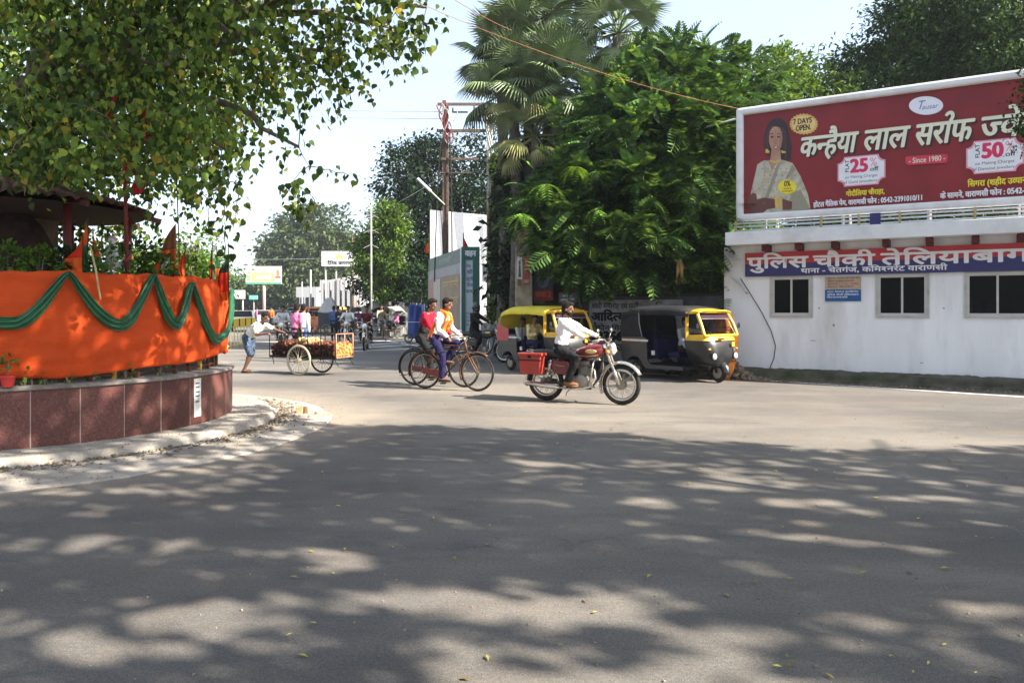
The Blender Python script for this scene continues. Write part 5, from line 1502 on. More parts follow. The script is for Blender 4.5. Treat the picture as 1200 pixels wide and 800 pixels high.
# ================================================================== poles, kiosk, hoardings, wires
RSTEEL = M("rusty_steel", (.14, .10, .082), .7, metal=.4, var=.35, scale=12, dirt=(.10, .05, .03), dirt_amt=.4)
PALEP_ = M("pale_pole", (.50, .47, .42), .7, var=.2, scale=5, dirt=(.25, .14, .08), dirt_amt=.35)
COPPER = M("copper_cable", (.17, .035, .03), .7, var=.35)
GREYC = M("grey_cable", (.42, .43, .44), .6, var=.1)
CERAM = M("insulator", (.07, .035, .03), .3)
YP = 33.0
pA, pB = at(522, 118, YP), at(573, 122, YP)
tp = thing("electric_pole_pair", "pair of tall rusty electric poles joined by crossbars with cables hanging from them", "electric pole", (0, 0, 0))
mb = MB(); mb.box((pA.x - .05, YP, pA.z / 2), (.16, .16, pA.z)); mb.box((pA.x + .09, YP + .01, pA.z / 2 - .1), (.10, .12, pA.z - .3)); mb.obj("pole", RSTEEL, tp, bevel=.006)
mb = MB(); mb.box((pB.x - .05, YP, pB.z / 2), (.10, .14, pB.z)); mb.tube([(pB.x + .1, YP, 0), (pB.x + .09, YP, pB.z)], .08, 8); mb.obj("pole", PALEP_, tp)
for py, x0, x1, dy, hh in ((123, 513, 580, -.1, .12), (154, 512, 572, -.1, .13), (187, 517, 561, -.1, .1), (203, 517, 555, -.08, .05), (131, 530, 548, .08, .06)):
    a, b = at(x0, py, YP), at(x1, py, YP); mb = MB(); mb.box(((a.x + b.x) / 2, YP + dy, a.z), (b.x - a.x, .08, hh)); mb.obj("crossbar", RSTEEL, tp, bevel=.005)
mb = MB(); a, b = at(541, 152, YP), at(556, 127, YP); mb.beam(a, b, .03, .03); mb.obj("brace", GREYC, tp)
for px, py in ((531, 129), (556, 126), (560, 139), (531, 158), (580, 136), (583, 143)):
    c = at(px, py, YP - .15); mb = MB(); mb.lathe(c - Vector((0, 0, .12)), [(.03, 0), (.07, .04), (.03, .07), (.07, .11), (.03, .14), (.06, .18), (.02, .22)], n=10); mb.obj("insulator", CERAM, tp, smooth=True)
random.seed(5)
for k in range(12):
    mb = MB(); pts = []
    for i in range(12):
        t = i / 11; c = at(518 + 8 * t + 4 * math.sin(k + t * 5), 122 + 46 * t, YP - .18); pts.append(c + Vector((.10 * math.sin(k * 2.1 + t * 7), -.06 * math.cos(k * 1.7 + t * 6), .05 * math.sin(k))))
    mb.tube(pts, .017, 5); mb.obj("cable", COPPER if k % 3 else GREYC, tp, smooth=True)
def loop(pts, mat, r, label=None, y=None, parent=None, name="cable", closed=False):
    P_ = [at(a, b, (c if len(q) > 2 else YP - .2)) for q in pts for (a, b, c) in [(q[0], q[1], q[2] if len(q) > 2 else 0)]]
    sm = []
    n = len(P_)
    for i in range(n - 1):
        p0, p1, p2, p3 = P_[max(i - 1, 0)], P_[i], P_[i + 1], P_[min(i + 2, n - 1)]
        for k in range(6):
            t = k / 6
            sm.append(.5 * ((2 * p1) + (p2 - p0) * t + (2 * p0 - 5 * p1 + 4 * p2 - p3) * t * t + (3 * p1 - p0 - 3 * p2 + p3) * t ** 3))
    sm.append(P_[-1])
    mb = MB(); mb.tube(sm, r, 5); o = mb.obj(name, mat, parent, smooth=True)
    if label: tag(o, label, "cable")
    return o
loop([(568, 122), (569, 145), (575, 175), (583, 188), (591, 184), (592, 172), (586, 158), (580, 150)], GREYC, .045, parent=tp)
loop([(570, 122), (572, 150), (578, 180), (580, 205), (582, 260), (580, 345)], GREYC, .04, parent=tp)
loop([(567, 123), (571, 160), (575, 200), (577, 250), (576, 345)], GREYC, .03, parent=tp)
loop([(536, 128), (535, 138), (531, 142), (537, 135)], GREYC, .02, parent=tp)
loop([(517, 160), (514, 200), (512, 240), (509, 330)], CAB, .025, parent=tp)
loop([(527, 160), (529, 220), (530, 330)], CAB, .03, parent=tp)
# street lamp arm
la, lb_ = at(521, 240, YP - .1), at(489, 209, YP - .6)
sl = thing("street_lamp", "flat white street lamp on a slanting arm fixed to the left electric pole", "street lamp", la)
mb = MB(); mb.tube([(0, 0, 0), (lb_ - la) * .6], .035, 7); mb.obj("arm", PALEP_, sl, smooth=True)
mb = MB(); mb.beam((lb_ - la) * .5, lb_ - la, .16, .09); mb.obj("lamp_head", M("lamp_grey", (.6, .62, .64), .4), sl, bevel=.02)
# creeper on the right pole: brighter leaf colour stands in for sun on it
rng = np.random.default_rng(41); n = 4200
z = rng.uniform(1.0, 8.4, n); a = rng.uniform(0, 2 * PI, n); rr = rng.uniform(.1, .36, n) * (1.1 - .06 * z)
P = np.stack([pB.x + .3 + rr * np.cos(a) + .10 * np.sin(z * 3), YP - .35 + rr * np.sin(a), z], 1)
D = rng.normal(size=P.shape); D[:, 2] -= .6
V, Fs = scatter(P, D, rng.uniform(.09, .17, n), T_oval(.7), rng=rng)
cr = thing("creeper", "bright green creeper climbing the right electric pole", "creeper", (pB.x + .25, YP - .1, 0)); put("leaves", big_mesh("leaves", V - np.array([pB.x + .25, YP - .1, 0]), Fs, G_BRIGHT), cr)
mb = MB(); mb.tube([(0, 0, 0), (.05, 0, 3), (-.03, 0, 6.8)], .03, 5); mb.obj("stem", BARK, cr)

# overhead wires
gW = "thin wires crossing the sky"
def wire(p, q, sag, r, mat, label, group=None):
    pts = []; n = 24
    for i in range(n + 1):
        t = i / n; pts.append(p.lerp(q, t) - Vector((0, 0, 4 * sag * t * (1 - t))))
    mb = MB(); mb.tube(pts, r, 5); o = mb.obj("wire", mat, smooth=True); tag(o, label, "wire", group); return o
ORC = M("orange_cable", (.26, .11, .055), .6)
WRC = M("whitish_cable", (.55, .56, .56), .6)
wire(at(455, -12, 13), at(868, 128, 16.9), .22, .0055, ORC, "orange brown cable sagging from the top edge across the palms to the billboard")
wire(at(520, -8, 15), at(600, 36, 24), .05, .008, ORC, "short dark red cable at the top edge left of the palms")
wire(at(576, 149, YP - .1), at(868, 138, 16.9), .7, .022, WRC, "whitish cable sagging from the right pole in front of the feathery tree")
wire(at(200, 122, 45), at(522, 131, YP - .1), .1, .014, GREYC, "upper thin grey wire running left from the pole pair", gW)
wire(at(200, 128, 44), at(522, 139, YP - .1), .15, .014, GREYC, "lower thin grey wire running left from the pole pair", gW)
wire(at(575, 139, YP - .1), at(800, 142, 23), .2, .012, GREYC, "thin grey wire running right from the pole pair into the feathery tree", gW)
wire(at(521, 205, YP - .1), at(405, 262, 60), .3, .016, GREYC, "thin wire descending from the pole pair to the far pole", gW)
wire(at(100, 292, 75), at(435, 300, 60), .6, .016, GREYC, "faint horizontal wire over the far billboard", gW)
wire(at(519, 215, YP - .1), at(448, 318, 44), .3, .02, CAB, "dark wire slanting down in front of the round dark tree", gW)
wire(at(519, 190, YP - .1), at(430, 290, 47), .5, .018, CAB, "second dark wire slanting down towards the creeper covered tree", gW)
wire(at(521, 160, YP - .1), at(436, 245, 50), .4, .014, CAB, "thin dark wire from the crossbar down to the tall pale pole", gW)

# green framed kiosk -------------------------------------------------
KG = M("kiosk_green", (.012, .10, .075), .5, var=.15); KP = M("kiosk_panel", (.50, .56, .60), .6, var=.08, scale=2); KH = M("kiosk_header", (.20, .23, .20), .7, var=.2)
ks = thing("kiosk", "tall dark green framed notice kiosk with a long pale panel of writing", "kiosk", (0, 0, 0))
ya, yb = 28.0, 34.5
A, Bk = at(541, 388, ya), at(562, 388, ya); topz = at(0, 289, ya).z
w_ = Bk.x - A.x
for (x0, x1, z0, z1) in ((A.x, A.x + .13, .5, topz), (Bk.x - .26, Bk.x, .5, topz), (A.x + .13, Bk.x - .26, topz - .48, topz), (A.x + .13, Bk.x - .26, .5, .72)):
    mb = MB(); mb.box(((x0 + x1) / 2, ya + .1, (z0 + z1) / 2), (x1 - x0, .2, z1 - z0)); mb.obj("frame", KG, ks, bevel=.008)
mb = MB(); mb.box(((A.x + Bk.x) / 2 - .06, ya + .12, (topz + .3) / 2), (w_ - .38, .1, topz - 1.15)); mb.obj("panel", KP, ks)
mb = MB(); text_mb(mb, "वाहन", (A.x + .13, ya - .006, topz - .35), X, Zv, .30, .04, width=.40); mb.obj("lettering", LET, ks, fix=False)
for i, (t, sz_) in enumerate((("ि{न}य", .14), ("की", .20), ("सूची", .16), ("िदवस", .16), ("समय", .18))):
    mb = MB(); text_mb(mb, t, (A.x + .17 + .03 * (i % 2), ya + .065, topz - .78 - .24 * i), X, Zv, sz_, .03); mb.obj('lettering', M('print_ink_grey', (.10, .13, .22), .6), ks, fix=False)
for i, t in enumerate(("संपक~ सूत्र".replace("त्र", "त"), "नगर िनगम", "वाराणसी", "दूरभाष")):
    mb = MB(); text_mb(mb, t, (A.x + .16, ya + .065, 1.35 - .14 * i), X, Zv, .10, .01, width=.3); mb.obj("lettering", MATS['print_ink_grey'], ks, fix=False)
for x in (A.x + .1, Bk.x - .2):
    mb = MB(); mb.box((x, ya + .1, .26), (.1, .14, .54)); mb.obj("leg", KH, ks)
# long side with a faded portrait advert
L0 = Vector((at(502, 300, yb).x, yb, 0)); L1 = Vector((A.x - .01, ya + .02, 0)); du = (L1 - L0).normalized(); Ls = (L1 - L0).length; nrm = Vector((du.y, -du.x, 0))
z0k, z1k = .75, topz - .05
def side(name, u0, u1, z0, z1, mat, off=0.0, th=.06):
    a = L0 + du * u0 * Ls - nrm * off; b = L0 + du * u1 * Ls - nrm * off
    mb = MB(); mb.add([a + Vector((0, 0, z0)), b + Vector((0, 0, z0)), b + Vector((0, 0, z1)), a + Vector((0, 0, z1)), a - nrm * th + Vector((0, 0, z0)), b - nrm * th + Vector((0, 0, z0)), b - nrm * th + Vector((0, 0, z1)), a - nrm * th + Vector((0, 0, z1))],
                   [(0, 1, 2, 3), (7, 6, 5, 4), (0, 4, 5, 1), (1, 5, 6, 2), (2, 6, 7, 3), (3, 7, 4, 0)])
    return mb.obj(name, mat, ks)
side("advert_panel", 0, 1, z0k, z1k - .55, M("advert_brown", (.33, .24, .16), .7, var=.15, scale=1.5))
side("header", 0, 1, z1k - .55, z1k, KH)
side("advert_border", .0, 1, z1k - .95, z1k - .56, M("advert_grey", (.36, .34, .33), .7), -.008, .01)
side("advert_left", .0, .3, z0k, z1k - .96, M("advert_pink", (.42, .26, .22), .7, var=.1), -.008, .01)
side("advert_figure", .2, .42, z0k, z1k - 1.0, M("advert_pale", (.5, .44, .38), .7, var=.2), -.018, .008)
side("frame_edge", .985, 1.0, z0k - .1, z1k + .04, WHP2, -.02, .02)
mb = MB()
o_ = L0 + du * (.5 * Ls) + nrm * .014
text_mb(mb, "महारानी", o_ + Vector((0, 0, z1k - 1.45)), du, Zv, .42, .02, width=Ls * .44); text_mb(mb, "कंस{ट}र", o_ + du * .4 + Vector((0, 0, z1k - 2.1)), du, Zv, .42, .02, width=Ls * .36)
mb.obj("lettering", M("letter_gold", (.55, .42, .22), .6), ks, fix=False)
mb = MB(); text_mb(mb, "वाराणसी", L0 + du * (.36 * Ls) + nrm * .008 + Vector((0, 0, z1k - .42)), du, Zv, .34, .02, width=Ls * .36); mb.obj("lettering", M("letter_dim", (.34, .36, .33), .6), ks, fix=False)
# white hoarding behind
WH = M("hoarding_white", (.70, .71, .74), .7, var=.04, scale=1); WHG = M("hoarding_grey", (.34, .36, .42), .7, var=.1)
hd = thing("hoarding", "large blank white hoarding with grey streaks behind the rusty pole", "hoarding", (0, 0, 0))
yh = 35.5
a, b = at(504, 332, yh), at(570, 332, yh); zt0, zt1 = at(504, 246, yh).z, at(570, 252, yh).z
mb = MB(); mb.prism([(a.x, a.z - 1.5), (b.x, a.z - 1.5), (b.x, zt1), (a.x, zt0)], (0, yh, 0), (1, 0, 0), (0, 0, 1), (0, .12, 0)); mb.obj("board", WH, hd)
for (x0, x1, y0, y1) in ((513, 522, 247, 330), (531, 543, 249, 300), (560, 566, 254, 320), (516, 517, 247, 330)):
    mb = MB(); c0, c1 = at(x0, y0, yh), at(x1, y1, yh); mb.add([(c0.x, yh - .004 - .001 * (x0 % 3), c0.z), (c1.x, yh - .004 - .001 * (x0 % 3), c0.z), (c1.x + .1, yh - .004 - .001 * (x0 % 3), c1.z), (c0.x + .25, yh - .004 - .001 * (x0 % 3), c1.z)], [(0, 1, 2, 3)]); mb.obj("streak", WHG, hd, fix=False)
mb = MB(); c0, c1 = at(570.5, 253, yh), at(577, 328, yh); mb.box(((c0.x + c1.x) / 2, yh + .1, (c0.z + c1.z) / 2), (c1.x - c0.x, .2, c0.z - c1.z)); mb.obj("side_panel", M("hd_side", (.5, .5, .54), .7), hd)
mb = MB(); c0, c1 = at(570, 308, yh - .1), at(577, 326, yh - .1); mb.box(((c0.x + c1.x) / 2, yh - .06, (c0.z + c1.z) / 2), (c1.x - c0.x, .06, c0.z - c1.z)); mb.obj("small_box", M("hd_pink", (.5, .42, .46), .7), hd)
for x in (a.x + .4, b.x - .4):
    mb = MB(); mb.box((x, yh + .15, 1.2), (.12, .12, 2.6)); mb.obj("leg", RSTEEL, hd)
# two small saffron flags on the kiosk
def small_flag(px, py0, py1, y, w, label, mat, side):
    b = at(px, py1 + 30, y); f = thing("flag", label, "flag", b, 0, "saffron flags fixed above the kiosk"); t = at(px, py0 - 4, y) - b
    mb = MB(); mb.tube([(0, 0, 0), t], .018, 5); mb.obj("stick", STK, f)
    h0, h1 = at(px, py0, y).z - b.z, at(px, py1, y).z - b.z
    mb = MB(); mb.grid(lambda u, v: Vector((side * w * v * (.5 + u * .6) * (1 if u < .8 else .6), .06 * math.sin(v * 8 + u * 3), h0 - (h0 - h1) * u - .25 * v * (1 - u))), 8, 8); mb.obj("pennant", mat, f, smooth=True, solid=.004)
small_flag(503, 281, 297, 34.3, .26, "small orange flag hanging at the left end of the kiosk header", FO, -1)
small_flag(543, 277, 294, 28.2, .24, "small red pennant standing over the green kiosk frame", FR, 1)

# ================================================================== far street furniture
WSIGN = M("sign_white", (.72, .73, .74), .6, var=.03)
POLEW = M("pole_white", (.36, .34, .31), .6, var=.1)
def board(name, label, cat, px0, px1, py0, py1, y, mats, legs, th=.15):
    a, b = at(px0, py0, y), at(px1, py1, y); t = thing(name, label, cat, ((a.x + b.x) / 2, y, 0)); w = b.x - a.x; h = a.z - b.z
    mb = MB(); mb.box((0, 0, b.z + h / 2), (w, th, h)); mb.obj("board", mats, t, bevel=.01)
    for l in legs:
        x = (at(l[0], 0, y).x) - (a.x + b.x) / 2
        mb = MB(); mb.tube([(x, th, 0), (x, th, b.z + h * .5)], l[1], 7); mb.obj("post", l[2] if len(l) > 2 else POLEW, t, smooth=True)
    return t, w, h, b.z, th
t, w, h, zb, th = board("sun_sign", "white sign board with a small yellow rising sun over black lettering", "sign", 377, 418, 294.5, 312, 62, WSIGN, [(381, .07), (415, .09)])
mb = MB(); pts = [(.02 + .22 * w / 2 * math.cos(a), zb + h * .48 + .3 * h * math.sin(a)) for a in [PI * i / 14 for i in range(15)]]; mb.add([(x, -th / 2 - .004, z) for x, z in pts], [tuple(range(15))]); mb.obj("sun", PM("sun", (.75, .42, .05)), t, fix=False)
mb = MB(); pts = [(.02 + .1 * w / 2 * math.cos(a), zb + h * .47 + .15 * h * math.sin(a)) for a in [PI * i / 10 for i in range(11)]]; mb.add([(x, -th / 2 - .007, z) for x, z in pts], [tuple(range(11))]); mb.obj("sun_core", PM("sunw", (.75, .7, .3)), t, fix=False)
mb = MB(); text_mb(mb, "दैिनक जागरण", (-w * .33, -th / 2 - .005, zb + h * .10), X, Zv, h * .33, .05, width=w * .66); mb.obj("lettering", BLK, t, fix=False)
t, w, h, zb, th = board("far_billboard", "far pale yellow billboard with a green lower edge on a single pink pole", "billboard", 288, 330, 312, 333, 82, PM("cream_board", (.62, .60, .46)), [(309, .18, M("pink_pole", (.45, .28, .26), .7))])
def fp(name, mat, x0, x1, z0, z1, k=1):
    mb = MB(); y = -th / 2 - .01 * k; mb.add([((x0 - .5) * w, y, zb + z0 * h), ((x1 - .5) * w, y, zb + z0 * h), ((x1 - .5) * w, y, zb + z1 * h), ((x0 - .5) * w, y, zb + z1 * h)], [(0, 1, 2, 3)]); mb.obj(name, mat, t, fix=False)
fp("green_edge", PM("bgreen", (.08, .32, .22)), 0, 1, 0, .1); fp("orange_print", PM("borange", (.62, .40, .18)), .18, .8, .16, .62); fp("print_yellow", PM("byel", (.62, .58, .28)), .2, .75, .62, .9); fp("print_red", PM("bred", (.4, .08, .1)), .83, .98, .34, .44); fp("print_portrait", PM("bskin", (.35, .22, .16)), .86, .95, .46, .8); fp("print_green", PM("bg2", (.25, .38, .22)), .03, .14, .2, .5)
mb = MB(); text_mb(mb, "हािद~क शुभकामनाएं", (-w * .27, -th / 2 - .03, zb + h * .66), X, Zv, h * .2, .03, width=w * .5); text_mb(mb, "वाराणसी", (-w * .2, -th / 2 - .03, zb + h * .28), X, Zv, h * .3, .04, width=w * .42); mb.obj("lettering", WHP2, t, fix=False)
t, w, h, zb, th = board("far_hoarding", "small white hoarding with a red smudge low at the far left of the street", "hoarding", 266, 287, 340, 350, 90, WSIGN, [(270, .1), (284, .1)])
fp("red_smudge", PM("rs", (.5, .22, .2)), 0, .35, .1, .8)
board("teal_awning", "small faded teal panel beside the far white hoarding", "panel", 292, 302, 346, 351, 92, PM("tealp", (.15, .38, .36)), [(297, .06)])
for (px, top, y, r, lab, mt) in ((435, 240, 39.5, .06, "tall slim pale pole with small arms in front of the creeper covered tree", POLEW), (413, 274, 66, .09, "thin dark pole with a bird perch arm beside the sun sign", RSTEEL), (364, 316, 78, .12, "pale pole in front of the large hazy tree", POLEW), (354, 330, 88, .1, "short faint pole left of the pale pole before the hazy tree", POLEW), (394, 318, 74, .1, "faint grey pole rising in front of the white colonnade", POLEW), (418, 300, 64, .13, "stout white pole with a bent arm at the right post of the sun sign", POLEW)):
    a = at(px, top, y); p_ = thing("utility_pole", lab, "pole", (a.x, y, 0), 0, "poles along the far street")
    mb = MB(); mb.tube([(0, 0, 0), (0, 0, a.z)], [r, r * .7], 8); mb.obj("shaft", mt, p_, smooth=True)
    if px in (435, 413, 418):
        for k, dz in enumerate((.5, 1.3, 2.1) if px == 435 else (1.2,)):
            mb = MB(); mb.beam((-.4, 0, a.z - dz - .2), (0, 0, a.z - dz), .03, .03); mb.beam((.4, 0, a.z - dz - .2), (0, 0, a.z - dz), .03, .03); mb.obj("arm", mt, p_)
# white colonnade / parapet buildings at the right of the far street
CWH = M("far_white", (.30, .31, .33), .85, var=.08, dirt=(.3, .3, .32), dirt_amt=.3)
cb = thing("white_building", "pale building with a row of white pillars standing beyond the street junction", "building", (0, 74, 0))
def cbox(name, px0, px1, py0, py1, y, dp, mat=CWH):
    a, b = at(px0, py0, y), at(px1, py1, y); z1 = a.z; z0 = b.z if py1 < 372 else 0
    mb = MB(); mb.box(((a.x + b.x) / 2, y - 74 + dp / 2, (z0 + z1) / 2), (b.x - a.x, dp, z1 - z0)); return mb.obj(name, mat, cb)
cbox("wall", 376, 430, 343, 380, 76, 8, M("fw2", (.34, .36, .38), .85, var=.15)); cbox("upper_wall", 375, 400, 328, 342, 75.6, 5, M("fw3", (.5, .46, .40), .85, var=.1)); cbox("roof_slab", 374, 432, 340, 343, 74.6, 8)
for px in (377, 384, 390, 396, 402, 408, 414, 421): cbox("pillar", px - 1.4, px + 1.4, 322 + (px % 7), 380, 73.5, .6)
for px in (380, 387, 399, 405): cbox("window", px - 1.6, px + 1.6, 350, 362, 75.9, .05, DARKIN)
lb = thing("low_building", "long low white parapet building beyond the hazy street", "building", (0, 95, 0))
mb = MB(); a, b = at(355, 337, 95), at(378, 352, 95); mb.box(((a.x + b.x) / 2, 0, a.z / 2), (b.x - a.x, 6, a.z)); mb.obj("wall", CWH, lb)
for px in (357, 362, 368, 374): mb = MB(); c = at(px, 346, 95); mb.box((c.x, -3.01, 2.2), (.35, .1, 1.6)); mb.obj("window", DARKIN, lb)
sb = thing("side_building", "white and orange corner of a house showing through the dark trees", "building", (0, 55, 0))
mb = MB(); a, b = at(462, 285, 56), at(474, 300, 56); mb.box(((a.x + b.x) / 2, 1, a.z / 2), (b.x - a.x, 3, a.z)); mb.obj("wall", CWH, sb)
mb = MB(); a, b = at(467, 275, 55.5), at(474, 283, 55.5); mb.box(((a.x + b.x) / 2, 1, (a.z + b.z) / 2), (b.x - a.x, 2.5, a.z - b.z)); mb.obj("orange_tank", M("or_tank", (.5, .18, .1), .7), sb)
kw = thing("kerb_wall", "low grey wall behind the parked cycle rickshaws under the trees", "wall", (0, 43, 0))
mb = MB(); a, b = at(432, 345, 45), at(500, 352, 43); mb.box(((a.x + b.x) / 2, 0, .85), (b.x - a.x, .3, 1.7)); mb.obj("wall", M("kwall", (.26, .27, .26), .9, var=.3, dirt=(.1, .1, .08), dirt_amt=.4), kw)
for px in (440, 455, 470, 485): mb = MB(); c = at(px, 350, 43); mb.box((c.x, -.02, .98), (.35, .42, 1.96)); mb.obj("pier", CWH, kw, bevel=.01)
# the pavement edge at the far side of the street
mb = MB()
K0, K1 = gr(520, 403.5), gr(398, 377.5)
d_ = (K1 - K0).normalized(); nn_ = Vector((d_.y, -d_.x, 0))
mb.add([K0, K1, K1 + nn_ * 14, K0 + nn_ * 14, K0 + Vector((0, 0, .13)), K1 + Vector((0, 0, .13)), K1 + nn_ * 14 + Vector((0, 0, .13)), K0 + nn_ * 14 + Vector((0, 0, .13))], [(0, 1, 5, 4), (4, 5, 6, 7), (1, 2, 6, 5), (2, 3, 7, 6), (3, 0, 4, 7)])
tag(mb.obj("pavement", M("far_pavement", (.24, .22, .20), .95, var=.2, scale=1)), kind='structure')
# ================================================================== people
SKINM = M("skin_brown", (.19, .09, .05), .55, var=.12, scale=14, bump=.05)
HAIR = M("black_hair", (.010, .008, .008), .75, var=.3, scale=50, bump=.6, bscale=160)
EYEW = M("eye_dark", (.02, .015, .015), .3, bump=0); MOUTH = M("mouth", (.16, .05, .04), .6, bump=0)
HELM = M("helmet_black", (.012, .012, .014), .22, bump=0, coat=.5)
LEATHER = M("brown_leather", (.22, .11, .05), .6, var=.2); SANDAL = M("dark_sandal", (.05, .03, .02), .7)
CLOTH = {}
def cloth_mat(name, c, rough=.85, var=.10, **k):
    return M("cloth_" + name, c, rough, var=var, scale=9, bump=.35, bscale=55, **k)
WTEX = bpy.data.textures.new("wrinkles", 'CLOUDS'); WTEX.noise_scale = .075; WTEX.noise_depth = 2
def ik(a, c, l1, l2, pole):
    a = Vector(a); c = Vector(c); d = c - a
    m = min(d.length, (l1 + l2) * .995); d = d.normalized() * m; c2 = a + d
    x = (l1 * l1 - l2 * l2 + m * m) / (2 * m); h = math.sqrt(max(0, l1 * l1 - x * x))
    p = Vector(pole); p = (p - d.normalized() * p.dot(d.normalized()))
    if p.length < 1e-4: p = Vector((0, 0, 1))
    return a + d.normalized() * x + p.normalized() * h, c2
def rem(o, vox, smooth=3, wr=0.0):
    md = o.modifiers.new("skin", 'REMESH'); md.mode = 'VOXEL'; md.voxel_size = vox; md.use_smooth_shade = True
    sm = o.modifiers.new("smooth", 'SMOOTH'); sm.factor = .6; sm.iterations = smooth
    if wr:
        d = o.modifiers.new("folds", 'DISPLACE'); d.texture = WTEX; d.strength = wr; d.mid_level = .5; d.texture_coords = 'LOCAL'
    return o
def person(label, loc, rz, hip, lean, hands, feet, top, bottom, lod=1, group=None, sleeve=1.0, shorts=False, head=(0, 0), hair=True,
           helmet=None, beard=False, twist=0, s=1.0, knee_out=.25, shoe=None, hem=.12, elbow=(-.3, .5, -1), side_lean=0, skin=None, stack=None):
    """hip, hands and feet in the person's own frame: x forward, y left, z up"""
    root = thing("person", label, "person", loc, rz, group)
    skin = skin or SKINM
    vox = {2: .0085, 1: .018, 0: .032}[lod]
    hip = Vector(hip); L_ = R(lean)
    up = Vector((math.sin(L_), -math.sin(R(side_lean)), math.cos(L_))).normalized(); fw = Vector((math.cos(L_), 0, -math.sin(L_)))
    tw = Matrix.Rotation(R(twist), 3, up)
    lf = tw @ Vector((0, 1, 0)); fwt = tw @ fw
    chest = hip + up * .33 * s; neck = hip + up * .50 * s; 
    def fr(f, l, u): return Matrix((f, l, u)).transposed()
    TR = fr(fwt, lf, up); HRt = fr(fw, Vector((0, 1, 0)), up)
    hq = Matrix.Rotation(R(head[0]), 3, 'Z') @ Matrix.Rotation(R(head[1]), 3, 'Y')
    hup = (up * .45 + Vector((0, 0, 1)) * .55).normalized()
    hc = neck + (up * .055 + hup * .115) * s + Vector((.025, 0, 0)) * s
    def H(x, y, z): return hc + hq @ (Vector((x, y, z)) * s)
    sh = [neck - up * .045 * s + lf * .175 * s * q for q in (1, -1)]
    arms = []
    for k, q in enumerate((1, -1)):
        el, hd = ik(sh[k], hands[k], .285 * s, .25 * s, (elbow[0], elbow[1] * q, elbow[2])); arms.append((sh[k], el, hd))
    legs = []
    for k, q in enumerate((1, -1)):
        hj = hip + Vector((0, .09 * q * s, -.02)); kn, an = ik(hj, feet[k], .42 * s, .41 * s, (1, knee_out * q, .15)); legs.append((hj, kn, an))
    def limb(mb, p, q, r0, r1, n=10):
        mb.tube([p, p.lerp(q, .33), p.lerp(q, .66), q], [r0, r0 * .7 + r1 * .3 + .004, r0 * .3 + r1 * .7 + .002, r1], n)
        mb.ell(p, (r0,) * 3, None, 10, 6); mb.ell(q, (r1,) * 3, None, 10, 6)
    b = MB()
    b.ell(hip + up * .02, (.10 * s, .145 * s, .12 * s), HRt); b.ell(hip + up * .19 * s, (.088 * s, .125 * s, .17 * s), TR); b.ell(chest, (.10 * s, .155 * s, .17 * s), TR)
    b.ell(neck - up * .05 * s, (.07 * s, .165 * s, .06 * s), TR)
    limb(b, neck - up * .03 * s, hc - hup * .06 * s, .052 * s, .048 * s)
    b.ell(hc + hq @ Vector((0, 0, .018)) * s, (.088 * s, .074 * s, .098 * s), hq); b.ell(H(.022, 0, -.062), (.058 * s, .052 * s, .058 * s), hq)
    b.ell(H(.092, 0, -.022), (.019 * s, .014 * s, .026 * s), hq, 8, 6); b.ell(H(.07, 0, -.055), (.018 * s, .028 * s, .012 * s), hq, 8, 6)
    for q in (1, -1): b.ell(H(-.005, .074 * q, -.012), (.017 * s, .011 * s, .03 * s), hq, 8, 6)
    for k, (a, e, h) in enumerate(arms):
        q = (1, -1)[k]
        limb(b, a, e, .046 * s, .037 * s); limb(b, e, h, .036 * s, .024 * s)
        d = (h - e).normalized(); fdn = (Vector((0, 0, -1)) - d * d.dot(Vector((0, 0, -1)))); fdn = fdn.normalized() if fdn.length > .1 else Vector((1, 0, 0))
        sd = d.cross(fdn).normalized()
        b.ell(h + d * .045 * s, (.045 * s, .036 * s, .017 * s), fr(d, sd, -fdn), 10, 6)
        if lod >= 1:
            for i in range(4):
                o = h + d * (.078 - .004 * abs(i - 1.3)) * s + sd * (.026 - .0175 * i) * s; ln = (.038, .045, .042, .033)[i] * s
                p1 = o + d * ln * .7 + fdn * ln * .35; p2 = p1 + d * ln * .15 + fdn * ln * .65; p3 = p2 - d * ln * .35 + fdn * ln * .3
                b.tube([o - d * .02, o, p1, p2, p3], [.0095 * s, .0095 * s, .009 * s, .008 * s, .006 * s], 7)
            o = h + d * .025 * s + sd * .030 * s * (1 if q < 0 else -1); t1 = o + (sd * (1 if q < 0 else -1) * .6 + d * .7) * .035 * s + fdn * .01; t2 = t1 + (d * .7 + fdn * .6) * .028 * s
            b.tube([o - d * .015, o, t1, t2], [.012 * s, .0115 * s, .0105 * s, .008 * s], 7)
    for (hj, kn, an) in legs:
        limb(b, hj, kn, .075 * s, .05 * s); limb(b, kn, an, .05 * s, .034 * s)
        b.ell(kn.lerp(an, .3) + Vector((-.015, 0, 0)), (.05 * s, .045 * s, .09 * s))
        b.ell(an + Vector((.06, 0, -.045)) * s, (.125 * s, .042 * s, .032 * s)); b.ell(an + Vector((-.02, 0, -.03)) * s, (.045 * s, .036 * s, .045 * s))
    body = rem(b.obj("body", skin, root), vox, 2)
    # trousers
    t = MB(); t.ell(hip + up * .03, (.122 * s, .165 * s, .13 * s), HRt)
    for (hj, kn, an) in legs:
        if shorts: limb(t, hj, kn.lerp(hj, .06), .10 * s, .086 * s)
        else:
            limb(t, hj, kn, .095 * s, .070 * s); limb(t, kn, an + Vector((0, 0, .02)), .070 * s, .056 * s)
    rem(t.obj("trousers" if not shorts else "shorts", bottom, root), max(vox, .012), 2, .03 if lod else 0)
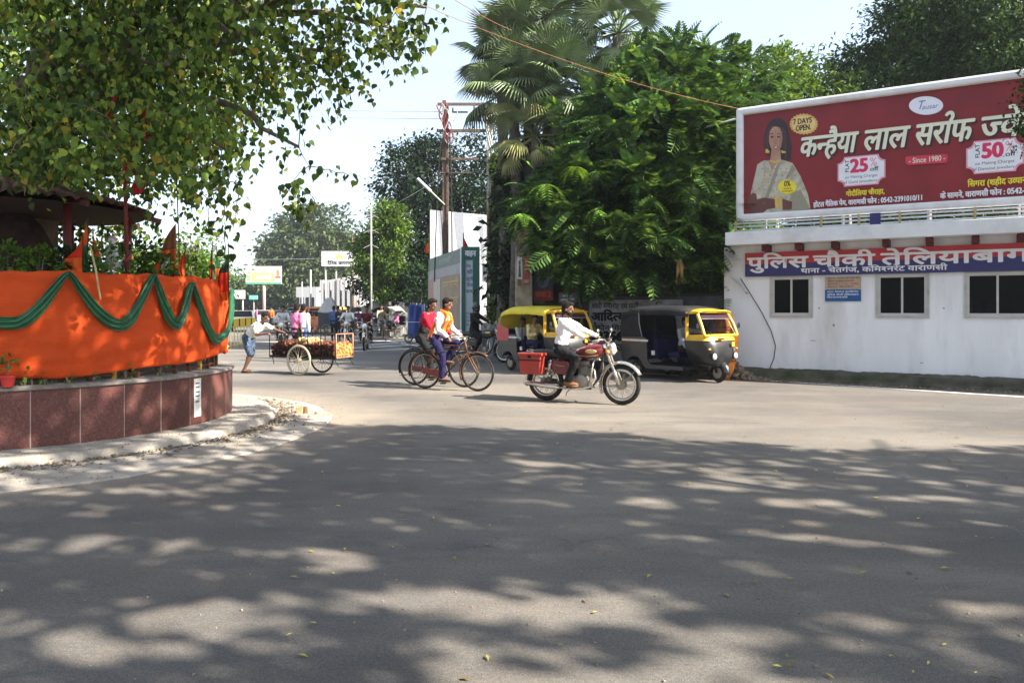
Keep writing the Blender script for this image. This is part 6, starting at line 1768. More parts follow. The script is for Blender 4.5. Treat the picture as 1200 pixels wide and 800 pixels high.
    # shirt
    t = MB(); t.ell(hip + up * (.10 - hem) * s, (.122 * s, .165 * s, .12 * s), HRt); t.ell(hip + up * .12 * s, (.115 * s, .155 * s, .18 * s), TR); t.ell(chest, (.122 * s, .178 * s, .185 * s), TR); t.ell(neck - up * .055 * s, (.085 * s, .185 * s, .062 * s), TR); t.lathe(neck - up * .05 * s, [(.08 * s, 0), (.066 * s, .05 * s), (.062 * s, .07 * s)], up, 12)
    for (a, e, h) in arms:
        if sleeve > .5:
            limb(t, a, e, .062 * s, .053 * s); limb(t, e, e.lerp(h, min(.97, (sleeve - .5) * 2 * .95)), .052 * s, .038 * s)
        elif sleeve > 0: limb(t, a, a.lerp(e, sleeve * 1.6), .064 * s, .058 * s)
    rem(t.obj("shirt", top, root), max(vox, .012), 2, .042 if lod else 0)
    for (hj, kn, an) in legs:
        m_ = MB(); m_.ell(an + Vector((.062, 0, -.052)) * s, (.135 * s, .048 * s, .030 * s)); m_.box(an + Vector((.055, 0, -.078)) * s, (.25 * s, .085 * s, .018)); m_.obj("shoe", shoe or SANDAL, root, smooth=True)
    if hair and not helmet:
        h_ = MB(); h_.ell(H(-.020, 0, .045), (.099 * s, .088 * s, .092 * s), hq); h_.ell(H(-.045, 0, -.012), (.064 * s, .083 * s, .09 * s), hq); h_.ell(H(.045, .012, .082), (.055 * s, .07 * s, .035 * s), hq)
        rem(h_.obj("hair", HAIR, root), .012 if lod else .03, 1, .014)
    if helmet:
        h_ = MB(); h_.ell(H(-.01, 0, .03), (.135 * s, .118 * s, .128 * s), hq); h_.ell(H(.02, 0, -.05), (.105 * s, .10 * s, .07 * s), hq); h_.obj("helmet", helmet, root, smooth=True)
    if beard:
        m_ = MB(); m_.ell(H(.026, 0, -.078), (.064 * s, .058 * s, .05 * s), hq); m_.ell(H(.0, 0, -.045), (.04 * s, .068 * s, .05 * s), hq); m_.ell(H(.088, 0, -.048), (.014 * s, .03 * s, .007 * s), hq); rem(m_.obj("beard", HAIR, root), .01, 1)
    if lod == 2:
        for q in (1, -1):
            m_ = MB(); m_.ell(H(.083, .031 * q, .008), (.010 * s, .015 * s, .007 * s), hq, 8, 6); m_.obj("eye", EYEW, root, smooth=True)
            m_ = MB(); m_.ell(H(.087, .033 * q, .030), (.008 * s, .022 * s, .005 * s), hq, 8, 6); m_.obj("eyebrow", HAIR, root, smooth=True)
        m_ = MB(); m_.ell(H(.083, 0, -.064), (.010 * s, .022 * s, .006 * s), hq, 8, 6); m_.obj("mouth", MOUTH, root, smooth=True)
    root['neck'] = tuple(neck)
    del root['neck']
    return root, dict(neck=neck, up=up, sh=sh, arms=arms, legs=legs, hc=hc, chest=chest, TR=TR, hip=hip)

# ================================================================== vehicle parts
TYRE = M("tyre", (.022, .021, .020), .85, var=.25, bump=.3, dirt=(.12, .10, .08), dirt_amt=.3)
CHROME = M("chrome", (.62, .58, .52), .22, metal=.9, var=.08, dirt=(.3, .22, .15), dirt_amt=.15, bump=.05)
STEEL = M("dull_steel", (.30, .27, .23), .45, metal=.7, var=.2, dirt=(.14, .09, .06), dirt_amt=.3)
BLACKP = M("black_paint", (.014, .014, .015), .35, var=.2, coat=.3, bump=.03)
BLACKM = M("black_matte", (.018, .018, .018), .85, var=.2)
MARP = M("maroon_tank", (.13, .012, .018), .22, var=.1, coat=.6, bump=0)
SEATM = M("seat_vinyl", (.016, .016, .018), .5, var=.2, bump=.2)
REDBOX = M("red_box", (.33, .032, .02), .5, var=.12, dirt=(.25, .12, .08), dirt_amt=.3, bump=.05)
AMBER = M("amber_lens", (.75, .25, .03), .25, bump=0); REDL = M("red_lens", (.5, .01, .01), .25, bump=0)
LENS = M("lamp_lens", (.75, .75, .74), .08, metal=.35, bump=0, var=.03)
ENGM = M("engine_alloy", (.32, .30, .27), .45, metal=.6, var=.25, bump=.2)
RUSTB = M("bicycle_rust", (.13, .065, .04), .6, metal=.5, var=.4, scale=25, dirt=(.25, .10, .05), dirt_amt=.4)
def wheel(parent, c, Rw, tr, nsp=32, rim=None, tyre=None, spoke=None, hubr=.035, hubw=.08, spr=.003, name="wheel", off=.03, rimr=None):
    w = MB(); w.lathe((0, -hubw / 2, 0), [(.012, 0), (hubr * 1.2, .0), (hubr * 1.2, .008), (hubr * .7, .012), (hubr * .7, hubw - .012), (hubr * 1.2, hubw - .008), (hubr * 1.2, hubw), (.012, hubw)], (0, 1, 0), 14)
    for i in range(nsp):
        a = 2 * PI * i / nsp; sg = 1 if i % 2 else -1; a2 = a + (.5 if (i // 2) % 2 else -.5)
        w.tube([(math.cos(a2) * hubr, sg * off, math.sin(a2) * hubr), (math.cos(a) * (Rw - tr * 2), 0, math.sin(a) * (Rw - tr * 2))], spr, 4)
    wo = w.obj(name, spoke or STEEL, parent, loc=c, auto=40)
    m_ = MB(); m_.torus((0, 0, 0), Rw - tr, tr, n=44, m=10); m_.obj("tyre", tyre or TYRE, wo, smooth=True)
    m_ = MB(); m_.torus((0, 0, 0), Rw - tr * 2.0, rimr or tr * .75, n=44, m=6); m_.obj("rim", rim or CHROME, wo, smooth=True)
    return wo
def fender(mb, c, r, a0, a1, w, n=14):
    """curved mudguard: arched cross-section swept round c in x-z"""
    def fn(u, v):
        a = a0 + (a1 - a0) * u; y = (v - .5) * w; rr = r - .35 * w * (2 * (v - .5)) ** 2
        return Vector((c[0] + math.cos(a) * rr, y, c[2] + math.sin(a) * rr))
    mb.grid(fn, n, 8); return mb

def motorcycle(label, loc, rz, group=None, tank=MARP, box=True, fine=True):
    t = thing("motorcycle", label, "motorcycle", loc, rz, group)
    RW = .325; FX = 1.33
    wheel(t, (0, 0, RW), RW, .044, 36 if fine else 16, hubr=.07, hubw=.12); wheel(t, (FX, 0, RW), RW, .040, 36 if fine else 16, hubr=.065, hubw=.11)
    for (c, a0, a1, w, r) in (((0, 0, RW), R(35), R(195), .15, .385), ((FX, 0, RW), R(28), R(205), .12, .385)):
        m_ = MB(); fender(m_, c, r, a0, a1, w); m_.obj("mudguard", CHROME, t, smooth=True, solid=.004)
    m_ = MB()
    for y in (.06, -.06): m_.tube([(FX - .27, y * 1.0, .98), (FX - .14, y, .62)], .021, 10); m_.tube([(FX - .15, y, .66), (FX - .01, y * 1.15, .33)], .028, 10)
    m_.tube([(FX - .27, -.09, .93), (FX - .27, .09, .93)], .02, 8); m_.obj("fork", CHROME, t, smooth=True)
    m_ = MB()  # mudguard stays
    for y in (.07, -.07): m_.tube([(FX, y, RW), (FX - .25, y * .8, .62)], .006, 5); m_.tube([(FX, y, RW), (FX - .33, y * .8, .28)], .006, 5); m_.tube([(FX, y, RW), (FX + .27, y * .7, .58)], .006, 5)
    m_.obj("mudguard_stay", STEEL, t)
    m_ = MB(); m_.tube([(.95, .34, 1.03), (1.02, .30, 1.05), (1.10, .16, 1.06), (1.10, .06, 1.0), (1.10, -.06, 1.0), (1.10, -.16, 1.06), (1.02, -.30, 1.05), (.95, -.34, 1.03)], .012, 8); m_.obj("handlebar", CHROME, t, smooth=True)
    for q in (1, -1):
        m_ = MB(); m_.tube([(.99, .305 * q, 1.042), (.90, .345 * q, 1.02)], .018, 8); g_ = m_.obj("grip", BLACKM, t, smooth=True)
        m_ = MB(); m_.tube([(1.03, .27 * q, 1.05), (1.06, .30 * q, 1.03), (.95, .38 * q, 1.0)], .006, 5); m_.obj("lever", CHROME, t)
        m_ = MB(); m_.ell((1.16, .19 * q, .86), (.035, .035, .03)); m_.obj("indicator", AMBER, t, smooth=True)
        m_ = MB(); m_.tube([(1.12, .05 * q, .88), (1.16, .17 * q, .86)], .008, 6); m_.obj("indicator_stem", CHROME, t)
        m_ = MB(); m_.tube([(1.03, .26 * q, 1.06), (1.05, .30 * q, 1.16)], .005, 5); m_.ell((1.055, .33 * q, 1.2), (.012, .055, .035)); m_.obj("mirror", CHROME, t, smooth=True)
    h_ = MB(); h_.lathe((1.08, 0, .90), [(.03, 0), (.085, .03), (.10, .09), (.098, .12)], (1, 0, .05), 22); ho = h_.obj("headlamp", CHROME, t, auto=40)
    m_ = MB(); m_.lathe((1.20, 0, .906), [(.093, 0), (.088, .012), (.06, .026), (.01, .032)], (1, 0, .05), 22); m_.obj("lens", LENS, ho, smooth=True)
    m_ = MB(); m_.torus((1.2, 0, .906), .097, .007, (1, 0, .05), 24, 6); m_.obj("bezel", CHROME, ho, smooth=True)
    # fuel tank: loft of rounded sections
    rg_ = []
    for x, z, hw, hh in ((.53, .80, .07, .05), (.58, .815, .115, .085), (.70, .835, .145, .115), (.84, .85, .155, .13), (.95, .86, .145, .125), (1.03, .875, .11, .09), (1.07, .885, .05, .045)):
        rg_.append([Vector((x, hw * math.copysign(abs(math.cos(a)) ** .75, math.cos(a)), z + hh * math.copysign(abs(math.sin(a)) ** .8, math.sin(a)))) for a in [2 * PI * i / 20 for i in range(20)]])
    m_ = MB(); m_.rings(rg_); tk = m_.obj("fuel_tank", tank, t, smooth=True, sub=1)
    m_ = MB(); m_.lathe((.80, 0, .965), [(.035, 0), (.035, .018), (.02, .024)], (0, 0, 1), 14); m_.obj("filler_cap", CHROME, tk)
    for q in (1, -1):
        m_ = MB(); m_.ell((.86, .148 * q, .86), (.10, .014, .035)); m_.obj("tank_badge", M("badge_gold", (.6, .45, .2), .35, metal=.5), tk, smooth=True)
        m_ = MB(); m_.tube([(.60, .128 * q, .79), (.80, .154 * q, .775), (.98, .135 * q, .80)], .004, 5); m_.obj("pinstripe", M("pin_gold", (.55, .4, .15), .5), tk)
    # seat
    rg_ = []
    for x, z, hw, hh in ((-.22, .80, .08, .03), (-.18, .81, .125, .055), (.05, .815, .135, .06), (.22, .79, .14, .055), (.36, .78, .14, .055), (.50, .80, .11, .045), (.56, .80, .07, .03)):
        rg_.append([Vector((x, hw * math.copysign(abs(math.cos(a)) ** .6, math.cos(a)), z + hh * math.copysign(abs(math.sin(a)) ** .7, math.sin(a)))) for a in [2 * PI * i / 18 for i in range(18)]])
    m_ = MB(); m_.rings(rg_); m_.obj("seat", SEATM, t, smooth=True)
    # frame, engine
    m_ = MB()
    for P_ in ([(1.07, 0, .95), (1.0, 0, .70), (.93, 0, .40), (.80, 0, .24), (.45, 0, .24), (.38, 0, .40), (.38, 0, .72)], [(1.06, 0, .90), (.7, 0, .76), (.38, 0, .72), (-.2, 0, .74)], [(1.10, 0, 1.0), (1.05, 0, .80)]): m_.tube(P_, .02, 8)
    for y in (.09, -.09): m_.tube([(.40, y, .32), (0, y, .325)], .018, 7); m_.tube([(-.2, y, .72), (.05, y, .70), (.36, y, .45)], .013, 6)
    m_.obj("frame", BLACKP, t, smooth=True)
    for y in (.11, -.11):
        m_ = MB(); m_.tube([(.03, y, .36), (.10, y, .52)], .024, 8); m_.tube([(.09, y, .50), (.14, y, .70)], .03, 10); m_.obj("shock_absorber", CHROME, t, smooth=True)
    e_ = MB(); e_.lathe((.66, -.10, .36), [(.02, 0), (.11, .01), (.125, .04), (.125, .16), (.11, .19), (.02, .2)], (0, 1, 0), 20); e_.lathe((.50, -.09, .34), [(.02, 0), (.08, .01), (.095, .03), (.095, .14), (.08, .17), (.02, .18)], (0, 1, 0), 18); e_.box((.58, 0, .33), (.34, .14, .16)); eo = e_.obj("engine", ENGM, t, auto=35, bevel=.006)
    m_ = MB(); m_.box((.70, 0, .53), (.11, .11, .14))
    for i in range(7): m_.box((.70, 0, .475 + i * .026), (.18, .17, .007))
    m_.box((.70, 0, .665), (.13, .11, .05)); m_.obj("cylinder", ENGM, eo, bevel=.003)
    m_ = MB(); m_.tube([(.46, 0, .60), (.62, 0, .60)], .035, 8); m_.obj("carburettor", STEEL, eo)
    m_ = MB(); m_.tube([(.78, -.06, .60), (.90, -.10, .56), (.93, -.12, .42), (.86, -.14, .29), (.70, -.155, .245), (.45, -.16, .24), (.30, -.165, .25)], .019, 9); m_.tube([(.32, -.165, .25), (.18, -.17, .262), (-.10, -.175, .29), (-.30, -.18, .31), (-.33, -.18, .312)], [.022, .042, .045, .042, .025], 12); m_.obj("exhaust", CHROME, t, smooth=True)
    for q in (1, -1):
        m_ = MB(); m_.xz([(.20, .48), (.42, .46), (.50, .58), (.46, .69), (.20, .70), (.16, .60)], .125 * q, .150 * q); sp = m_.obj("side_panel", tank, t, bevel=.012)
        m_ = MB(); m_.tube([(.24, .153 * q, .62), (.40, .153 * q, .60)], .004, 4); m_.obj("stripe", MATS["pin_gold"], sp)
        m_ = MB(); m_.tube([(.50, .10 * q, .27), (.50, .22 * q, .27)], .013, 7); m_.box((.50, .25 * q, .27), (.05, .09, .025)); m_.obj("footrest", BLACKM, t)
    m_ = MB()
    for q in (1, -1): m_.tube([(.90, .03 * q, .72), (.93, .20 * q, .70), (.93, .27 * q, .60), (.90, .26 * q, .38), (.86, .10 * q, .27), (.86, .02 * q, .26)], .013, 7)
    m_.obj("crash_guard", CHROME, t, smooth=True)
    m_ = MB(); m_.xz([(-.02, .28), (.46, .26), (.46, .36), (-.02, .37)], .085, .115); m_.obj("chain_case", BLACKP, t, bevel=.012)
    m_ = MB(); m_.tube([(.42, .12, .22), (.30, .20, .14), (.27, .22, .07)], .009, 5); m_.obj("side_stand", STEEL, t)
    m_ = MB(); m_.box((-.37, 0, .60), (.03, .16, .07)); m_.obj("tail_lamp", REDL, t, bevel=.008)
    m_ = MB(); m_.box((-.36, 0, .48), (.008, .19, .11), rot=Matrix.Rotation(-.25, 3, 'Y')); m_.obj("number_plate", WHP2, t)
    m_ = MB(); m_.tube([(-.18, .13, .82), (-.30, .13, .84), (-.34, .0, .86), (-.30, -.13, .84), (-.18, -.13, .82)], .01, 6); m_.obj("grab_rail", CHROME, t, smooth=True)
    if box:
        bx_ = MB(); bx_.box((-.14, -.26, .62), (.37, .20, .31), taper=1.07); bo = bx_.obj("side_box", REDBOX, t, bevel=.018)
        m_ = MB(); m_.box((-.14, -.26, .795), (.45, .235, .05)); m_.obj("lid", REDBOX, bo, bevel=.014)
        m_ = MB(); m_.box((-.14, -.365, .70), (.41, .012, .02)); m_.box((-.14, -.372, .76), (.06, .014, .05)); m_.obj("latch", BLACKM, bo)
        m_ = MB(); m_.box((-.14, .26, .615), (.40, .20, .33), taper=1.06); b2 = m_.obj("side_box", REDBOX, t, bevel=.018)
        m_ = MB(); m_.box((-.14, .26, .795), (.45, .235, .05)); m_.obj("lid", REDBOX, b2, bevel=.014)
    return t

# the main motorcycle and its rider
MW = cloth_mat("white", (.78, .78, .80), var=.05); BLKT = cloth_mat("black", (.014, .014, .016)); 
m0 = gr(640, 469); mrz = R(-26.5)
bike = motorcycle("maroon and chrome motorcycle with a red side box ridden across the junction", (m0.x, m0.y, 0), mrz)
person("bearded man in white shirt and black trousers riding the maroon motorcycle", (m0.x, m0.y, 0), mrz, (.27, 0, .89), 10, [(.93, .33, 1.03), (.93, -.33, 1.03)], [(.47, .20, .37), (.47, -.20, .37)],
       MW, BLKT, lod=2, beard=True, shoe=LEATHER, head=(-4, 2), knee_out=.3, elbow=(-.5, .6, -.8), hem=.10)

def bicycle(label, loc, rz, group=None, frame=None, rimm=None):
    t = thing("bicycle", label, "bicycle", loc, rz, group); fm = frame or RUSTB; rimm = rimm or STEEL
    RW = .355; FX = 1.16
    wheel(t, (0, 0, RW), RW, .019, 36, rim=rimm, hubw=.1, hubr=.024, spr=.0018); wheel(t, (FX, 0, RW), RW, .019, 32, rim=rimm, hubw=.08, hubr=.02, spr=.0018)
    bb_ = Vector((.46, 0, .30)); st_ = Vector((.27, 0, .84)); hd0 = Vector((.90, 0, .88)); hd1 = Vector((.94, 0, .72))
    m_ = MB()
    m_.tube([bb_, st_ + Vector((-.02, 0, .06))], .016, 8); m_.tube([st_, hd0 - Vector((0, 0, .02))], .014, 8); m_.tube([st_ - Vector((-.02, 0, .07)), hd1 + Vector((-.01, 0, .05))], .012, 8); m_.tube([bb_, hd1], .016, 8); m_.tube([hd0 + Vector((-.01, 0, .06)), hd1], .02, 8)
    for y in (.05, -.05): m_.tube([bb_ + Vector((0, y * .5, 0)), (0, y, RW)], .010, 6); m_.tube([st_ + Vector((0, y * .3, -.02)), (0, y, RW)], .008, 6)
    m_.obj("frame", fm, t, smooth=True)
    m_ = MB()
    for y in (.045, -.045): m_.tube([hd1 + Vector((.01, y * .9, -.01)), (1.04, y, .56), (FX - .02, y, RW + .04), (FX, y, RW)], .011, 6)
    m_.obj("fork", fm, t, smooth=True)
    m_ = MB(); m_.tube([hd0 + Vector((0, 0, .05)), (.87, 0, 1.02)], .013, 7); m_.tube([(.62, .27, .99), (.72, .28, 1.0), (.84, .22, 1.02), (.89, .08, 1.02), (.89, -.08, 1.02), (.84, -.22, 1.02), (.72, -.28, 1.0), (.62, -.27, .99)], .011, 7); m_.tube([(.66, .25, .965), (.84, .19, .985), (.89, .03, .98), (.89, -.03, .98), (.84, -.19, .985), (.66, -.25, .965)], .004, 5); m_.obj("handlebar", CHROME, t, smooth=True)
    for q in (1, -1): m_ = MB(); m_.tube([(.70, .28 * q, 1.0), (.60, .27 * q, .99)], .017, 7); m_.obj("grip", BLACKM, t, smooth=True)
    m_ = MB(); m_.tube([st_, (.25, 0, .92)], .012, 6); rg_ = []
    for x, z, hw in ((.08, .95, .09), (.14, .965, .11), (.24, .955, .075), (.36, .955, .03), (.40, .95, .015)): rg_.append([Vector((x, hw * math.cos(a), z + .03 * math.sin(a))) for a in [2 * PI * i / 12 for i in range(12)]])
    m_.rings(rg_); m_.obj("saddle", M("saddle_leather", (.07, .035, .02), .5), t, smooth=True)
    for c, a0, a1 in (((0, 0, RW), R(10), R(200)), ((FX, 0, RW), R(55), R(205))):
        m_ = MB(); fender(m_, c, RW + .035, a0, a1, .055, 16); m_.obj("mudguard", fm, t, smooth=True, solid=.003)
    m_ = MB(); m_.box((-.06, 0, .775), (.46, .13, .012))
    for y in (.06, -.06): m_.tube([(.12, y, .78), (.2, y * .5, .80)], .006, 5); m_.tube([(-.08, y, .77), (0, y, RW)], .006, 5); m_.tube([(-.29, y, .775), (.16, y, .775)], .006, 5)
    m_.obj("carrier", BLACKM, t)
    m_ = MB(); m_.xz([(-.03, .32), (.03, .40), (.46, .375), (.54, .30), (.46, .22), (-.02, .30)], -.065, -.045); m_.obj("chain_case", M("chain_case_red", (.16, .03, .022), .5, var=.3, dirt=(.1, .05, .03)), t, bevel=.008)
    m_ = MB(); m_.tube([(.46, -.10, .30), (.50, -.105, .14)], .009, 6); m_.tube([(.46, .10, .30), (.42, .105, .46)], .009, 6); m_.tube([(.46, -.1, .3), (.46, .1, .3)], .012, 6); m_.obj("crank", CHROME, t)
    for (x, y, z) in ((.50, -.15, .135), (.42, .15, .465)): m_ = MB(); m_.box((x, y, z), (.09, .09, .022)); m_.obj("pedal", BLACKM, t)
    m_ = MB(); m_.tube([(0, .07, RW), (-.12, .09, .2), (-.30, .09, .19)], .007, 5); m_.tube([(0, -.07, RW), (-.12, -.09, .2), (-.30, -.09, .19)], .007, 5); m_.tube([(-.30, .09, .19), (-.30, -.09, .19)], .007, 5); m_.obj("stand", STEEL, t)
    return t
b0 = gr(498, 455); brz = R(-25.5)
NAVYT = cloth_mat("navy", (.014, .012, .055)); SAFF = cloth_mat("saffron", (.75, .16, .02)); REDS = cloth_mat("crimson", (.42, .010, .028)); CREAMS = cloth_mat("cream", (.66, .64, .60), var=.06)
bicycle("old rusty roadster bicycle nearer the camera, ridden by the man with the orange scarf", (b0.x, b0.y, 0), brz, "pair of bicycles ridden side by side")
pr, J = person("man in cream shirt, navy trousers and an orange scarf riding the nearer bicycle", (b0.x, b0.y, 0), brz, (.24, 0, 1.02), 24, [(.66, .27, 1.03), (.66, -.27, 1.03)], [(.40, .13, .56), (.46, -.13, .245)],
               CREAMS, NAVYT, lod=2, head=(0, 6), shoe=SANDAL, hem=.12, elbow=(-.3, .35, -1), knee_out=.12)
# scarf round the neck with two ends
m_ = MB(); n_ = J['neck']; up_ = J['up']
m_.torus(n_ + up_ * .02, .085, .036, up_, 22, 8)
for q in (1, -1):
    m_.tube([n_ + Vector((.09, .05 * q, .0)), n_ + Vector((.12, .07 * q, -.14)), n_ + Vector((.03, .08 * q, -.32)), n_ + Vector((-.04 + .1 * (q < 0), .11 * q, -.40))], [.035, .05, .06, .05], 8, flat=.4)
m_.tube([n_ + Vector((-.06, -.06, 0)), n_ + Vector((-.13, -.12, -.16)), n_ + Vector((-.20, -.17, -.38)), n_ + Vector((-.22, -.17, -.46))], [.04, .06, .075, .06], 8, flat=.4)
o = m_.obj("scarf", SAFF, pr); rem(o, .012, 2, .03)
b1 = gr(485.5, 450.6)
bicycle("black bicycle behind, carrying the man in the red and black shirt", (b1.x, b1.y, 0), brz, "pair of bicycles ridden side by side", frame=M("black_rust", (.035, .028, .024), .6, var=.4))
HALF = bpy.data.materials.new("cloth_red_black"); HALF.use_nodes = True
nt = HALF.node_tree; tc = nt.nodes.new("ShaderNodeTexCoord"); sx_ = nt.nodes.new("ShaderNodeSeparateXYZ"); nt.links.new(tc.outputs['Object'], sx_.inputs[0])
ma = nt.nodes.new("ShaderNodeMath"); ma.operation = 'MULTIPLY_ADD'; ma.inputs[1].default_value = 1.15; nt.links.new(sx_.outputs[0], ma.inputs[0]); nt.links.new(sx_.outputs[2], ma.inputs[2])
rp = nt.nodes.new("ShaderNodeValToRGB"); rp.color_ramp.interpolation = 'CONSTANT'; rp.color_ramp.elements[0].color = (.014, .014, .016, 1); rp.color_ramp.elements[1].color = (.42, .010, .028, 1); rp.color_ramp.elements[1].position = .5
mr_ = nt.nodes.new("ShaderNodeMapRange"); mr_.inputs[1].default_value = 1.2; mr_.inputs[2].default_value = 1.9; nt.links.new(ma.outputs[0], mr_.inputs[0]); nt.links.new(mr_.outputs[0], rp.inputs[0])
nt.links.new(rp.outputs[0], nt.nodes["Principled BSDF"].inputs[0]); nt.nodes["Principled BSDF"].inputs['Roughness'].default_value = .85; nt.nodes["Principled BSDF"].inputs['Specular IOR Level'].default_value = .18
pr2, J2 = person("man in crimson shirt with a black lower half riding the farther bicycle", (b1.x, b1.y, 0), brz, (.20, 0, 1.0), 20, [(.70, .27, 1.03), (.70, -.27, 1.03)], [(.40, .13, .56), (.46, -.13, .245)],
       HALF, BLKT, lod=2, head=(-14, 8), hem=.16, knee_out=.12)

# ------------------------------------------------------------------ hand cart
IRON = M("black_iron", (.022, .020, .020), .6, metal=.4, var=.3); LITF = M("sunlit_frame", (.42, .22, .16), .7, var=.2)  # cart's end frame: sun falling on it is put into a lighter colour
PALEW = M("pale_wheel", (.46, .42, .30), .7, var=.2); CLAY = M("fired_clay", (.30, .115, .055), .9, var=.35, scale=12, objrand=.1); CLAYD = M("dark_clay", (.075, .030, .022), .9, var=.5, scale=12); CLAYO = M("orange_clay", (.62, .27, .09), .9, var=.3, scale=14); CLAYP = M("pale_straw", (.50, .36, .18), .9, var=.3)
ca = gr(350, 440) ; crz = R(-25); hx, hy = math.cos(crz), math.sin(crz); lx, ly = -hy, hx
CC = Vector((ca.x + lx * .415, ca.y + ly * .415, 0))
ct = thing("handcart", "four sided iron hand cart on two big spoked wheels, loaded with clay ware", "cart", CC, crz)
wheel(ct, (0, -.415, .36), .36, .016, 26, rim=PALEW, tyre=M("grey_tyre", (.30, .28, .22), .8, var=.2), spoke=PALEW, hubr=.04, hubw=.09, spr=.005, rimr=.022)
wheel(ct, (0, .415, .36), .36, .018, 26, rim=IRON, tyre=TYRE, spoke=IRON, hubr=.04, hubw=.09, spr=.004)
m_ = MB(); m_.tube([(0, -.42, .36), (0, .42, .36)], .018, 8); m_.beam((-.98, -.3, .42), (1.0, -.3, .42), .04, .05); m_.beam((-.98, .3, .42), (1.0, .3, .42), .04, .05); m_.box((0, 0, .445), (1.98, .6, .012)); m_.obj("bed", IRON, ct)
for q in (1, -1):
    m_ = MB(); m_.tube([(-.16, .3 * q, .42), (0, .34 * q, .34), (.16, .3 * q, .42)], .012, 5); m_.obj("axle_bracket", IRON, ct)
zt = .975
m_ = MB()
for q in (1, -1): m_.tube([(-1.0, .31 * q, zt), (1.0, .31 * q, zt)], .013, 6)
m_.tube([(-1.0, -.31, zt), (-1.0, .31, zt)], .013, 6); m_.obj("rail", IRON, ct, smooth=True)
for x in (-.98, -.60, -.20, .18, .56, .98):
    for q in (1, -1): m_ = MB(); m_.tube([(x, .31 * q, .42), (x, .31 * q, zt)], .011, 6); m_.obj("upright", IRON, ct, smooth=True)
m_ = MB()
for a, b in (((1.0, -.31, zt), (1.0, .31, zt)), ((1.0, -.31, .43), (1.0, .31, .43)), ((1.0, -.31, .43), (1.0, -.31, zt)), ((1.0, .31, .43), (1.0, .31, zt)), ((1.0, 0, .43), (1.0, 0, zt))): m_.tube([a, b], .012, 6)
m_.obj("end_frame", LITF, ct, smooth=True)
for x in (-.92, .9):
    m_ = MB(); m_.tube([(x, -.28, .42), (x + (.05 if x < 0 else .14), -.28, .24)], .01, 5); m_.tube([(x, .28, .42), (x + (.05 if x < 0 else .14), .28, .24)], .01, 5); m_.obj("prop_leg", IRON, ct)
cup = MB(); cup.lathe((0, 0, -.5), [(.30, 0), (.48, .9), (.52, 1.0), (.44, .95), (.25, .2)], n=7)
cv = np.array(cup.v); cf = []
for f in cup.f:
    for k in range(1, len(f) - 1): cf.append((f[0], f[k], f[k + 1]))
cf = np.array(cf)
def heap(x0, x1, y0, y1, zb, hf, n, mat, label, seed, size=.075):
    rng = np.random.default_rng(seed); x = rng.uniform(x0, x1, n); y = rng.uniform(y0, y1, n)
    z = zb + rng.random(n) * np.array([hf((a - x0) / (x1 - x0)) for a in x])
    P = np.stack([x, y, z], 1); D = rng.normal(size=P.shape); V, Fs = scatter(P, D, rng.uniform(.8, 1.2, n) * size, (cv, cf), rng=rng)
    o = put("clay_ware", big_mesh("clay_ware", V, Fs, mat), loc=CC, rot=(0, 0, crz)); tag(o, label, "clay ware", kind='stuff'); return o
heap(-.95, .02, -.27, .27, .47, lambda u: .18 + .14 * math.sin(PI * min(1, u * 1.2)), 1100, CLAYD, "dark brown heap of small clay pots filling the rear of the hand cart", 1)
heap(-.9, -.1, -.27, .27, .68, lambda u: .08 * math.sin(PI * u), 120, CLAY, "few reddish clay pots on top of the rear heap of the cart", 2)
heap(.05, .93, -.27, .27, .47, lambda u: .22 + .06 * math.sin(PI * u), 1000, CLAYD, "dark brown heap of small clay pots in the front half of the cart", 3)
heap(.05, .93, -.27, .27, .70, lambda u: .05, 150, CLAY, "reddish broken clay pieces lying over the front heap", 4)
heap(-.28, .22, -.25, .25, .72, lambda u: .14 * math.sin(PI * u), 260, CLAYP, "pale straw coloured bundle heaped highest over the cart wheels", 5, .06)
heap(.93, .985, -.29, .29, .45, lambda u: .27, 210, CLAYO, "bright orange clay pieces packed against the front end frame", 6, .07)
GREYW = cloth_mat("greywhite", (.66, .64, .58), var=.12); DEN = M("cloth_patterned_shorts", (.05, .075, .12), .85, var=.8, scale=22, bump=.2)
f0 = gr(288, 436.5); prz = R(-20)
person("thin man in pale shirt and blue patterned shorts leaning forward to push the hand cart", (f0.x, f0.y, 0), prz, (.08, 0, .88), 50, [(.95, .24, .97), (.80, -.26, .97)], [(-.12, .10, .09), (.04, -.10, .09)],
       GREYW, DEN, lod=2, sleeve=.45, shorts=True, head=(-12, 10), hem=.10, elbow=(-.2, .5, -1), knee_out=.05, skin=M("skin_dark", (.15, .07, .042), .55, var=.12, bump=.05))

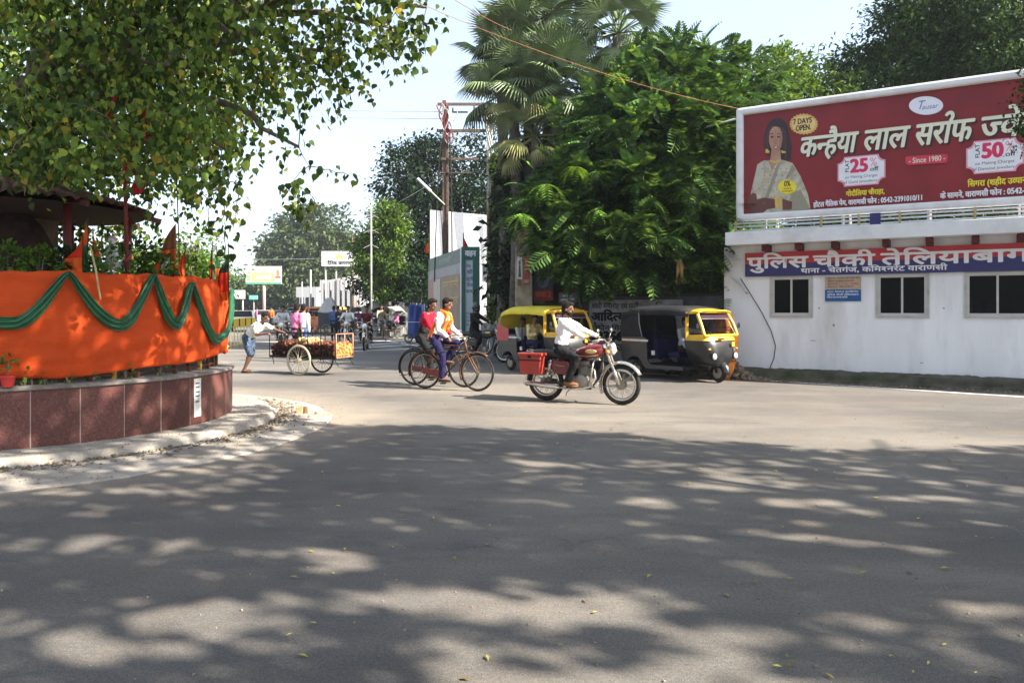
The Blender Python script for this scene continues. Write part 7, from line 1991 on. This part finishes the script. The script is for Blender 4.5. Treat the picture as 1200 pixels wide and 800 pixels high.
# ================================================================== auto rickshaws
CANV = M("black_canvas", (.020, .020, .022), .8, var=.25, scale=3, bump=.4, bscale=14, dirt=(.10, .09, .085), dirt_amt=.2)
YELR = M("rick_yellow", (.68, .40, .015), .4, var=.08, dirt=(.3, .2, .08), dirt_amt=.2, bump=.03, coat=.3)
CANY = M("yellow_canvas", (.72, .58, .05), .7, var=.12, scale=3, bump=.3, bscale=14)
BLKR = M("rick_black", (.014, .016, .018), .32, var=.3, coat=.35, dirt=(.05, .045, .04), dirt_amt=.2, bump=.05)
BLUI = M("rick_blue", (.006, .008, .045), .6); GLW = glass_mat("windscreen", (.62, .66, .68), .35); SILV = M("silver_trim", (.5, .5, .52), .35, metal=.7)
REDP = M("rick_pink", (.50, .10, .09), .6, var=.15)
def auto(label, loc, rz, group=None, canopy=CANV, front=YELR, body=BLKR, curtain=True, fine=True, rear_panel=None):
    t = thing("auto_rickshaw", label, "auto rickshaw", loc, rz, group)
    for (x, y) in ((0, .53), (0, -.53), (2.0, 0)):
        w_ = MB(); w_.lathe((0, -.045, 0), [(.03, 0), (.12, .0), (.13, .02), (.13, .07), (.12, .09), (.03, .09)], (0, 1, 0), 18); wo = w_.obj("wheel", STEEL, t, loc=(x, y, .215), auto=40)
        m_ = MB(); m_.torus((0, 0, 0), .160, .055, n=30, m=8, sx=.9); m_.obj("tyre", TYRE, wo, smooth=True)
    # rear tub with wheel arches
    prof = [(-.44, .46), (-.46, .72), (-.44, .98), (.34, .98), (.40, .90), (.42, .46), (.52, .34), (1.52, .34), (1.52, .26), (.36, .24), (.26, .34), (.20, .44), (.08, .51), (-.08, .51), (-.20, .45), (-.26, .36), (-.38, .36)]
    for q in (1, -1):
        m_ = MB(); m_.xz(prof, .60 * q, .64 * q); m_.obj("side_panel", body, t, bevel=.006)
    m_ = MB(); m_.box((-.44, 0, .68), (.04, 1.2, .6)); m_.obj("tail_panel", body, t, bevel=.01)
    m_ = MB(); m_.box((.80, 0, .31), (1.6, 1.19, .05)); m_.obj("floor", BLACKM, t)
    m_ = MB(); m_.box((.02, 0, .56), (.5, 1.1, .14)); m_.box((-.26, 0, .86), (.12, 1.1, .5)); m_.obj("passenger_seat", BLUI, t, bevel=.03)
    m_ = MB(); m_.box((.62, 0, .72), (.04, 1.1, .46)); m_.box((.98, 0, .58), (.34, .7, .12)); m_.obj("driver_seat", BLUI, t, bevel=.02)
    m_ = MB(); m_.beam((.46, -.648, .90), (-.42, -.648, .90), .012, .05); m_.obj("trim_strip", SILV, t)
    m_ = MB(); m_.box((.60, -.62, .62), (.10, .02, .10)); m_.obj("silver_label", SILV, t)
    # front cowl: loft of horizontal sections
    rg_ = []
    for z, hw, xf, xb in ((.36, .26, 2.12, 1.55), (.50, .42, 2.19, 1.50), (.72, .53, 2.19, 1.50), (.92, .575, 2.13, 1.50), (1.0, .58, 2.08, 1.52)):
        ring = []
        for i in range(17):
            a = -PI / 2 + PI * i / 16; ca_, sa_ = math.cos(a), math.sin(a)
            ring.append(Vector((xb + .05 + (xf - xb - .05) * abs(ca_) ** .45, hw * math.copysign(abs(sa_) ** .55, sa_), z)))
        ring += [Vector((xb, hw * .98, z)), Vector((xb, -hw * .98, z))]
        rg_.append(ring)
    m_ = MB(); m_.rings(rg_); m_.obj("front_cowl", body, t, auto=50)
    m_ = MB(); rg2 = []
    for z, hw, xf in ((.945, .585, 2.135), (1.06, .585, 2.085)):
        rg2.append([Vector((1.55 + (xf - 1.55) * abs(math.cos(a)) ** .4, hw * math.copysign(abs(math.sin(a)) ** .5, math.sin(a)), z)) for a in [-PI / 2 + PI * i / 16 for i in range(17)]] + [Vector((1.55, hw, z)), Vector((1.55, -hw, z))])
    m_.rings(rg2); m_.obj("front_band", front, t, auto=50)
    m_ = MB(); fender(m_, (2.0, 0, .215), .30, R(-5), R(170), .22, 12); m_.obj("mudguard", body, t, smooth=True, solid=.01)
    m_ = MB(); m_.tube([(2.0, .08, .22), (1.95, .09, .5)], .02, 6); m_.tube([(2.0, -.08, .22), (1.95, -.09, .5)], .02, 6); m_.obj("fork", BLACKM, t)
    for q in (1, -1):
        h_ = MB(); h_.lathe((2.10, .36 * q, .60), [(.03, 0), (.085, .04), (.085, .09)], (1, 0, 0), 18); ho = h_.obj("headlamp", BLACKM, t, auto=40)
        m_ = MB(); m_.lathe((2.19, .36 * q, .60), [(.078, 0), (.05, .02), (.01, .026)], (1, 0, 0), 18); m_.obj("lens", LENS, ho, smooth=True)
        m_ = MB(); m_.ell((2.13, .46 * q, .76), (.03, .04, .025)); m_.obj("indicator", AMBER, t, smooth=True)
    m_ = MB(); m_.box((2.175, -.13, .985), (.012, .20, .04), rot=Matrix.Rotation(-.1, 3, 'Y')); m_.obj("name_plate", M("plate_dkred", (.12, .01, .01), .6), t)
    m_ = MB(); m_.box((2.20, .26, .86), (.012, .10, .10)); m_.obj("number_plate", YELR, t)
    m_ = MB(); m_.lathe((2.19, .30, .74), [(.035, 0), (.035, .012)], (1, 0, 0), 14); m_.obj("emblem", CHROME, t)
    # windscreen frame, raked back
    bl, br, tl_, tr_ = Vector((2.07, .56, 1.06)), Vector((2.07, -.56, 1.06)), Vector((1.84, .52, 1.56)), Vector((1.84, -.52, 1.56))
    m_ = MB(); m_.tube([bl, bl.lerp(tl_, .5) + Vector((.015, .01, 0)), tl_ + Vector((0, 0, -.03)), tl_ + Vector((0, -.06, .03)), tr_ + Vector((0, .06, .03)), tr_ + Vector((0, 0, -.03)), br.lerp(tr_, .5) + Vector((.015, -.01, 0)), br], .038, 8); m_.tube([bl, br], .03, 8)
    for q in (1, -1): m_.beam((1.60, .60 * q, 1.0), (1.60, .58 * q, 1.58), .07, .035); m_.beam((1.62, .59 * q, 1.55), (1.86, .52 * q, 1.57), .05, .04)
    m_.obj("windscreen_frame", front, t, smooth=False, auto=50)
    # yellow brow over the windscreen
    m_ = MB(); m_.grid(lambda u, v: Vector((1.90 - .30 * u, (v - .5) * 1.13, 1.575 + .09 * math.sin(PI * v) ** .5 * (.4 + u * .6))), 4, 12); m_.obj("brow", front, t, smooth=True, solid=.02)
    m_ = MB(); m_.add([bl + Vector((-.005, -.03, .03)), br + Vector((-.005, .03, .03)), tr_ + Vector((-.01, .03, -.02)), tl_ + Vector((-.01, -.03, -.02))], [(0, 1, 2, 3)]); m_.obj("windscreen", GLW, t, solid=.004)
    m_ = MB(); m_.beam((2.085, -.10, 1.07), (1.99, -.02, 1.28), .012, .008); m_.obj("wiper", BLACKM, t)
    m_ = MB(); a_, b_ = bl.lerp(tl_, .82) + Vector((.012, -.04, 0)), br.lerp(tr_, .82) + Vector((.012, .04, 0)); m_.beam(a_, b_, .09, .004, up=(1, 0, .2)); m_.obj("sun_strip", M("strip_dark", (.03, .01, .02), .6), t)
    m_ = MB(); m_.beam(bl.lerp(tl_, .74) + Vector((.02, -.04, 0)), br.lerp(tr_, .74) + Vector((.02, .04, 0)), .012, .01); m_.obj("trim", SILV, t)
    m_ = MB(); m_.tube([(1.95, -.02, .95), (1.80, -.02, 1.10)], .015, 6); m_.tube([(1.78, -.25, 1.12), (1.80, 0, 1.10), (1.78, .25, 1.12)], .012, 6); m_.obj("handlebar", BLACKM, t)
    for q in (1, -1): m_ = MB(); m_.tube([(1.98, .57 * q, 1.16), (2.0, .68 * q, 1.22)], .007, 5); m_.ell((2.0, .71 * q, 1.27), (.015, .045, .065)); m_.obj("mirror", BLACKM, t, smooth=True)
    # canopy
    xs = [(-.50, .96), (-.50, 1.20), (-.46, 1.50), (-.36, 1.64), (-.15, 1.70), (.2, 1.725), (.55, 1.715), (.9, 1.725), (1.25, 1.71), (1.66, 1.68)]
    def cano(u, v):
        k = u * (len(xs) - 1); i = min(int(k), len(xs) - 2); w = k - i
        x = xs[i][0] * (1 - w) + xs[i + 1][0] * w; z = xs[i][1] * (1 - w) + xs[i + 1][1] * w
        y = (v - .5) * 2
        if z < 1.5: return Vector((x + .03 * (1 - abs(y) ** 2), y * .615, z))
        dr = .02 * math.sin(x * 9) * (1 - abs(y) ** 2)
        return Vector((x, .635 * math.copysign(min(1, abs(y) * 1.04), y), z - .16 * abs(y) ** 4 - dr * .4 - (.05 if abs(y) > .98 else 0)))
    m_ = MB(); m_.grid(cano, 27, 20); m_.obj("canopy", canopy, t, smooth=True, solid=.018)
    if curtain:
        for q in (1, -1):
            m_ = MB(); m_.grid(lambda u, v: Vector((-.48 + .62 * u + (.10 * (1 - v) * u), (.615 + .010 * math.sin(u * 15)) * q, .97 + (.60 + .04 * u) * v)), 12, 8); m_.obj("side_curtain", canopy, t, smooth=True, solid=.012)
            m_ = MB(); m_.tube([(.25, .632 * q, .98), (.16, .640 * q, 1.30), (.14, .635 * q, 1.55)], .010, 5); m_.obj("piping", SILV, t, smooth=True)
    else:
        for q in (1, -1): m_ = MB(); m_.tube([(-.44, .60 * q, .95), (-.42, .60 * q, 1.3), (-.34, .60 * q, 1.55)], .018, 6); m_.obj("hood_bar", SILV, t)
    for q in (1, -1): m_ = MB(); m_.tube([(.62, .60 * q, .50), (.62, .61 * q, 1.56)], .014, 6); m_.tube([(.62, .60 * q, 1.56), (1.6, .59 * q, 1.57)], .014, 6); m_.obj("door_bar", BLACKM, t)
    if rear_panel:
        for q in (1, -1): m_ = MB(); m_.grid(lambda u, v: Vector((-.50 + .56 * u, .655 * q, .80 + (.46 - .14 * u) * v)), 4, 4); m_.obj("advert_flap", rear_panel, t, solid=.01)
    return t
GREYS = cloth_mat("grey", (.30, .32, .34)); OLIVE = cloth_mat("khaki", (.30, .26, .16)); WHITE2 = cloth_mat("offwhite", (.62, .62, .60)); YELC = cloth_mat("yellowflower", (.55, .48, .22), var=.5)
fw_ = gr(842, 448); ang = R(-54.5); ax = Vector((math.cos(ang), math.sin(ang), 0))
A1 = fw_ - ax * 1.88
auto("black auto rickshaw with black canvas hood and yellow windscreen frame, waiting by the white wall", (A1.x, A1.y, 0), ang, "auto rickshaws")
person("driver in a grey shirt seated in the black hooded auto rickshaw", (A1.x, A1.y, 0), ang, (1.02, -.05, .72), 4, [(1.72, .22, 1.10), (1.35, -.30, .72)], [(1.50, .12, .42), (1.45, -.14, .42)], GREYS, BLKT, lod=1, head=(-20, 0), s=.95)
ang2 = R(-56); r0 = gr(597, 434); rx = Vector((-math.sin(ang2), math.cos(ang2), 0)); A2 = r0 + rx * .55
auto("auto rickshaw with yellow canvas hood carrying passengers, left of the motorcycle", (A2.x, A2.y, 0), ang2, "auto rickshaws", canopy=CANY, curtain=False, rear_panel=REDP)
person("passenger in pale shirt at the rear of the yellow hooded auto rickshaw", (A2.x, A2.y, 0), ang2, (.05, -.22, .68), 2, [(.38, -.05, .74), (.38, -.35, .74)], [(.50, -.12, .42), (.50, -.34, .42)], WHITE2, BLKT, lod=1, head=(-50, 5), s=.95)
person("passenger in yellow patterned shirt leaning on the bar of the yellow hooded auto rickshaw", (A2.x, A2.y, 0), ang2, (.72, -.36, .78), 12, [(1.15, -.2, 1.05), (1.1, -.5, 1.0)], [(1.05, -.30, .40), (1.0, -.45, .42)], YELC, NAVYT, lod=1, head=(-30, 15), s=.95)
person("driver behind the windscreen of the yellow hooded auto rickshaw", (A2.x, A2.y, 0), ang2, (1.1, .12, .74), 4, [(1.74, .25, 1.1), (1.74, -.2, 1.1)], [(1.5, .15, .42), (1.5, -.1, .42)], OLIVE, OLIVE, lod=0, s=.95)
for o_ in list(COL.objects):
    if o_.parent is None and o_.type == 'EMPTY' and ((o_.location - A1).length < .01 or (o_.location - A2).length < .01): o_.scale = (.94, .94, .94)
# orange printed cloth hanging on the far side of the black rickshaw
ORP = M("orange_print_cloth", (.75, .26, .04), .8, var=.25, scale=14, dirt=(.3, .05, .02), dirt_amt=.5)
p = at(856, 441, 16.3)
oc = thing("cloth_bundle", "tall orange printed cloth bundle standing beyond the black auto rickshaw by the wall", "bundle", (p.x - .12, p.y, 0))
m_ = MB(); m_.lathe((0, 0, 0), [(.10, 0), (.20, .25), (.27, .6), (.28, .95), (.24, 1.2), (.17, 1.42), (.05, 1.52)], n=24); m_.v = [(x * (1 + .08 * math.sin(z * 9)), y * .8 + .03 * math.sin(x * 14), z) for x, y, z in m_.v]; m_.obj("bundle", ORP, oc, smooth=True)
m_ = MB(); m_.torus((0, 0, .42), .235, .014, (0, 0, 1), 24, 6); m_.torus((0, 0, 1.15), .24, .012, (0, 0, 1), 24, 6); m_.obj("tie", DKRED, oc, smooth=True)

# ================================================================== figures and vehicles further down the street
def bike_at(px, py, rz, label, tank, group="motorcycles further down the street"):
    g = gr(px, py); d = Vector((math.cos(rz), math.sin(rz), 0)); p = g - d * 1.3
    t = motorcycle(label, (p.x, p.y, 0), rz, group, tank=tank, box=False, fine=False); return p
def rider(px, py, rz, label, top, bottom, group="riders further down the street", **k):
    g = gr(px, py); d = Vector((math.cos(rz), math.sin(rz), 0)); p = g - d * 1.3
    return person(label, (p.x, p.y, 0), rz, (.25, 0, .90), 10, [(.93, .33, 1.03), (.93, -.33, 1.03)], [(.47, .20, .34), (.47, -.20, .34)], top, bottom, lod=0, group=group, **k)
BLK2 = M("tank_black", (.012, .012, .014), .3, coat=.5); SIL2 = M("tank_silver", (.55, .56, .58), .3, metal=.5)
rz_f = R(-84)
DREDS = cloth_mat("dark_maroon", (.10, .018, .02)); BLUS = cloth_mat("blue", (.05, .09, .22)); PINKS = cloth_mat("pink", (.62, .17, .32)); PURP = cloth_mat("purple", (.14, .06, .2)); GRN = cloth_mat("green", (.06, .14, .07)); LTG = cloth_mat("lightgrey", (.48, .48, .5))
bike_at(427, 411, rz_f, "black motorcycle with a bright headlamp coming towards the camera", BLK2)
rider(427, 411, rz_f, "rider in dark maroon clothes and red face cloth on the oncoming black motorcycle", DREDS, BLKT)
bike_at(405, 403, rz_f, "silver fronted scooter like motorcycle partly hidden by the end of the hand cart", SIL2)
rider(405, 403, rz_f, "rider in a white shirt coming down the street behind the hand cart", WHITE2, BLKT)
bike_at(329, 407, R(-78), "grey motorcycle half hidden behind the cart pusher", SIL2)
rider(329, 407, R(-78), "rider in pale printed shirt behind the outstretched arms of the cart pusher", LTG, BLKT)
def stand(px, py, rz, label, top, bottom, **k):
    g = gr(px, py); s = k.pop('s', 1.0); w = k.pop('walk', .12)
    return person(label, (g.x, g.y, 0), rz, (0, 0, .92 * s), 3, [(.10 + w, .24, .78), (.06 - w * .5, -.24, .78)], [(w, .10, .09), (-w, -.10, .09)], top, bottom, s=s, elbow=(-1, .3, -.2), knee_out=.05, **k)
stand(347, 424, R(60), "man in a pink shirt walking away behind the hand cart", PINKS, BLKT, lod=1, sleeve=.45)
stand(355, 421, R(70), "person in a white shirt mostly hidden behind the man in pink", WHITE2, BLUS, lod=0)
# black clad rider with helmet beside the yellow rickshaw
g = gr(575, 424); brz2 = R(-30)
bk = motorcycle("black motorcycle standing beside the low pale wall, left of the yellow rickshaw", (g.x - .75, g.y + .35, 0), brz2, "motorcycles further down the street", tank=BLK2, box=False, fine=False)
person("rider all in black with a black helmet on the motorcycle left of the yellow rickshaw", (g.x - .75, g.y + .35, 0), brz2, (.28, 0, .92), 6, [(.92, .33, 1.03), (.92, -.33, 1.03)], [(.47, .20, .34), (.47, -.2, .34)], BLKT, BLKT, lod=1, helmet=HELM, s=1.0)

# cycle rickshaws
BLKH = M("hood_black", (.02, .02, .022), .6, var=.3)
def cycle_rick(px, py, rz, label, tarp=None, scale=1.0, hoodmat=None):
    g = gr(px, py); t = thing("cycle_rickshaw", label, "cycle rickshaw", (g.x, g.y, 0), rz, "cycle rickshaws waiting at the side of the street")
    for (x, y) in ((0, .48), (0, -.48), (1.75, 0)): wheel(t, (x, y, .355), .355, .02, 14, rim=STEEL, hubw=.08, spr=.004)
    m_ = MB(); m_.beam((-.3, 0, .55), (1.1, 0, .42), .05, .05); m_.beam((1.0, 0, .42), (1.55, 0, .85), .035, .035); m_.beam((.95, 0, .45), (.9, 0, .9), .035, .035); m_.beam((.9, 0, .78), (1.55, 0, .85), .03, .03); m_.tube([(1.55, 0, 1.0), (1.62, 0, .7), (1.75, 0, .36)], .02, 6); m_.tube([(1.4, .28, 1.02), (1.52, .2, 1.04), (1.54, -.2, 1.04), (1.4, -.28, 1.02)], .013, 6); m_.box((0, 0, .36), (.04, .96, .04)); m_.obj("frame", RSTEEL, t)
    m_ = MB(); m_.box((.88, 0, .95), (.24, .16, .06)); m_.obj("saddle", BLACKM, t, bevel=.02)
    m_ = MB(); m_.box((.02, 0, .68), (.55, .86, .12)); m_.box((-.26, 0, .95), (.08, .86, .5)); m_.obj("seat", BLKH, t, bevel=.03)
    m_ = MB(); m_.box((.40, 0, .40), (.4, .8, .03)); m_.obj("footboard", RSTEEL, t)
    hm = hoodmat or BLKH
    m_ = MB(); m_.grid(lambda u, v: Vector((-.34 + .95 * u, (v - .5) * .98, 1.0 + .72 * min(1, (math.sin(PI * (.10 + .8 * v)) ** .35)) * (min(1, .55 + u * 1.6)) - .06 * u)), 10, 12); m_.obj("hood", hm, t, smooth=True, solid=.015)
    for q in (1, -1): m_ = MB(); m_.tube([(.3, .47 * q, .72), (.45, .47 * q, 1.15), (.55, .46 * q, 1.45)], .013, 5); m_.obj("hood_bar", SILV, t)
    return t, g
def sitter(t, g, rz, label, top, bottom):
    person(label, (g.x, g.y, 0), rz, (.02, 0, .80), 0, [(.32, .15, .85), (.32, -.15, .85)], [(.42, .12, .50), (.42, -.12, .50)], top, bottom, lod=0, group="people at the cycle rickshaws")
t, g = cycle_rick(445, 396, R(-75), "dark cycle rickshaw facing the camera with its hood up"); person("rickshaw man in khaki shirt on the saddle of the dark cycle rickshaw", (g.x, g.y, 0), R(-75), (.88, 0, 1.0), 12, [(1.4, .26, 1.05), (1.4, -.26, 1.05)], [(1.15, .14, .5), (1.15, -.14, .3)], OLIVE, GREYS, lod=0)
t, g = cycle_rick(466, 397, R(-150), "cycle rickshaw with a pale roof turned to the left under the trees", hoodmat=M("hood_grey", (.22, .22, .2), .7)); sitter(t, g, R(-150), "passenger in a pink top seated in the pale roofed cycle rickshaw", PINKS, BLKT)
t, g = cycle_rick(420, 392, R(-85), "far cycle rickshaw with a flat pale canopy behind the oncoming motorcycle", hoodmat=M("hood_pale", (.35, .34, .32), .7)); sitter(t, g, R(-85), "passenger in purple in the far cycle rickshaw", PURP, PURP)
# blue tarpaulin over a parked cart
TARP = M("blue_tarpaulin", (.008, .035, .20), .45, var=.25, scale=5, bump=.8, bscale=9)
p = gr(488, 401)
tb = thing("tarpaulin_cart", "parked cart wrapped in a bright blue tarpaulin behind the red shirted cyclist", "covered cart", (p.x, p.y, 0))
m_ = MB()
def tarp(u, v):
    a = 2 * PI * u; k = v; w = .46 - .08 * k + .05 * math.sin(a * 7) * (1 - k) ; r = (abs(math.cos(a)) ** 2.8 + abs(math.sin(a)) ** 2.8) ** (-1 / 2.8) * (1 + .22 * mnoise.noise(Vector((math.cos(a) * 2, math.sin(a) * 2, v * 3))))
    z = .18 + 1.55 * min(1, k * 1.25); w2 = w if k < .8 else w * (1 - (k - .8) / .2 * .97)
    return Vector((math.cos(a) * r * w2 * .8, math.sin(a) * r * w2, z + .05 * math.sin(a * 3 + 1) * (k > .7)))
m_.grid(tarp, 56, 20); m_.obj("tarpaulin", TARP, tb, smooth=True)
m_ = MB(); m_.torus((0, 0, .95), .6, .012, (0, 0, 1), 24, 5); m_.obj("rope", WHP2, tb)
for x in (.3, -.3): wheel(tb, (x, -.5, .2), .2, .03, 8, rim=STEEL, hubw=.08)
# e-rickshaws, tempo, cars in the distance
t = auto("far tempo with a yellow striped roof and orange front coming down the street", (0, 0, 0), 0, "far three wheelers", canopy=M("yel_str", (.55, .45, .12), .7, var=.3), front=M("or_front", (.6, .2, .05), .5), body=M("or_body", (.5, .16, .06), .5))
g = gr(372, 391); t.location = (g.x, g.y + 2, 0); t.rotation_euler = (0, 0, R(-92))
t2 = clone(t, "far three wheeler with its hood seen behind the tempo at the left", gr(392, 384) + Vector((0, 2, 0)), R(-95), "far three wheelers")
t3 = auto("far rickshaw with a dull red roof behind the man in pink", (0, 0, 0), 0, "far three wheelers", canopy=M("red_roof", (.36, .07, .07), .7), front=M("blue_front", (.10, .14, .25), .5), body=M("gr_body", (.22, .25, .28), .5))
g = gr(345, 390); t3.location = (g.x, g.y + 2, 0); t3.rotation_euler = (0, 0, R(-88))
def car(px, py, rz, label, col, sc=1.0):
    g = gr(px, py); t = thing("car", label, "car", (g.x, g.y, 0), rz, "cars far down the street"); P_ = M("carpaint_" + label[:6], col, .3, coat=.5, var=.03, bump=0)
    body = [(-1.9, .35), (-1.95, .75), (-1.75, .95), (-1.35, 1.0), (-.9, 1.42), (.5, 1.45), (1.1, 1.0), (1.75, .9), (1.95, .7), (1.95, .35)]
    m_ = MB(); m_.xz(body, -.78, .78); m_.obj("body", P_, t, bevel=.06)
    for q in (1, -1): m_ = MB(); m_.xz([(-1.1, 1.02), (-.82, 1.34), (.42, 1.36), (.88, 1.02)], .785 * q, .79 * q); m_.obj("side_window", DARKIN, t)
    m_ = MB(); m_.add([(1.10, -.66, 1.03), (1.10, .66, 1.03), (.58, .6, 1.41), (.58, -.6, 1.41)], [(0, 1, 2, 3)]); m_.obj("windscreen", DARKIN, t, solid=.02)
    for x in (-1.2, 1.2):
        for q in (1, -1): m_ = MB(); m_.torus((0, 0, 0), .22, .09, n=20, m=6); w_ = m_.obj("wheel", TYRE, t, loc=(x, .72 * q, .31), smooth=True); m_ = MB(); m_.lathe((0, -.05, 0), [(.16, 0), (.16, .1)], (0, 1, 0), 12); m_.obj("rim", SILV, w_)
    for q in (1, -1): m_ = MB(); m_.ell((1.9, .58 * q, .7), (.08, .14, .08)); m_.obj("headlight", LENS, t, smooth=True)
    return t
car(284, 388, R(-70), "white and yellowish small car far down the street above the barricade", (.66, .62, .48)); car(309, 382, R(-80), "pale car farthest down the street beside the pink pole", (.55, .55, .57)); car(330, 383, R(-85), "dark car far down the street in front of the hazy trees", (.08, .09, .11)); car(362, 380, R(-95), "silver car far down the street right of the red roofed rickshaw", (.45, .47, .5))
# pyramid shaped covered load
p = gr(386, 393); py_ = thing("covered_load", "tall pale grey pyramid shaped cover over a cart in the middle of the street", "covered cart", (p.x, p.y, 0)); m_ = MB()
m_.add([(-.6, -.5, 1.35), (.6, -.5, 1.35), (.6, .5, 1.35), (-.6, .5, 1.35), (-.16, -.16, 2.2), (.16, -.16, 2.2), (.16, .16, 2.2), (-.16, .16, 2.2)], [(0, 1, 5, 4), (1, 2, 6, 5), (2, 3, 7, 6), (3, 0, 4, 7), (4, 5, 6, 7), (3, 2, 1, 0)]); m_.obj("cover", M("grey_cover", (.36, .36, .37), .8, var=.1), py_, bevel=.05)
m_ = MB(); m_.box((0, 0, .93), (1.1, .9, .8)); m_.obj("load", M("dk_load", (.04, .045, .06), .8), py_, bevel=.04)
for q in (1, -1): wheel(py_, (0, .72 * q, .36), .36, .03, 12, rim=STEEL)
# pedestrians and riders in the distance
ppl = [(391, 399, 92, "person in dark blue walking away on the left of a dark pair in mid street", BLUS, BLKT), (396, 399, 95, "person in black walking away on the right of the dark pair in mid street", BLKT, BLKT), (381, 391, 80, "far person in white and green beside the tempo", WHITE2, GRN), (266, 386, -60, "far person in dark red left of the barricade", DREDS, BLKT), (274, 387, -80, "far person in black standing behind the barricade", BLKT, BLKT), (318, 384, -90, "far person in orange near the pink pole", SAFF, BLKT), (300, 383, 40, "far person in pale pink beside the white car", PINKS, BLUS), (413, 388, -90, "far person in grey behind the white shirted rider", LTG, BLKT), (434, 391, -100, "person in light pink beside the far cycle rickshaw", PINKS, PURP), (456, 390, -60, "person in pale shirt standing under the trees between the rickshaws", LTG, GREYS), (476, 391, 180, "person in dark clothes by the blue tarpaulin", BLKT, BLKT), (401, 385, 90, "far person in maroon in front of the white colonnade", DREDS, BLKT), (357, 386, 90, "far person in blue left of the tempo", BLUS, BLKT), (338, 385, -90, "far person in green near the red roofed rickshaw", GRN, BLKT), (441, 386, -90, "far person in white at the foot of the tall pale pole", WHITE2, BLKT)]
for (px, py, a, lab, tp_, bt) in ppl: stand(px, py, R(a), lab, tp_, bt, lod=0, group="people far down the street")
# barricade
YLB = M("barricade_yellow", (.70, .50, .04), .6, var=.1)
p0, p1 = gr(262, 410), gr(299, 402); L_ = (p1 - p0).length
bd = thing("barricade", "yellow and black steel crowd barricade standing behind the orange cloth end", "barricade", p0, math.atan2((p1 - p0).y, (p1 - p0).x))
m_ = MB(); m_.box((L_ / 2, 0, 1.0), (L_, .03, .32)); m_.obj("board", YLB, bd)
m_ = MB()
for i in range(5): m_.box((.25 + i * L_ / 5, -.02, 1.0), (.16, .012, .30))
m_.obj("black_band", BLACKM, bd)
for i in range(11): m_ = MB(); m_.tube([(i * L_ / 10, 0, 0.02), (i * L_ / 10, 0, .84)], .02, 6); m_.obj("bar", M("bar_cream", (.62, .52, .25), .6), bd)
m_ = MB(); m_.beam((0, 0, .1), (L_, 0, .1), .04, .04); m_.beam((0, 0, .83), (L_, 0, .83), .04, .04); m_.obj("rail", YLB, bd)
# ================================================================== haze
hz = bpy.data.materials.new("haze"); hz.use_nodes = True
nt = hz.node_tree; nt.nodes.remove(nt.nodes["Principled BSDF"])
pv_ = nt.nodes.new("ShaderNodeVolumePrincipled"); pv_.inputs['Color'].default_value = (.80, .87, .96, 1); pv_.inputs['Density'].default_value = .00055; pv_.inputs['Anisotropy'].default_value = .2
nt.links.new(pv_.outputs[0], nt.nodes["Material Output"].inputs['Volume'])
mb = MB(); mb.box((0, 180, 15.5), (620, 480, 33.2)); o = mb.obj("haze", hz); tag(o, "pale air haze filling the street", "haze", kind='stuff')
